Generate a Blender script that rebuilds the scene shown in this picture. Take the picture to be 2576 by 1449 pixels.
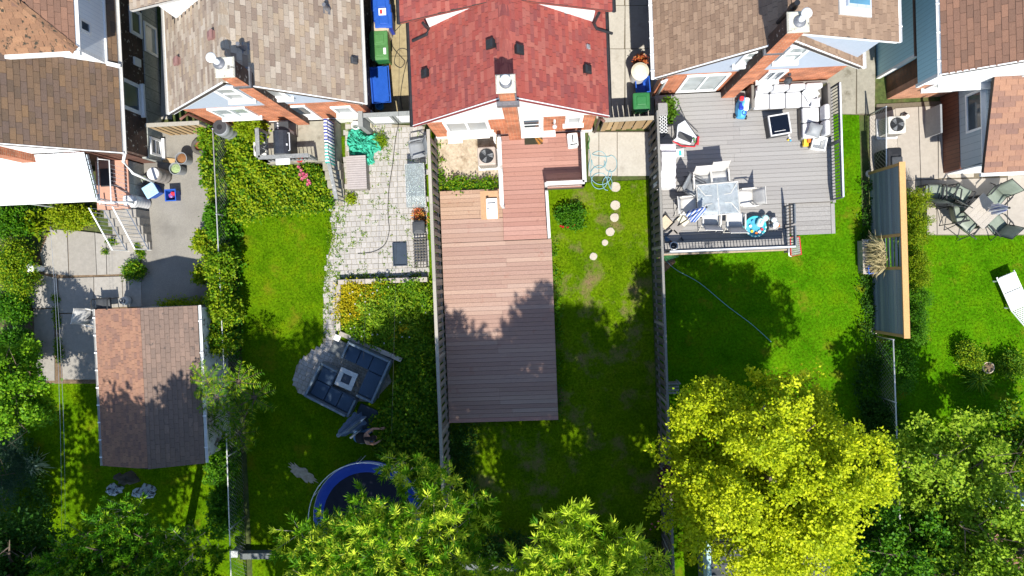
import bpy, math, random
import numpy as np
from mathutils import Vector, Matrix
RND = random.Random(7)
NR = np.random.default_rng(11)
sc = bpy.context.scene
for o in list(bpy.data.objects):
    bpy.data.objects.remove(o, do_unlink=True)
COL = sc.collection
R = math.radians
# ------------------------------------------------------------------ camera
# the drone hangs above the origin, looking almost straight down
F, CX, CY, CH = 1718.0, 1288.0, 724.5, 23.3          # photo measured on a 2576 x 1449 grid
_n = np.array([(1365 - CX) / F, -(690 - CY) / F, -1.0]); _n /= np.linalg.norm(_n)
_t = np.array([0, 0, -1.0]); _v = np.cross(_n, _t)
_K = np.array([[0, -_v[2], _v[1]], [_v[2], 0, -_v[0]], [-_v[1], _v[0], 0]])
_R = np.eye(3) + _K + _K @ _K / (1 + _n @ _t)
_a = R(-2.2)
CAMR = np.array([[math.cos(_a), -math.sin(_a), 0], [math.sin(_a), math.cos(_a), 0], [0, 0, 1]]) @ _R
cam_d = bpy.data.cameras.new('camera'); cam = bpy.data.objects.new('camera', cam_d); COL.objects.link(cam)
cam_d.sensor_width = 36; cam_d.lens = 36 * F / 2576; cam_d.clip_end = 500
m4 = np.eye(4); m4[:3, :3] = CAMR; m4[2, 3] = CH
cam.matrix_world = Matrix(m4.tolist()); sc.camera = cam
# ------------------------------------------------------------------ light
SH = Vector((-0.07, 0.66, -1.0)).normalized()        # the way sunlight travels
sun_d = bpy.data.lights.new('sun', 'SUN'); sun_d.energy = 4.8; sun_d.angle = R(0.7); sun_d.color = (1, .955, .87)
sun = bpy.data.objects.new('sun', sun_d); COL.objects.link(sun)
sun.rotation_euler = SH.to_track_quat('-Z', 'Y').to_euler(); sun.location = (0, -20, 30)
w = bpy.data.worlds.new('World'); sc.world = w; w.use_nodes = True
nt = w.node_tree; sky = nt.nodes.new('ShaderNodeTexSky'); sky.sky_type = 'NISHITA'; sky.sun_disc = False
sky.sun_elevation = math.asin(-SH.z); sky.sun_rotation = math.atan2(-SH.x, -SH.y); sky.air_density = 1.0; sky.dust_density = .2; sky.ozone_density = 2.0
nt.links.new(sky.outputs[0], nt.nodes['Background'].inputs[0]); nt.nodes['Background'].inputs[1].default_value = 0.14
vs = sc.view_settings; vs.view_transform = 'Standard'; vs.look = 'None'; vs.gamma = 1; vs.use_curve_mapping = False
vs.exposure = 0.8
# ------------------------------------------------------------------ pixels to places
def ray(u, v): return CAMR @ np.array([(u - CX) / F, -(v - CY) / F, -1.0])
def P(u, v, z=0.0):
    d = ray(u, v); k = (z - CH) / d[2]; return Vector((d[0] * k, d[1] * k, z))
def PL(pts, z=0.0): return [P(u, v, z) for u, v in pts]
def Q(p):
    d = CAMR.T @ np.array([p[0], p[1], p[2] - CH]); return CX - F * d[0] / d[2], CY + F * d[1] / d[2]
# ------------------------------------------------------------------ materials
MATS = {}
def _mixrgb(N, L, a, b, f, mode='MIX'):
    m = N.new('ShaderNodeMix'); m.data_type = 'RGBA'; m.blend_type = mode
    for s, x in ((m.inputs[0], f), (m.inputs[6], a), (m.inputs[7], b)):
        if hasattr(x, 'links'): L.new(x, s)
        elif isinstance(x, (int, float)): s.default_value = x
        else: s.default_value = (*x[:3], 1)
    return m.outputs[2]
def _ramp(N, L, fac, cols, const=False):
    r = N.new('ShaderNodeValToRGB'); e = r.color_ramp.elements
    if const: r.color_ramp.interpolation = 'CONSTANT'
    cols = list(cols) * 2 if len(cols) == 1 else cols
    n = len(cols)
    while len(e) < n: e.new(.5)
    for i, c in enumerate(cols):
        e[i].position = i / n if const else (i / (n - 1) if n > 1 else 0); e[i].color = (*c, 1)
    L.new(fac, r.inputs[0]); return r.outputs[0]
def mat(name, cols, rough=.75, ns=5., amt=.25, bump=0., bs=40., metal=0., spec=.35, piece=False, trans=0., stretch=None, fine=None, wear=None, pat=None, alpha=None, emit=None):
    """procedural surface: colour ramp by piece or by noise, blotches, grain and relief in world metres"""
    if name in MATS: return MATS[name]
    if not isinstance(cols[0], (tuple, list)): cols = [cols]
    m = bpy.data.materials.new(name); m.use_nodes = True; MATS[name] = m
    N, L = m.node_tree.nodes, m.node_tree.links; b = N['Principled BSDF']
    geo = N.new('ShaderNodeNewGeometry'); pos = geo.outputs['Position']
    if stretch:
        mp = N.new('ShaderNodeMapping'); mp.inputs['Scale'].default_value = stretch; L.new(pos, mp.inputs[0]); pos = mp.outputs[0]
    oi = N.new('ShaderNodeObjectInfo')
    nz = N.new('ShaderNodeTexNoise'); nz.noise_dimensions = '4D'; nz.inputs['Scale'].default_value = ns; nz.inputs['Detail'].default_value = 5; nz.inputs['Roughness'].default_value = .62
    L.new(pos, nz.inputs['Vector'])
    if piece: L.new(oi.outputs['Random'], nz.inputs['W'])
    if piece:
        at = N.new('ShaderNodeAttribute'); at.attribute_name = 'rnd'
        ad = N.new('ShaderNodeMath'); ad.operation = 'ADD'; L.new(at.outputs['Fac'], ad.inputs[0]); L.new(oi.outputs['Random'], ad.inputs[1])
        fr = N.new('ShaderNodeMath'); fr.operation = 'FRACT'; L.new(ad.outputs[0], fr.inputs[0]); fac = fr.outputs[0]
    else:
        mr = N.new('ShaderNodeMapRange'); mr.inputs[1].default_value = .3; mr.inputs[2].default_value = .7; L.new(nz.outputs[0], mr.inputs[0]); fac = mr.outputs[0]
    col = _ramp(N, L, fac, cols)
    if pat: col = pat(N, L, geo.outputs['Position'], col)
    n2 = N.new('ShaderNodeTexNoise'); n2.inputs['Scale'].default_value = fine or ns * 5; n2.inputs['Detail'].default_value = 6; n2.inputs['Roughness'].default_value = .7; L.new(pos, n2.inputs['Vector'])
    mr2 = N.new('ShaderNodeMapRange'); mr2.inputs[1].default_value = .3; mr2.inputs[2].default_value = .7; mr2.inputs[3].default_value = 1 - amt; mr2.inputs[4].default_value = 1 + amt; L.new(n2.outputs[0], mr2.inputs[0])
    mul = N.new('ShaderNodeVectorMath'); mul.operation = 'SCALE'; L.new(col, mul.inputs[0]); L.new(mr2.outputs[0], mul.inputs['Scale']); col = mul.outputs[0]
    if wear:   # (colour, scale, threshold, softness)
        n3 = N.new('ShaderNodeTexNoise'); n3.inputs['Scale'].default_value = wear[1]; n3.inputs['Detail'].default_value = 7; n3.inputs['Roughness'].default_value = .65; L.new(geo.outputs['Position'], n3.inputs['Vector'])
        m3 = N.new('ShaderNodeMapRange'); m3.inputs[1].default_value = wear[2]; m3.inputs[2].default_value = wear[2] + wear[3]; L.new(n3.outputs[0], m3.inputs[0])
        col = _mixrgb(N, L, col, wear[0], m3.outputs[0])
    L.new(col, b.inputs['Base Color'])
    b.inputs['Roughness'].default_value = rough; b.inputs['Metallic'].default_value = metal; b.inputs['Specular IOR Level'].default_value = spec
    if bump:
        n4 = N.new('ShaderNodeTexNoise'); n4.inputs['Scale'].default_value = bs; n4.inputs['Detail'].default_value = 4; L.new(pos, n4.inputs['Vector'])
        bp = N.new('ShaderNodeBump'); bp.inputs['Strength'].default_value = bump; bp.inputs['Distance'].default_value = .02; L.new(n4.outputs[0], bp.inputs['Height']); L.new(bp.outputs[0], b.inputs['Normal'])
    if trans:
        tr = N.new('ShaderNodeBsdfTranslucent'); L.new(col, tr.inputs[0]); mx = N.new('ShaderNodeMixShader'); mx.inputs[0].default_value = trans
        L.new(b.outputs[0], mx.inputs[1]); L.new(tr.outputs[0], mx.inputs[2]); L.new(mx.outputs[0], N['Material Output'].inputs[0])
    if alpha is not None:
        b.inputs['Transmission Weight'].default_value = alpha; b.inputs['IOR'].default_value = 1.1
    return m
def stripes(axis, period, c2, duty=.5, rot=None):
    def f(N, L, pos, col):
        sp = N.new('ShaderNodeSeparateXYZ')
        if rot:
            mp = N.new('ShaderNodeMapping'); mp.inputs['Rotation'].default_value = rot; L.new(pos, mp.inputs[0]); L.new(mp.outputs[0], sp.inputs[0])
        else: L.new(pos, sp.inputs[0])
        a = N.new('ShaderNodeMath'); a.operation = 'DIVIDE'; a.inputs[1].default_value = period; L.new(sp.outputs[axis], a.inputs[0])
        b = N.new('ShaderNodeMath'); b.operation = 'FRACT'; L.new(a.outputs[0], b.inputs[0])
        c = N.new('ShaderNodeMath'); c.operation = 'GREATER_THAN'; c.inputs[1].default_value = duty; L.new(b.outputs[0], c.inputs[0])
        return _mixrgb(N, L, col, c2, c.outputs[0])
    return f
def brick(name, axis, cols, mortar, speck=None):
    """brickwork on a wall that faces y ('x') or x ('y')"""
    if name in MATS: return MATS[name]
    m = bpy.data.materials.new(name); m.use_nodes = True; MATS[name] = m
    N, L = m.node_tree.nodes, m.node_tree.links; b = N['Principled BSDF']
    geo = N.new('ShaderNodeNewGeometry'); sp = N.new('ShaderNodeSeparateXYZ'); L.new(geo.outputs[0], sp.inputs[0])
    cb = N.new('ShaderNodeCombineXYZ'); L.new(sp.outputs[0 if axis == 'x' else 1], cb.inputs[0]); L.new(sp.outputs[2], cb.inputs[1])
    t = N.new('ShaderNodeTexBrick'); L.new(cb.outputs[0], t.inputs['Vector'])
    t.inputs['Scale'].default_value = 1; t.inputs['Brick Width'].default_value = .215; t.inputs['Row Height'].default_value = .075; t.inputs['Mortar Size'].default_value = .0075
    t.inputs['Color1'].default_value = (*cols[0], 1); t.inputs['Color2'].default_value = (*cols[1], 1); t.inputs['Mortar'].default_value = (*mortar, 1)
    nz = N.new('ShaderNodeTexNoise'); nz.inputs['Scale'].default_value = 3; nz.inputs['Detail'].default_value = 6; L.new(geo.outputs[0], nz.inputs['Vector'])
    mr = N.new('ShaderNodeMapRange'); mr.inputs[1].default_value = .3; mr.inputs[2].default_value = .7; mr.inputs[3].default_value = .65; mr.inputs[4].default_value = 1.3; L.new(nz.outputs[0], mr.inputs[0])
    mul = N.new('ShaderNodeVectorMath'); mul.operation = 'SCALE'; L.new(t.outputs[0], mul.inputs[0]); L.new(mr.outputs[0], mul.inputs['Scale']); col = mul.outputs[0]
    if speck:
        n3 = N.new('ShaderNodeTexNoise'); n3.inputs['Scale'].default_value = 9; n3.inputs['Detail'].default_value = 6; L.new(geo.outputs[0], n3.inputs['Vector'])
        m3 = N.new('ShaderNodeMapRange'); m3.inputs[1].default_value = .62; m3.inputs[2].default_value = .68; L.new(n3.outputs[0], m3.inputs[0]); col = _mixrgb(N, L, col, speck, m3.outputs[0])
    L.new(col, b.inputs['Base Color']); b.inputs['Roughness'].default_value = .85
    bp = N.new('ShaderNodeBump'); bp.inputs['Strength'].default_value = .6; bp.inputs['Distance'].default_value = .01; bp.invert = True
    L.new(t.outputs['Fac'], bp.inputs['Height']); L.new(bp.outputs[0], b.inputs['Normal'])
    return m
def glass(name, tint=(.02, .03, .04)):
    if name in MATS: return MATS[name]
    m = bpy.data.materials.new(name); m.use_nodes = True; MATS[name] = m
    N, L = m.node_tree.nodes, m.node_tree.links; b = N['Principled BSDF']
    nz = N.new('ShaderNodeTexNoise'); nz.inputs['Scale'].default_value = 2.2; geo = N.new('ShaderNodeNewGeometry'); L.new(geo.outputs[0], nz.inputs['Vector'])
    col = _ramp(N, L, nz.outputs[0], [tint, tuple(min(1, x * 3 + .03) for x in tint)]); L.new(col, b.inputs['Base Color'])
    b.inputs['Roughness'].default_value = .06; b.inputs['Specular IOR Level'].default_value = .8
    return m
# ------------------------------------------------------------------ mesh helper
class MB:
    def __init__(s): s.v = []; s.f = []; s.mi = []
    def add(s, vs, fs, mi=0):
        o = len(s.v); s.v += [tuple(p) for p in vs]; s.f += [tuple(i + o for i in f) for f in fs]; s.mi += [mi] * len(fs); return s
    def poly(s, pts, mi=0): return s.add(pts, [tuple(range(len(pts)))], mi)
    def box(s, a, b, mi=0, M=None):
        x0, y0, z0 = (min(p, q) for p, q in zip(a, b)); x1, y1, z1 = (max(p, q) for p, q in zip(a, b))
        vs = [Vector(p) for p in ((x0, y0, z0), (x1, y0, z0), (x1, y1, z0), (x0, y1, z0), (x0, y0, z1), (x1, y0, z1), (x1, y1, z1), (x0, y1, z1))]
        if M is not None: vs = [M @ p for p in vs]
        return s.add(vs, [(3, 2, 1, 0), (4, 5, 6, 7), (0, 1, 5, 4), (1, 2, 6, 5), (2, 3, 7, 6), (3, 0, 4, 7)], mi)
    def cb(s, c, d, rz=0, rx=0, ry=0, mi=0):
        M = Matrix.Translation(c) @ Matrix.Rotation(rz, 4, 'Z') @ Matrix.Rotation(ry, 4, 'Y') @ Matrix.Rotation(rx, 4, 'X')
        return s.box([-x / 2 for x in d], [x / 2 for x in d], mi, M)
    def rbox(s, c, d, r=.03, rz=0, puff=0., mi=0, n=3, rx=0, ry=0):
        """box with rounded plan corners and a bevelled, puffed top"""
        M = Matrix.Translation(c) @ Matrix.Rotation(rz, 4, 'Z') @ Matrix.Rotation(ry, 4, 'Y') @ Matrix.Rotation(rx, 4, 'X')
        hx, hy, hz = (x / 2 for x in d); r = min(r, hx * .95, hy * .95)
        rings = []
        for ins, z in ((r * .6, -hz), (0, -hz + r * .6), (0, hz - r * .7), (r * .35, hz - r * .15), (r, hz)):
            ring = []
            for q, (sx, sy) in enumerate(((1, 1), (-1, 1), (-1, -1), (1, -1))):
                for k in range(n + 1):
                    a = math.pi / 2 * (q + k / n); ring.append((sx * (hx - r) + (r - ins) * math.cos(a), sy * (hy - r) + (r - ins) * math.sin(a), z))
            rings.append(ring)
        if puff: rings.append([(x * .55, y * .55, hz + puff) for x, y, z in rings[-1]])
        s.loft([[M @ Vector(p) for p in g] for g in rings], True, True, mi); return s
    def loft(s, rings, c0=True, c1=True, mi=0, closed=True):
        n = len(rings[0]); vs = [p for g in rings for p in g]; fs = []
        for i in range(len(rings) - 1):
            for j in range(n if closed else n - 1):
                k = (j + 1) % n; fs.append((i * n + j, i * n + k, (i + 1) * n + k, (i + 1) * n + j))
        if c0: fs.append(tuple(range(n))[::-1])
        if c1: fs.append(tuple(range((len(rings) - 1) * n, len(rings) * n)))
        return s.add(vs, fs, mi)
    def prism(s, pts, z0, z1, mi=0):
        pts = [(p[0], p[1]) for p in pts]
        if sum(a[0] * b[1] - b[0] * a[1] for a, b in zip(pts, pts[1:] + pts[:1])) < 0: pts = pts[::-1]
        return s.loft([[(x, y, z0) for x, y in pts], [(x, y, z1) for x, y in pts]], True, True, mi)
    def tube(s, path, r, n=6, mi=0, closed=False, cap=True):
        path = [Vector(p) for p in path]; rs = r if isinstance(r, (list, tuple)) else [r] * len(path); rings = []; up = Vector((0, 0, 1)); m = len(path)
        for i, p in enumerate(path):
            if closed: t = path[(i + 1) % m] - path[i - 1]
            else: t = path[min(i + 1, m - 1)] - path[max(i - 1, 0)]
            if t.length < 1e-9: t = Vector((0, 0, 1))
            t.normalize(); ref = up if abs(t.z) < .93 else Vector((1, 0, 0)); a = t.cross(ref).normalized(); b = t.cross(a)
            rings.append([p + (a * math.cos(2 * math.pi * k / n) + b * math.sin(2 * math.pi * k / n)) * rs[i] for k in range(n)])
        if closed: rings.append(rings[0])
        return s.loft(rings, cap and not closed, cap and not closed, mi)
    def lathe(s, prof, c=(0, 0, 0), n=20, mi=0, M=None, cap0=True, cap1=True):
        rings = [[Vector((c[0] + r * math.cos(2 * math.pi * k / n), c[1] + r * math.sin(2 * math.pi * k / n), c[2] + z)) for k in range(n)] for r, z in prof]
        if M is not None: rings = [[M @ p for p in g] for g in rings]
        return s.loft(rings, cap0, cap1, mi)
    def bar(s, p, q, w, h, mi=0, roll=0):
        p, q = Vector(p), Vector(q); t = (q - p); l = t.length; t.normalize(); ref = Vector((0, 0, 1)) if abs(t.z) < .95 else Vector((0, 1, 0))
        a = ref.cross(t).normalized(); b = t.cross(a); M = Matrix((( t.x, a.x, b.x, p.x), (t.y, a.y, b.y, p.y), (t.z, a.z, b.z, p.z), (0, 0, 0, 1)))
        if roll: M = M @ Matrix.Rotation(roll, 4, 'X')
        return s.box((0, -w / 2, -h / 2), (l, w / 2, h / 2), mi, M)
    def build(s, name, mats, parent=None, smooth=False, world=True, sub=0, bevel=0):
        me = bpy.data.meshes.new(name); me.from_pydata(s.v, [], s.f)
        if not isinstance(mats, (list, tuple)): mats = [mats]
        for m in mats: me.materials.append(m)
        if len(mats) > 1: me.polygons.foreach_set('material_index', s.mi)
        if smooth: me.polygons.foreach_set('use_smooth', [True] * len(me.polygons))
        me.update()
        o = bpy.data.objects.new(name, me); COL.objects.link(o); attach(o, parent, world)
        if bevel: md = o.modifiers.new('edge', 'BEVEL'); md.width = bevel; md.segments = 2; md.limit_method = 'ANGLE'
        if sub: md = o.modifiers.new('round', 'SUBSURF'); md.levels = sub; md.render_levels = sub
        return o
ROOT = {}
def attach(o, parent, world=True):
    """child keeps the coordinates it was built in: world ones, or the thing's own when world is False"""
    if parent is None: return
    o.parent = parent
    if world and parent.name in ROOT: o.matrix_parent_inverse = ROOT[parent.name].inverted()
def tag(o, label=None, cat=None, group=None, kind=None):
    for k, x in (('label', label), ('category', cat), ('group', group), ('kind', kind)):
        if x: o[k] = x
    return o
def thing(name, label, cat, loc=(0, 0, 0), rz=0., group=None):
    o = bpy.data.objects.new(name, None); COL.objects.link(o); o.empty_display_size = .2
    o.location = loc; o.rotation_euler = (0, 0, rz); ROOT[o.name] = Matrix.Translation(loc) @ Matrix.Rotation(rz, 4, 'Z')
    return tag(o, label, cat, group)
def struct(name, mb, m, label=None, **k):
    o = mb.build(name, m, **k); o['kind'] = 'structure'
    if label: o['label'] = label
    return o
def dup(root, loc, rz=0., label=None, group=None):
    r = root.copy(); COL.objects.link(r); r.location = loc; r.rotation_euler = (0, 0, rz)
    ROOT[r.name] = Matrix.Translation(loc) @ Matrix.Rotation(rz, 4, 'Z')
    if label: r['label'] = label
    if group: r['group'] = group
    for ch in list(root.children):
        c = ch.copy(); COL.objects.link(c); c.parent = r
        for g in ch.children:
            d = g.copy(); COL.objects.link(d); d.parent = c
    return r
# ------------------------------------------------------------------ many small faces at once
def facemesh(name, V, mats, rnd, nper=4, parent=None, world=True, smooth=False):
    V = np.asarray(V, dtype=np.float32).reshape(-1, 3); n = len(V); k = n // nper
    me = bpy.data.meshes.new(name); me.vertices.add(n); me.vertices.foreach_set('co', V.ravel())
    me.loops.add(n); me.loops.foreach_set('vertex_index', np.arange(n, dtype=np.int32))
    me.polygons.add(k); me.polygons.foreach_set('loop_start', np.arange(0, n, nper, dtype=np.int32))
    me.materials.append(mats); me.update(calc_edges=True)
    a = me.attributes.new('rnd', 'FLOAT', 'FACE'); a.data.foreach_set('value', np.asarray(rnd, dtype=np.float32))
    if smooth: me.polygons.foreach_set('use_smooth', [True] * k)
    o = bpy.data.objects.new(name, me); COL.objects.link(o); attach(o, parent, world); return o
def unit(a): return a / np.maximum(np.linalg.norm(a, axis=1, keepdims=True), 1e-9)
def leaves(pts, dirs, ln, wd, droop=.25, fold=.2):
    """one folded leaf (a kite) per point: it starts at pts and runs along dirs"""
    n = len(pts); d = unit(dirs); rv = NR.normal(size=(n, 3)) * .45 + np.array([0, 0, 1.]); side = unit(np.cross(d, rv)); up = np.cross(side, d)
    ln = (np.full(n, ln) if np.isscalar(ln) else ln)[:, None] * NR.uniform(.65, 1.25, (n, 1)); wd = (np.full(n, wd) if np.isscalar(wd) else wd)[:, None] * NR.uniform(.7, 1.2, (n, 1))
    mid = pts + d * ln * .45 + up * wd * fold
    V = np.stack([pts, mid + side * wd * .5, pts + d * ln - up * ln * droop * .4, mid - side * wd * .5], axis=1)
    return V
def foliage(name, lumps, n, ln, wd, m, parent=None, shell=.55, clump=.16, per=14, upbias=.2, radial=.6, world=True, squash=1.):
    """leaf clumps spread through a few ellipsoid lumps (cx,cy,cz,rx,ry,rz)"""
    lumps = np.array(lumps, float); vol = (lumps[:, 3] * lumps[:, 4] * lumps[:, 5]) ** .72; k = max(1, n // per)
    pick = NR.choice(len(lumps), size=k, p=vol / vol.sum()); q = unit(NR.normal(size=(k, 3))); rad = (shell + (1 - shell) * NR.random((k, 1))) * NR.uniform(.86, 1.14, (k, 1))
    c = lumps[pick, :3] + q * rad * lumps[pick, 3:]
    c[:, 2] = np.maximum(c[:, 2], .02)
    pts = np.repeat(c, per, axis=0) + NR.normal(size=(k * per, 3)) * clump * np.array([1, 1, .7 * squash]); pts[:, 2] = np.maximum(pts[:, 2], .015)
    dirs = np.repeat(q, per, axis=0) * radial + NR.normal(size=(k * per, 3)) * .6 + np.array([0, 0, upbias])
    rn = np.clip(np.repeat(NR.random(k), per) * .55 + NR.random(k * per) * .45, 0, .999)
    return facemesh(name, leaves(pts, dirs, ln, wd), m, rn, 4, parent, world)
def inpoly(x, y, poly):
    ins = np.zeros(len(x), bool); n = len(poly); j = n - 1
    for i in range(n):
        xi, yi = poly[i][0], poly[i][1]; xj, yj = poly[j][0], poly[j][1]
        ins ^= ((yi > y) != (yj > y)) & (x < (xj - xi) * (y - yi) / (yj - yi + 1e-12) + xi); j = i
    return ins
def scatter(poly, n, avoid=()):
    poly = [(p[0], p[1]) for p in poly]; a = np.array(poly); lo, hi = a.min(0), a.max(0); X = NR.uniform(lo, hi, (int(n * 2.6) + 20, 2)); k = inpoly(X[:, 0], X[:, 1], poly)
    for q in avoid: k &= ~inpoly(X[:, 0], X[:, 1], q)
    return X[k][:n]
def shrub(name, label, cat, u, v, rx, ry, h, n, ln, wd, m, group=None, stem=True, lump=7, base=0., clump=.08, z0=None, upbias=.2):
    """a bush with its stems, standing where its base meets the ground; (u,v) is its mid-height centre in the photo"""
    c = P(u, v, base + h * .5); t = thing(name, label, cat, (c.x, c.y, base), 0, group)
    L = []
    for i in range(lump):
        a = 2 * math.pi * i / lump + RND.random(); k = RND.uniform(.25, .62) if i else 0
        L.append((c.x + rx * k * math.cos(a), c.y + ry * k * math.sin(a), base + h * RND.uniform(.38, .6), rx * RND.uniform(.38, .6), ry * RND.uniform(.38, .6), h * RND.uniform(.3, .42)))
    foliage('foliage', L, n, ln, wd, m, t, clump=clump, upbias=upbias)
    if stem:
        mb = MB()
        for i in range(6):
            a = i * 1.05 + RND.random(); mb.tube([(c.x + .03 * math.cos(a), c.y + .03 * math.sin(a), base - .03), (c.x + rx * .2 * math.cos(a), c.y + ry * .2 * math.sin(a), base + h * .3), (c.x + rx * .5 * math.cos(a), c.y + ry * .5 * math.sin(a), base + h * .62)], [.018, .014, .006], 5)
        mb.build('stem', MATS['bark'], t)
    return t
# ------------------------------------------------------------------ palette
W_ = (.72, .72, .70)
mat('bark', [(.09, .065, .045), (.16, .12, .09)], ns=12, bump=.6)
mat('white_paint', [(.74, .74, .72), (.8, .8, .79)], rough=.5, amt=.05)
mat('white_siding', [(.76, .76, .75), (.8, .8, .8)], rough=.6, amt=.04, pat=stripes(2, .115, (.56, .56, .57), .94))
mat('white_seam', [(.72, .72, .74), (.78, .78, .79)], rough=.5, amt=.05, pat=stripes(2, .6, (.5, .5, .52), .97))
mat('blue_siding', [(.37, .42, .50), (.40, .45, .53)], rough=.6, amt=.06, pat=stripes(2, .1, (.28, .32, .39), .9))
mat('pale_blue_siding', [(.36, .42, .45), (.40, .45, .48)], rough=.6, amt=.06, pat=stripes(1, .22, (.24, .29, .32), .93))
mat('teal_siding', [(.40, .67, .74), (.43, .70, .77)], rough=.55, amt=.05, pat=stripes(1, .13, (.3, .55, .61), .86))
mat('dormer_siding', [(.76, .79, .82), (.79, .82, .84)], rough=.6, amt=.05, pat=stripes(1, .13, (.63, .68, .74), .9))
mat('gutter_grey', [(.42, .41, .39), (.5, .49, .46)], rough=.5, amt=.15)
mat('gutter_black', [(.02, .021, .024), (.035, .035, .04)], rough=.4)
mat('gutter_white', [(.66, .66, .65), (.74, .74, .73)], rough=.45, amt=.1)
mat('flashing', [(.1, .105, .12), (.2, .2, .21)], rough=.5, metal=.3)
mat('concrete', [(.34, .315, .27), (.40, .375, .325)], rough=.9, ns=1.6, amt=.1, bump=.2, bs=60, fine=14, wear=((.25, .225, .185), 2.0, .58, .2))
mat('old_concrete', [(.228, .209, .180), (.266, .246, .216), (.289, .269, .240)], rough=.9, ns=1.2, amt=.13, bump=.25, bs=50, fine=9, wear=((.2, .175, .135), 1.7, .6, .22), piece=True)
mat('cream_concrete', [(.294, .259, .220), (.336, .302, .258)], rough=.9, ns=1.5, amt=.1, bump=.2, bs=60, wear=((.3, .24, .17), 1.4, .62, .2), piece=True)
mat('slab_edge', (.12, .1, .07), rough=.95)
mat('asphalt', [(.185, .172, .15), (.24, .225, .195)], rough=.95, ns=.9, amt=.2, bump=.4, bs=90, fine=30, wear=((.14, .13, .115), .8, .52, .25))
mat('soil', [(.10, .065, .035), (.19, .135, .085)], rough=1, ns=3, amt=.35, bump=.8, bs=30)
mat('sandy_dirt', [(.24, .185, .12), (.40, .335, .25), (.30, .235, .16)], rough=1, ns=2.2, amt=.28, bump=.7, bs=30, wear=((.13, .09, .05), 1.6, .56, .12))
mat('foundation', [(.55, .54, .52), (.66, .65, .62)], rough=.8, amt=.15, ns=3)
mat('block_wall', [(.22, .23, .22), (.30, .31, .29)], rough=.9, ns=2, amt=.2, pat=stripes(2, .2, (.12, .125, .12), .93))
mat('old_block', [(.24, .25, .23), (.33, .34, .31)], rough=.9, ns=4, amt=.25, pat=stripes(1, .4, (.13, .135, .125), .95))
brick('brick_orange_x', 'x', [(.50, .145, .055), (.39, .105, .042)], (.44, .3, .2))
brick('brick_orange_y', 'y', [(.50, .145, .055), (.39, .105, .042)], (.44, .3, .2))
brick('brick_dark_shade_y', 'y', [(.075, .035, .022), (.045, .024, .018)], (.04, .032, .026), speck=(.4, .37, .32))  # dark brick; also paints shade on side faces of orange brickwork
brick('brick_dark_x', 'x', [(.14, .05, .03), (.09, .035, .022)], (.09, .07, .055))
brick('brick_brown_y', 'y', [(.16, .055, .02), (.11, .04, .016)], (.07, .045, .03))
brick('brick_pale_x', 'x', [(.46, .2, .11), (.40, .16, .085)], (.5, .34, .24))
mat('sh_brown', [(.094, .065, .045), (.144, .090, .053), (.112, .077, .060), (.169, .103, .055)], rough=.95, ns=3, amt=.2, piece=True, bump=.4, bs=220, fine=35, wear=((.06, .05, .045), 1.3, .56, .35))
mat('sh_rust', [(.228, .120, .066), (.174, .094, .054), (.264, .144, .078)], rough=.95, ns=3, amt=.22, piece=True, bump=.4, bs=220, fine=35, wear=((.035, .032, .022), 7, .56, .06))
mat('sh_tan', [(0.359, 0.29, 0.219), (0.199, 0.148, 0.114), (0.333, 0.257, 0.177), (0.244, 0.186, 0.142), (0.396, 0.334, 0.265), (0.277, 0.224, 0.168)], rough=.95, ns=3, amt=.15, piece=True, bump=.4, bs=220, fine=35, wear=((.15, .115, .09), 1.0, .56, .45))
mat('sh_red', [(.277, .056, .044), (.211, .049, .044), (.316, .086, .066), (.263, .054, .042), (.291, .067, .049), (.193, .049, .046), (.333, .103, .077), (.277, .060, .047)], rough=.95, ns=3, amt=.15, piece=True, bump=.4, bs=220, fine=35, wear=((.17, .04, .036), 1.1, .55, .45))
mat('sh_umber', [(0.26, 0.172, 0.112), (0.2, 0.131, 0.088), (0.304, 0.207, 0.138), (0.222, 0.146, 0.098)], rough=.95, ns=3, amt=.15, piece=True, bump=.4, bs=220, fine=35, wear=((.14, .1, .072), 1.2, .56, .45))
mat('sh_cocoa', [(.206, .110, .073), (.156, .088, .060), (.237, .125, .080)], rough=.95, ns=3, amt=.18, piece=True, bump=.4, bs=220, fine=35)
mat('sh_terra', [(.240, .126, .086), (.276, .150, .096), (.180, .102, .079), (.300, .162, .102)], rough=.95, ns=3, amt=.18, piece=True, bump=.4, bs=220, fine=35)
mat('sh_slate', [(.190, .132, .103), (.161, .115, .092), (.218, .149, .115)], rough=.95, ns=3, amt=.18, piece=True, bump=.4, bs=220, fine=35, wear=((.07, .06, .055), 5, .6, .1))
mat('sh_under', (.05, .04, .035), rough=.95)
mat('cap_concrete', [(.42, .39, .31), (.52, .49, .41)], rough=.9, ns=5, amt=.2, bump=.3, wear=((.12, .11, .1), 7, .58, .08))
mat('black_plastic', [(.012, .013, .015), (.02, .021, .024)], rough=.45, amt=.1)
mat('dark_grey', [(.035, .038, .042), (.05, .053, .058)], rough=.55, amt=.1)
mat('vent_pink', [(.2, .105, .095), (.22, .12, .105)], rough=.6, amt=.08)
mat('galv', [(.38, .40, .42), (.5, .52, .54)], rough=.35, metal=.7, amt=.12)
mat('aluminium', [(.6, .61, .62), (.7, .71, .72)], rough=.4, metal=.3, amt=.06)
mat('rust', [(.14, .05, .02), (.2, .08, .03)], rough=.9)
glass('glass'); glass('glass_blue', (.03, .09, .13)); glass('glass_pale', (.17, .19, .19))
mat('blind', [(.30, .31, .31), (.34, .35, .35)], rough=.35, amt=.05, pat=stripes(2, .09, (.16, .17, .17), .8))
mat('pink_deck', [(.42, .22, .155), (.46, .25, .18)], rough=.8, amt=.08)
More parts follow.
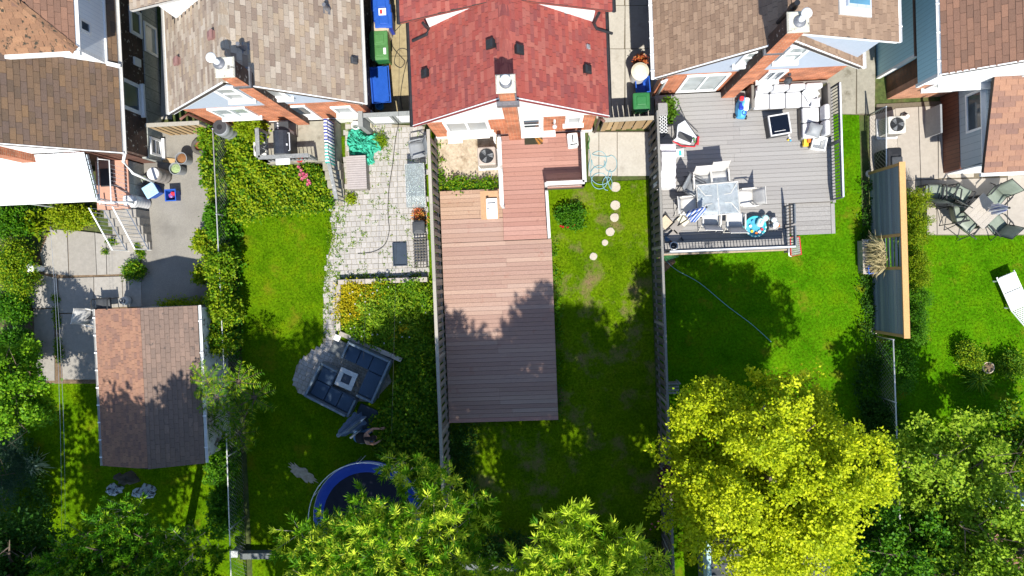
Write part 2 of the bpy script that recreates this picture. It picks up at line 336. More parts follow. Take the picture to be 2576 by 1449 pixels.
mat('grass_a', [(.032, .088, .001), (.068, .139, .002), (.099, .154, .002)], rough=1, ns=1.4, amt=.55, bump=.9, bs=40, fine=13, spec=0., wear=((.135, .135, .008), 1.0, .56, .16))
mat('grass_b', [(.038, .087, .002), (.076, .137, .002), (.106, .153, .005)], rough=1, ns=1.1, amt=.55, bump=.9, bs=40, fine=13, spec=0., wear=((.17, .12, .06), .9, .52, .18))
mat('grass_c', [(.027, .103, .001), (.054, .154, .002), (.081, .165, .002)], rough=1, ns=1.2, amt=.55, bump=.9, bs=40, fine=13, spec=0., wear=((.15, .15, .01), 1.0, .57, .14))
mat('grass_blade', [(.027, .089, .002), (.059, .147, .002), (.095, .173, .003), (.126, .173, .009)], rough=.9, ns=1.4, amt=.3, piece=True, spec=0., trans=.25)
# ------------------------------------------------------------------ the ground
G = [(-70, -70), (70, -70), (70, 70), (-70, 70)]
struct('ground', MB().poly([(x, y, -.02) for x, y in G]), mat('garden_soil', [(.03, .05, .012), (.06, .08, .02), (.08, .06, .03)], rough=1, ns=1.5, amt=.4, bump=.8), 'dark garden soil under the yards')
LAWNS = [('left', -24, -10.75, -15, -3.0, 'grass_a'), ('mid', -10.55, -3.52, -15, 5.0, 'grass_a'), ('main', -3.36, 3.68, -15, 3.05, 'grass_b'), ('right', 3.86, 10.7, -15, 5.35, 'grass_c'), ('far', 10.72, 24, -15, 1.2, 'grass_c')]
for nm, x0, x1, y0, y1, mm in LAWNS:
    mb = MB(); k = 24; xs = np.linspace(x0, x1, k); ys = np.linspace(y0, y1, k)
    mb.add([(x, y, .004 + .02 * max(0, RND.gauss(0, .35))) for y in ys for x in xs], [(j * k + i, j * k + i + 1, j * k + k + i + 1, j * k + k + i) for j in range(k - 1) for i in range(k - 1)])
    struct('lawn', mb, MATS[mm], smooth=True)
AVOID = []
def slab(par, px, z1=.05, m='concrete', z0=-.01, name='slab', gap=.006):
    pts = PL(px, z1); c = sum(pts, Vector()) / len(pts); pts = [p + (c - p).normalized() * gap for p in pts]
    AVOID.append([(p.x, p.y) for p in pts]); zz = z1 + RND.uniform(-.006, .006)
    return MB().prism(pts, z0, zz).build(name, MATS[m], par, bevel=.006)
def base(name, px, z=.012, m='slab_edge', label=None):
    pts = PL(px, z); AVOID.append([(p.x, p.y) for p in pts]); return struct(name, MB().poly([p for p in pts]), MATS[m], label)
def fixn(o):   # make sheets face up
    me = o.data
    if me.polygons[0].normal.z < 0: me.flip_normals()
    return o
# left yard: driveway and concrete
fixn(base('driveway', [(356, 335), (532, 322), (560, 800), (540, 800), (356, 800)][::-1], .028, 'asphalt'))
pt = fixn(base('concrete_patio', [(118, 574), (356, 598), (357, 776), (252, 778), (252, 965), (66, 965), (60, 715), (98, 640)][::-1], .014, 'soil'))
for q in ([(125, 577), (168, 578), (172, 693), (112, 688), (100, 640)], [(170, 578), (238, 585), (243, 692), (174, 693)], [(239, 585), (266, 590), (268, 691), (244, 692)], [(267, 591), (352, 600), (351, 688), (269, 691)],
          [(146, 700), (235, 697), (236, 786), (147, 788)], [(236, 697), (306, 695), (309, 772), (252, 776), (237, 776)], [(307, 695), (355, 688), (356, 772), (310, 772)], [(148, 790), (251, 787), (251, 955), (158, 955)],
          [(66, 722), (110, 692), (143, 700), (144, 774), (82, 776)], [(84, 778), (136, 776), (137, 958), (90, 958)]): slab(pt, q, m='old_concrete')
pt = fixn(base('side_walkway', [(405, 0), (430, 0), (432, 300), (405, 300)], .02, 'concrete'))
pt = fixn(base('side_driveway', [(925, -60), (1062, -60), (1070, 285), (932, 285)], .02, 'slab_edge'))
for v0, v1 in ((-60, 40), (41, 140), (141, 285)): slab(pt, [(926 + v0 * .03, v0), (1060 + v0 * .03, v0), (1060 + v1 * .03, v1), (926 + v1 * .03, v1)], .05, 'tan_concrete' if 'tan_concrete' in MATS else mat('tan_concrete', [(.24, .19, .10), (.30, .245, .14)], rough=.9, ns=1.5, amt=.2, bump=.2, wear=((.13, .095, .05), 3, .58, .1)).name)
pt = fixn(base('side_driveway', [(1500, -60), (1660, -60), (1645, 300), (1500, 300)], .02, 'slab_edge'))
for v0, v1 in ((-60, 13), (14, 122), (123, 298)):
    for u0, u1 in ((1500, 1572), (1573, 1655)): slab(pt, [(u0, v0), (u1, v0), (u1 - 2, v1), (u0, v1)], .05, 'concrete')
pt = fixn(base('concrete_patio', [(1479, 330), (1646, 330), (1644, 442), (1480, 444)], .02, 'slab_edge'))
for u0, u1 in ((1480, 1506), (1507, 1552), (1553, 1643)): slab(pt, [(u0, 332), (u1, 332), (u1, 442), (u0, 443)], .055, 'concrete')
pt = fixn(base('rear_driveway', [(2080, 60), (2205, 60), (2200, 290), (2082, 287)], .02, 'slab_edge'))
for u0, u1 in ((2080, 2155), (2156, 2203)): slab(pt, [(u0, 62), (u1, 62), (u1 - 2, 287), (u0, 286)], .05, mat('drab_concrete', [(.23, .215, .17), (.28, .26, .21)], rough=.9, ns=1.5, amt=.15, bump=.2, wear=((.15, .135, .1), 2, .55, .12)).name)
pt = fixn(base('concrete_patio', [(2205, 262), (2660, 240), (2680, 592), (2331, 592), (2331, 490), (2277, 490), (2276, 430), (2195, 440)], .02, 'slab_edge'))
for q in ([(2252, 272), (2310, 268), (2316, 452), (2277, 453), (2262, 410)], [(2311, 268), (2358, 266), (2360, 450), (2317, 452)], [(2277, 454), (2316, 453), (2318, 488), (2277, 489)], [(2317, 453), (2533, 447), (2534, 518), (2356, 520), (2318, 488)],
          [(2332, 521), (2356, 521), (2357, 590), (2332, 591)], [(2357, 521), (2534, 519), (2534, 590), (2358, 590)], [(2535, 440), (2680, 440), (2680, 590), (2535, 590)], [(2361, 266), (2450, 262), (2450, 446), (2361, 449)]): slab(pt, q, .05, 'cream_concrete')
fixn(base('gravel_strip', [(2188, 292), (2262, 272), (2276, 435), (2190, 440)], .03, mat('gravel', [(.22, .19, .16), (.42, .38, .33), (.3, .26, .22)], rough=1, ns=30, amt=.4, bump=1, bs=50).name))
fixn(base('dirt_patch', [(1094, 345), (1258, 342), (1258, 485), (1098, 488)], .03, 'sandy_dirt'))
fixn(base('bare_patch', [(1655, 645), (1690, 640), (1700, 660), (1665, 690)], .03, 'soil'))
for q in ([(722, 1163), (760, 1168), (790, 1190), (800, 1218), (775, 1220), (750, 1200), (728, 1182)],):
    pts = PL(q, .03); mb = MB(); c = sum(pts, Vector()) / len(pts); n = 36
    ring = []
    for i in range(n):
        a = 2 * math.pi * i / n; k = RND.uniform(.7, 1.1); ring.append((c.x + .52 * k * math.cos(a) - .3 * k * math.sin(a) * .3, c.y - .28 * k * math.cos(a) + .3 * k * math.sin(a), .03))
    o = struct('bare_patch', mb.poly(ring), MATS['sandy_dirt']); fixn(o); AVOID.append([(p[0], p[1]) for p in ring])
# ------------------------------------------------------------------ shingles
class Shingles:
    me = None
    def __init__(s): s.it = []
    def plane(s, roof, org, e, sv, L, S, w, ex, m, stag='half', keep=None):
        org, e, sv = Vector(org), Vector(e).normalized(), Vector(sv).normalized(); n = e.cross(sv); rows = int(math.ceil(S / ex))
        for r in range(rows):
            b = r * ex; off = ((r % 2) * .5 if stag == 'half' else RND.random()) * w; a = -off
            while a < L - .01:
                ww = w if stag == 'half' else w * RND.choice((.55, .8, 1., 1.25)); a0, a1 = max(a, 0), min(a + ww, L); h = min(ex * 1.12, S - b)
                if a1 - a0 > .03 and h > .03 and (keep is None or keep((a0 + a1) / 2, b + ex / 2)):
                    lift = RND.uniform(0, .006); g = .008
                    s.it.append((roof, org + e * a0 + sv * b + n * (.004 + lift), e * (a1 - a0 - g), sv * h, n, m))
                a += ww
    def finish(s, cap=300):
        if Shingles.me is None:
            me = bpy.data.meshes.new('shingle'); me.from_pydata([(0, 0, -.01), (1, 0, -.01), (1, 0, .016), (0, 0, .016), (0, 1, .002), (1, 1, .002)], [], [(0, 1, 2, 3), (3, 2, 5, 4), (0, 3, 4), (1, 5, 2)]); Shingles.me = me
        sco = []
        for i, (ro, o, e, b, n, m) in enumerate(s.it):
            c = o + e * .5 + b * .5; u, v = Q(c); d = Vector((0, 0, CH)) - c
            sco.append((-(e.length * b.length) * abs(n.dot(d)) / d.length ** 3 if 4 < u < 2572 and 4 < v < 1445 else 0., i))
        sco.sort(); top = [i for q, i in sco[:cap] if q < 0]; rest = {}; tops = set(top); cache = {}
        for i, (ro, o, e, b, n, m) in enumerate(s.it):
            if i in tops:
                me = cache.get(m.name)
                if me is None: me = Shingles.me.copy(); me.materials.append(m); cache[m.name] = me
                q = bpy.data.objects.new('shingle', me); COL.objects.link(q); q.parent = ro
                q.matrix_basis = Matrix(((e.x, b.x, n.x, o.x), (e.y, b.y, n.y, o.y), (e.z, b.z, n.z, o.z), (0, 0, 0, 1)))
            else: rest.setdefault((ro.name, m.name), []).append((ro, o, e, b, n, m))
        for (rn, mn), L in rest.items():
            V = []; r = []
            for ro, o, e, b, n, m in L:
                p0, p1, p2, p3 = o - n * .01, o + e - n * .01, o + e + n * .016, o + n * .016; V += [p0, p1, p2, p3, p3, p2, o + e + b + n * .002, o + b + n * .002]; k = RND.random(); r += [k, k]
            f = facemesh('shingle_field', [tuple(p) for p in V], L[0][5], r, 4, L[0][0]); f['kind'] = 'stuff'
def roofslab(t, pts, th=.11, name='roof', m='sh_under'):
    """a thin sloping deck under the shingles; pts run round the upper face"""
    pts = [Vector(p) for p in pts]; n = (pts[1] - pts[0]).cross(pts[2] - pts[1]).normalized()
    if n.z < 0: pts = pts[::-1]; n = -n
    return MB().loft([[p - n * th for p in pts], [p - n * .004 for p in pts]]).build(name, MATS[m], t)
def trim(t, p, q, wd=.03, h=.16, m='white_paint', name='fascia'): return MB().bar(p, q, wd, h).build(name, MATS[m], t)
def window(t, x0, x1, z0, z1, w0, face='y', m='glass', sill=True, fr=.07, mull=1, dep=.05, sd=-1, name='window', cross=False):
    """window in a wall: face 'y' looks along -y at y=w0, face 'x' looks along sd*x at x=w0"""
    def bx(mb, a0, a1, c0, c1, d0, d1):
        return mb.box((a0, w0 + sd * d0, c0), (a1, w0 + sd * d1, c1)) if face == 'y' else mb.box((w0 + sd * d0, a0, c0), (w0 + sd * d1, a1, c1))
    o = bx(MB(), x0 + fr * .6, x1 - fr * .6, z0 + fr * .6, z1 - fr * .6, -.02, .012).build(name, MATS[m], t)
    f = MB()
    bx(f, x0, x1, z1 - fr, z1, -.02, dep); bx(f, x0, x1, z0, z0 + fr, -.02, dep); bx(f, x0, x0 + fr, z0 + fr, z1 - fr, -.02, dep); bx(f, x1 - fr, x1, z0 + fr, z1 - fr, -.02, dep)
    for k in range(1, mull): xm = x0 + (x1 - x0) * k / mull; bx(f, xm - fr * .4, xm + fr * .4, z0 + fr, z1 - fr, -.02, dep * .8)
    if cross: zm = (z0 + z1) / 2; bx(f, x0 + fr, x1 - fr, zm - fr * .35, zm + fr * .35, -.02, dep * .7)
    f.build('frame', MATS['white_paint'], o)
    if sill: s = MB(); bx(s, x0 - .06, x1 + .06, z0 - .09, z0 - .004, -.02, .13); s.build('sill', MATS['white_paint'], o)
    return o
def gutter(t, x, y0, y1, z, m='gutter_grey', sgn=1, wd=.11, straps=0):
    mb = MB(); n = 6; pr = [(sgn * (.02 + wd * .5 - wd * .5 * math.cos(math.pi * k / n)), -.085 * math.sin(math.pi * k / n)) for k in range(n + 1)]; pr += [(p[0] * .9 + sgn * .008, p[1] * .82) for p in pr[::-1]]
    mb.loft([[(x + a, y, z + b) for a, b in pr] for y in (y0, y1)]); o = mb.build('gutter', MATS[m], t)
    if straps:
        for k in range(straps): yy = y0 + (y1 - y0) * (k + .5) / straps; MB().box((x - .02 * sgn, yy - .02, z + .002), (x + sgn * (wd + .03), yy + .02, z + .012)).build('strap', MATS['white_paint'], o)
    return o
def roofvent(t, c, s, col='black_plastic', w=.2, h=.16):
    """box vent sitting on a slope; s is +1 where the slope falls to the right"""
    c = Vector(c); ang = s * math.atan(2.8 / 2.92); M = Matrix.Translation(c) @ Matrix.Rotation(ang, 4, 'Y')
    mb = MB(); mb.box((-w * .75, -w * .75, 0), (w * .75, w * .75, .012), 0, M)
    ring = lambda k, z, sh: [M @ Vector(p) for p in ((-w * k / 2 + sh, -w * k / 2, z), (w * k / 2 + sh, -w * k / 2, z), (w * k / 2 + sh, w * k / 2, z), (-w * k / 2 + sh, w * k / 2, z))]
    mb.loft([ring(1, .0, 0), ring(1.05, h * .55, 0), ring(1.25, h * .6, 0), ring(1.2, h * .85, 0), ring(.75, h * 1.05, 0)]); return mb.build('roof_vent', MATS[col], t)
def chimney(t, x0, x1, y0, y1, z0, z1, bx, by, cap=True, flue=None, flash=None):
    """brick stack: south/north faces in bx brick, side faces in by brick, with a concrete cap"""
    mb = MB(); mb.box((x0, y0, z0), (x1, y1, z1)); mb.mi = [0, 0, 0, 1, 0, 1]
    o = mb.build('chimney', [MATS[bx], MATS[by]], t)
    if cap: MB().loft([[(x + a * s, y + b * s, z) for a, b, x, y in ((-1, -1, x0, y0), (1, -1, x1, y0), (1, 1, x1, y1), (-1, 1, x0, y1))] for s, z in ((.04, z1), (.05, z1 + .07), (.02, z1 + .11))]).build('chimney_cap', MATS['cap_concrete'], o)
    if flue:
        fx, fy, tl = flue; top = Vector((fx + tl[0], fy + tl[1], z1 + .24)); m2 = MB(); m2.tube([(fx, fy, z1 + .1), top], .075, 14); m2.lathe([(.05, .0), (.125, .015), (.13, .05), (.1, .085), (.03, .105)], top, 16); m2.build('flue_cap', MATS['white_paint'], o, smooth=True)
        MB().lathe([(.16, .0), (.13, .03), (.085, .06)], (fx, fy, z1 + .105), 16).build('mortar_collar', MATS['flashing'], o)
    if flash:
        m3 = MB(); (a0, a1, zz) = flash; m3.box((x0 - .1, y0 - .12, zz - .12), (x1 + .1, y0 - .01, zz + .1)); m3.box((x0 - .03, y0, zz - .25), (x0 - .006, y1 + .1, zz + .28)); m3.box((x1 + .006, y0, zz - .25), (x1 + .03, y1 + .1, zz + .28)); m3.build('flashing', MATS['flashing'], o)
    return o
def gable_house(t, x0, x1, y0, y1, ez, rx, rz, sh, m, w=.3, ex=.14, stag='half', rake='white_paint', wally=.16, over=.32, siding='blue_siding', split=2.7, bx='brick_orange_x', by='brick_orange_y', fz=.35, keepL=None, keepR=None, gut=('gutter_grey', 'gutter_grey'), straps=(0, 0)):
    pl = lambda x: ez + (rz - ez) * ((x - x0) / (rx - x0) if x < rx else (x1 - x) / (x1 - rx))
    RL = roofslab(t, [(x0, y0, ez), (rx, y0, rz), (rx, y1, rz), (x0, y1, ez)]); RR = roofslab(t, [(rx, y0, rz), (x1, y0, ez), (x1, y1, ez), (rx, y1, rz)])
    SL = math.hypot(rx - x0, rz - ez); SR = math.hypot(x1 - rx, rz - ez)
    sh.plane(RL, (x0, y1, ez), (0, -1, 0), (rx - x0, 0, rz - ez), y1 - y0, SL, w, ex, m, stag, keepL)
    sh.plane(RR, (x1, y0, ez), (0, 1, 0), (rx - x1, 0, rz - ez), y1 - y0, SR, w, ex, m, stag, keepR)
    k = y0
    while k < y1:   # ridge caps
        kk = min(k + .3, y1); mb = MB(); d = .15
        for s in (-1, 1): mb.add([(rx, k, rz + .035), (rx + s * d, k, rz + .03 - d * .96), (rx + s * d, kk, rz + .016 - d * .96), (rx, kk, rz + .02)], [(0, 1, 2, 3) if s < 0 else (3, 2, 1, 0)])
        mb.build('ridge_shingle', m, RR); k += .3
    wy = y0 + wally; wl, wr = x0 + over, x1 - over
    zt = lambda x: pl(x) - .13
    MB().box((wl, wy, fz), (wr, wy + .2, split)).build('wall', MATS[bx], t)
    if fz > 0: MB().box((wl - .03, wy - .03, -.05), (wr + .03, wy + .2, fz - .002)).build('foundation', MATS['foundation'], t)
    g = MB(); pts = [(wl, split), (wr, split), (wr, zt(wr)), (rx, zt(rx)), (wl, zt(wl))]
    if split < zt(wl) + .6: pts = [(x0 + (split + .13 - ez) / (rz - ez) * (rx - x0) if split + .13 > ez else wl, split), (x1 - (split + .13 - ez) / (rz - ez) * (x1 - rx) if split + .13 > ez else wr, split), (rx, zt(rx))]
    g.loft([[(x, wy - .012, z) for x, z in pts], [(x, wy + .2, z) for x, z in pts]]).build('gable_siding', MATS[siding], t)
    for s, xx in ((-1, wl), (1, wr)): MB().box((xx, wy + .2, -.05), (xx - s * .2, y1 - .1, ez - .02)).build('side_wall', MATS[by], t)
    MB().box((wl, y1 - .3, -.05), (wr, y1 - .1, ez + .2)).build('rear_wall', MATS[bx], t)
    trim(t, (x0 + .02, y0 + .02, ez - .06), (rx, y0 + .02, rz - .06), m=rake); trim(t, (rx, y0 + .02, rz - .06), (x1 - .02, y0 + .02, ez - .06), m=rake)
    MB().box((x0 + .02, wy, ez - .12), (wl, y1, ez - .09)).build('soffit', MATS['white_paint'], t); MB().box((wr, wy, ez - .12), (x1 - .02, y1, ez - .09)).build('soffit', MATS['white_paint'], t)
    gutter(t, x0 + .01, y0, y1, ez - .01, gut[0], -1, straps=straps[0]); gutter(t, x1 - .01, y0, y1, ez - .01, gut[1], 1, straps=straps[1])
    return RL, RR
def shed_dormer(t, x_in, z_in, x_out, z_out, y0, y1, xw, main, sh, m, w=.3, ex=.14, stag='half', cheek='white_siding', fas='white_paint', wy=.06, back=None, fh=.1):
    """dormer with a flat low roof from (x_in,z_in) at the main slope to its eave at (x_out,z_out); xw is its outer wall, main(x) the slope it stands on"""
    s = 1 if x_out > x_in else -1
    ro = roofslab(t, [(x_in, y0, z_in), (x_out, y0, z_out), (x_out, y1, z_out), (x_in, y1, z_in)][::s], name='dormer_roof')
    S = math.hypot(x_in - x_out, z_in - z_out)
    sh.plane(ro, (x_out, y0 if s > 0 else y1, z_out), (0, s, 0), (x_in - x_out, 0, z_in - z_out), y1 - y0, S, w, ex, m, stag)
    zr = lambda x: z_in + (z_out - z_in) * (x - x_in) / (x_out - x_in) - .1
    xa = x_in + (xw - x_in) * .06
    MB().loft([[(x, yy, z) for x, z in ((xa, main(xa) - .02), (xw, main(xw) - .02), (xw, zr(xw)), (xa, zr(xa)))] for yy in (y0 + wy, y0 + wy + .12)]).build('dormer_cheek', MATS[cheek], t)
    MB().box((xw - .1 * s, y0 + wy + .12, main(xw) - .3), (xw, y1, zr(xw))).build('dormer_wall', MATS[cheek], t)
    trim(t, (x_in, y0 + .01, z_in - .06), (x_out, y0 + .01, z_out - .06), h=fh, m=fas, name='dormer_fascia')
    return ro
# ------------------------------------------------------------------ house 1: dark brick, brown shingles, blue-white dormer
t = thing('brick_house', 'dark brick house with brown shingle roof, hipped dormer and white porch awning', 'house', (-15.5, 7.5, 0))
sh = Shingles(); x0 = -12.75; k1 = 1.93 / 2.08; YS, YN = 4.2, 12.0
main1 = lambda x: 2.8 + (x0 - x) * k1
ro = roofslab(t, [(x0, YS, 2.8), (x0, YN, 2.8), (-16.3, YN, main1(-16.3)), (-16.3, YS, main1(-16.3))])
sh.plane(ro, (x0, YS, 2.8), (0, 1, 0), (-1, 0, k1), YN - YS, 3.55 * math.hypot(1, k1), .335, .155, MATS['sh_brown'], keep=lambda a, b: not (a > 2.75 and b > .34))
ro2 = roofslab(t, [(-16.3, YS, main1(-16.3)), (-16.3, YN, main1(-16.3)), (-19.8, YN, 2.85), (-19.8, YS, 2.85)])
sh.plane(ro2, (-19.8, YN, 2.85), (0, -1, 0), (3.5, 0, main1(-16.3) - 2.85), YN - YS, 4.7, .335, .155, MATS['sh_brown'])
gutter(t, x0 - .02, YS, YN, 2.79, 'gutter_grey', 1, .13, straps=0)
MB().box((-13.25, YS + .25, .9), (-13.05, YN - .1, 2.66)).build('side_wall', MATS['brick_dark_shade_y'], t)
MB().box((-13.27, YS + .2, -.05), (-13.02, YN - .1, .898)).build('foundation', MATS['old_block'], t)
MB().box((-19.5, YS + .2, -.05), (-13.25, YS + .4, 2.7)).build('wall', MATS['brick_dark_x'], t)
MB().loft([[(x, yy, z) for x, z in ((-19.5, 2.702), (-13.2, 2.702), (-13.2, 3.0), (-16.3, main1(-16.3) - .14), (-19.5, 2.95))] for yy in (YS + .16, YS + .4)]).build('gable_siding', MATS['white_siding'], t)
MB().box((-19.5, YN - .3, -.05), (-13.25, YN - .1, 3)).build('rear_wall', MATS['brick_dark_x'], t)
trim(t, (x0, YS + .02, 2.74), (-16.3, YS + .02, main1(-16.3) - .06)); MB().box((x0 - .02, YS + .2, 2.68), (-13.05, YN, 2.7)).build('soffit', MATS['white_paint'], t)
window(t, 5.76, 6.74, 1.2, 2.25, -13.05, 'x', 'glass', sd=1, fr=.11); window(t, 8.35, 9.2, .95, 1.6, -13.05, 'x', 'glass', sd=1, fr=.1, sill=False)
window(t, 8.0, 9.0, -.3 + .4, .85, -13.03, 'x', 'glass_pale', sd=1, fr=.08, sill=False, name='basement_window'); window(t, 4.55, 5.15, .15, .8, -13.03, 'x', 'glass', sd=1, fr=.08, cross=True, name='basement_window')
MB().box((-13.04, 7.35, 1.15), (-12.98, 7.6, 1.5)).build('utility_box', MATS['white_paint'], t)
# dormer
DX, DY = -12.97, 6.9
MB().box((DX, DY + .12, 2.85), (DX - .12, YN, 4.62)).build('dormer_wall', MATS['dormer_siding'], t)
MB().loft([[(x, yy, z) for x, z in ((DX, main1(DX) - .02), (DX, 4.62), (-16.3, 4.62), (-16.3, 4.6), (-15.0, main1(-15.0) - .02))] for yy in (DY, DY + .12)]).build('dormer_cheek', MATS['white_siding'], t)
EX, EY, EZ = -12.73, 6.72, 4.73; pk = .62; T1 = 2.4
h0, h1 = (EX, EY, EZ), (EX - T1, EY + T1, EZ + T1 * pk)
dr = roofslab(t, [h0, (EX, YN, EZ), (EX - T1, YN, EZ + T1 * pk), h1], name='dormer_roof'); dr2 = roofslab(t, [h0, h1, (-16.4, EY + T1, EZ + T1 * pk), (-18.5, EY, EZ)], name='dormer_roof')
sc1 = math.hypot(1, pk)
sh.plane(dr, h0, (0, 1, 0), (-1, 0, pk), YN - EY, T1 * sc1, .335, .155, MATS['sh_cocoa'], keep=lambda a, b: a > b / sc1 + .05)
sh.plane(dr2, (-18.4, EY, EZ), (1, 0, 0), (0, 1, pk), 5.67, T1 * sc1, .335, .155, MATS['sh_rust'], keep=lambda a, b: a < 5.67 - b / sc1 - .02)
for k in range(10):
    f = k / 10; p = Vector(h0).lerp(Vector(h1), f); q = Vector(h0).lerp(Vector(h1), f + .11); a = Vector((1, 1, 0)).normalized() * .13
    MB().add([p + a + Vector((0, 0, -.0)), p + Vector((0, 0, .06)), q + Vector((0, 0, .04)), q + a * .9], [(0, 1, 2, 3)]).add([p - a, p + Vector((0, 0, .06)), q + Vector((0, 0, .04)), q - a * .9], [(3, 2, 1, 0)]).build('ridge_shingle', MATS['sh_rust'], dr2)
gutter(t, EX - .02, EY, YN, EZ - .01, 'gutter_white', 1, .12)
MB().box((-18.4, EY - .11, EZ - .1), (EX + .1, EY, EZ - .005)).build('eave_gutter', MATS['gutter_white'], t); MB().box((EX, EY, EZ - .14), (DX, YN, EZ - .115)).build('soffit', MATS['white_paint'], t)
for yy in (7.5, 8.5): window(t, yy, yy + .36, 3.72, 4.2, DX, 'x', 'glass', sd=1, sill=False, fr=.06)
MB().bar((DX + .02, DY, main1(DX) + .02), (DX + .02, YN, main1(DX) + .02), .06, .05).build('flashing', MATS['white_paint'], t)
MB().bar((x0 - .2, 6.9, 3.06), (x0 + .1, 6.85, 2.85), .12, .05).build('downspout', MATS['gutter_white'], t)
# chimney on the rear gable and the white metal porch awning
chimney(t, -16.15, -15.7, 4.12, YS + .16, 0, 7.2, 'brick_orange_x', 'brick_orange_y', cap=True)
aw = MB(); n = 34
for i in range(n):
    xa = -19.5 + (5.4) * i / n; xb = -19.5 + 5.4 * (i + 1) / n
    y1 = 4.35
    for q0, q1, dz in ((0, .8, 0), (.8, 1, .02)):
        a, b = xa + (xb - xa) * q0, xa + (xb - xa) * q1; aw.loft([[(x, y, z + dz) for x, z in ((a, 2.55 if y > 3.5 else 2.1), (b, 2.55 if y > 3.5 else 2.1), (b, (2.55 if y > 3.5 else 2.1) + .03), (a, (2.55 if y > 3.5 else 2.1) + .03))] for y in (2.95, y1)])
aw = aw.build('awning', mat('awning_white', [(.6, .61, .63), (.68, .69, .7)], rough=.45, amt=.06), t)
MB().bar((-19.5, 2.93, 2.06), (-14.08, 2.93, 2.06), .1, .1).build('awning_gutter', MATS['gutter_white'], aw)
sv = MB()
for i in range(9): y = 2.98 + i * .15; sv.bar((-14.09, y, 2.02 + (y - 2.95) * .32), (-14.09, y + .13, 2.06 + (y - 2.95) * .32), .02, .2, roll=.3)
sv.build('awning_side_slats', mat('slate_slats', [(.33, .4, .46), (.4, .47, .53)], rough=.5), aw)
for xx in (-14.15, -16.8): MB().tube([(xx, 2.98, 0), (xx, 2.98, 2.05)], .025, 8).build('awning_post', MATS['aluminium'], aw)
# porch floor and steps
pf = MB(); pf.box((-14.8, 2.75, -.02), (-13.72, 4.35, .95)); pf = pf.build('porch', MATS['old_block'], t)
MB().box((-14.82, 2.73, .952), (-13.7, 4.36, 1.0)).build('porch_floor', MATS['pink_deck'], pf)
MB().box((-14.65, 3.5, 1.003), (-14.22, 4.1, 1.02)).build('door_mat', MATS['dark_grey'], pf)
MB().box((-14.75, 4.36, 1.0), (-14.0, 4.39, 2.6)).build('door', mat('brown_door', (.12, .05, .035)), t)
for i in range(5): MB().box((-14.72 + .03 * i, 2.73 - .27 * (i + 1), -.02), (-13.6 + .01 * i, 2.73 - .27 * i, .83 - .165 * i)).build('step', MATS['old_concrete'], pf, bevel=.008)
for xx in (-14.5, -13.72):
    hr = MB(); a, b = Vector((xx, 2.7, 1.9)), Vector((xx + .12, 1.38, 1.0)); hr.tube([(xx, 2.7, .95), a, b, (xx + .12, 1.38, .05)], .022, 8)
    a2, b2 = Vector((xx, 2.7, 1.15)), Vector((xx + .12, 1.38, .2)); hr.tube([a2, b2], .016, 6)
    for i in range(1, 10): hr.tube([a.lerp(b, i / 10), a2.lerp(b2, i / 10)], .009, 5)
    hr.build('handrail', MATS['white_paint'], pf)
hr = MB(); hr.tube([(-14.1, 2.8, 1.0), (-14.1, 2.8, 1.95), (-14.1, 4.3, 1.95)], .02, 8); hr.tube([(-13.75, 2.8, 1.0), (-13.75, 2.8, 1.9), (-13.75, 4.2, 1.9), (-14.1, 4.25, 1.95)], .02, 8)
for i in range(10): hr.tube([(-13.75, 2.9 + i * .13, 1.0), (-13.75, 2.9 + i * .13, 1.88)], .008, 5)
hr.build('handrail', MATS['aluminium'], pf)
MB().tube([(-12.7, 4.2, 2.75), (-12.85, 4.0, 2.6), (-13.0, 3.75, 1.9), (-12.85, 3.58, 1.0)], .045, 8).build('downspout', MATS['white_paint'], t, smooth=True)
MB().tube([(-14.15, 2.9, 2.02), (-13.95, 2.85, 1.9), (-13.6, 2.9, 1.4), (-13.5, 2.92, 1.1)], .04, 8).build('downspout', MATS['white_paint'], t, smooth=True)
sh.finish()
# ------------------------------------------------------------------ house 2: tan shingles
t = thing('brick_house', 'orange brick house with mottled tan shingle roof and blue grey gable', 'house', (-8.2, 8.5, 0))
sh = Shingles(); m2 = lambda x: 2.8 + (x + 11.2) * 2.85 / 3.05 if x < -8.15 else 2.8 + (-5.2 - x) * 2.85 / 2.95
gable_house(t, -11.2, -5.2, 5.34, 12.3, 2.8, -8.15, 5.65, sh, MATS['sh_tan'], .33, .15, fz=.62, keepL=lambda a, b: not (12.3 - a > 7.95 and b > .55), by='brick_dark_shade_y', siding='blue_siding')  # side walls are orange brick too, their shade put into the colour
shed_dormer(t, -8.5, 5.32, -11.35, 4.35, 7.9, 12.3, -10.5, m2, sh, MATS['sh_tan'], cheek='white_siding', fas='gutter_grey')
window(t, -8.98, -8.28, 3.5, 4.8, 5.488, fr=.13, cross=True, m='blind'); window(t, -7.88, -7.15, 3.5, 4.7, 5.488, fr=.13, m='blind')
window(t, -10.15, -8.95, 1.45, 2.6, 5.5, mull=2, fr=.09, m='glass_pale'); window(t, -6.45, -5.8, 1.2, 2.1, 5.5, m='blind', fr=.09)
d = window(t, -7.86, -7.12, .72, 2.45, 5.5, name='door', m='white_paint', sill=False, fr=.08); MB().box((-7.6, 5.44, 1.55), (-7.25, 5.475, 2.3)).build('door_pane', MATS['glass'], d); MB().box((-7.7, 5.42, 1.2), (-7.67, 5.45, 1.4)).build('handle', MATS['black_plastic'], d)
chimney(t, -7.98, -7.58, 5.3, 5.72, 0, 6.3, 'brick_orange_x', 'brick_dark_shade_y', flue=(-7.9, 5.6, (-.12, .1)))  # side faces coloured dark to paint the shade on orange brick
MB().box((-8.02, 5.26, 5.3), (-7.54, 5.8, 5.42)).build('flashing', MATS['flashing'], t)
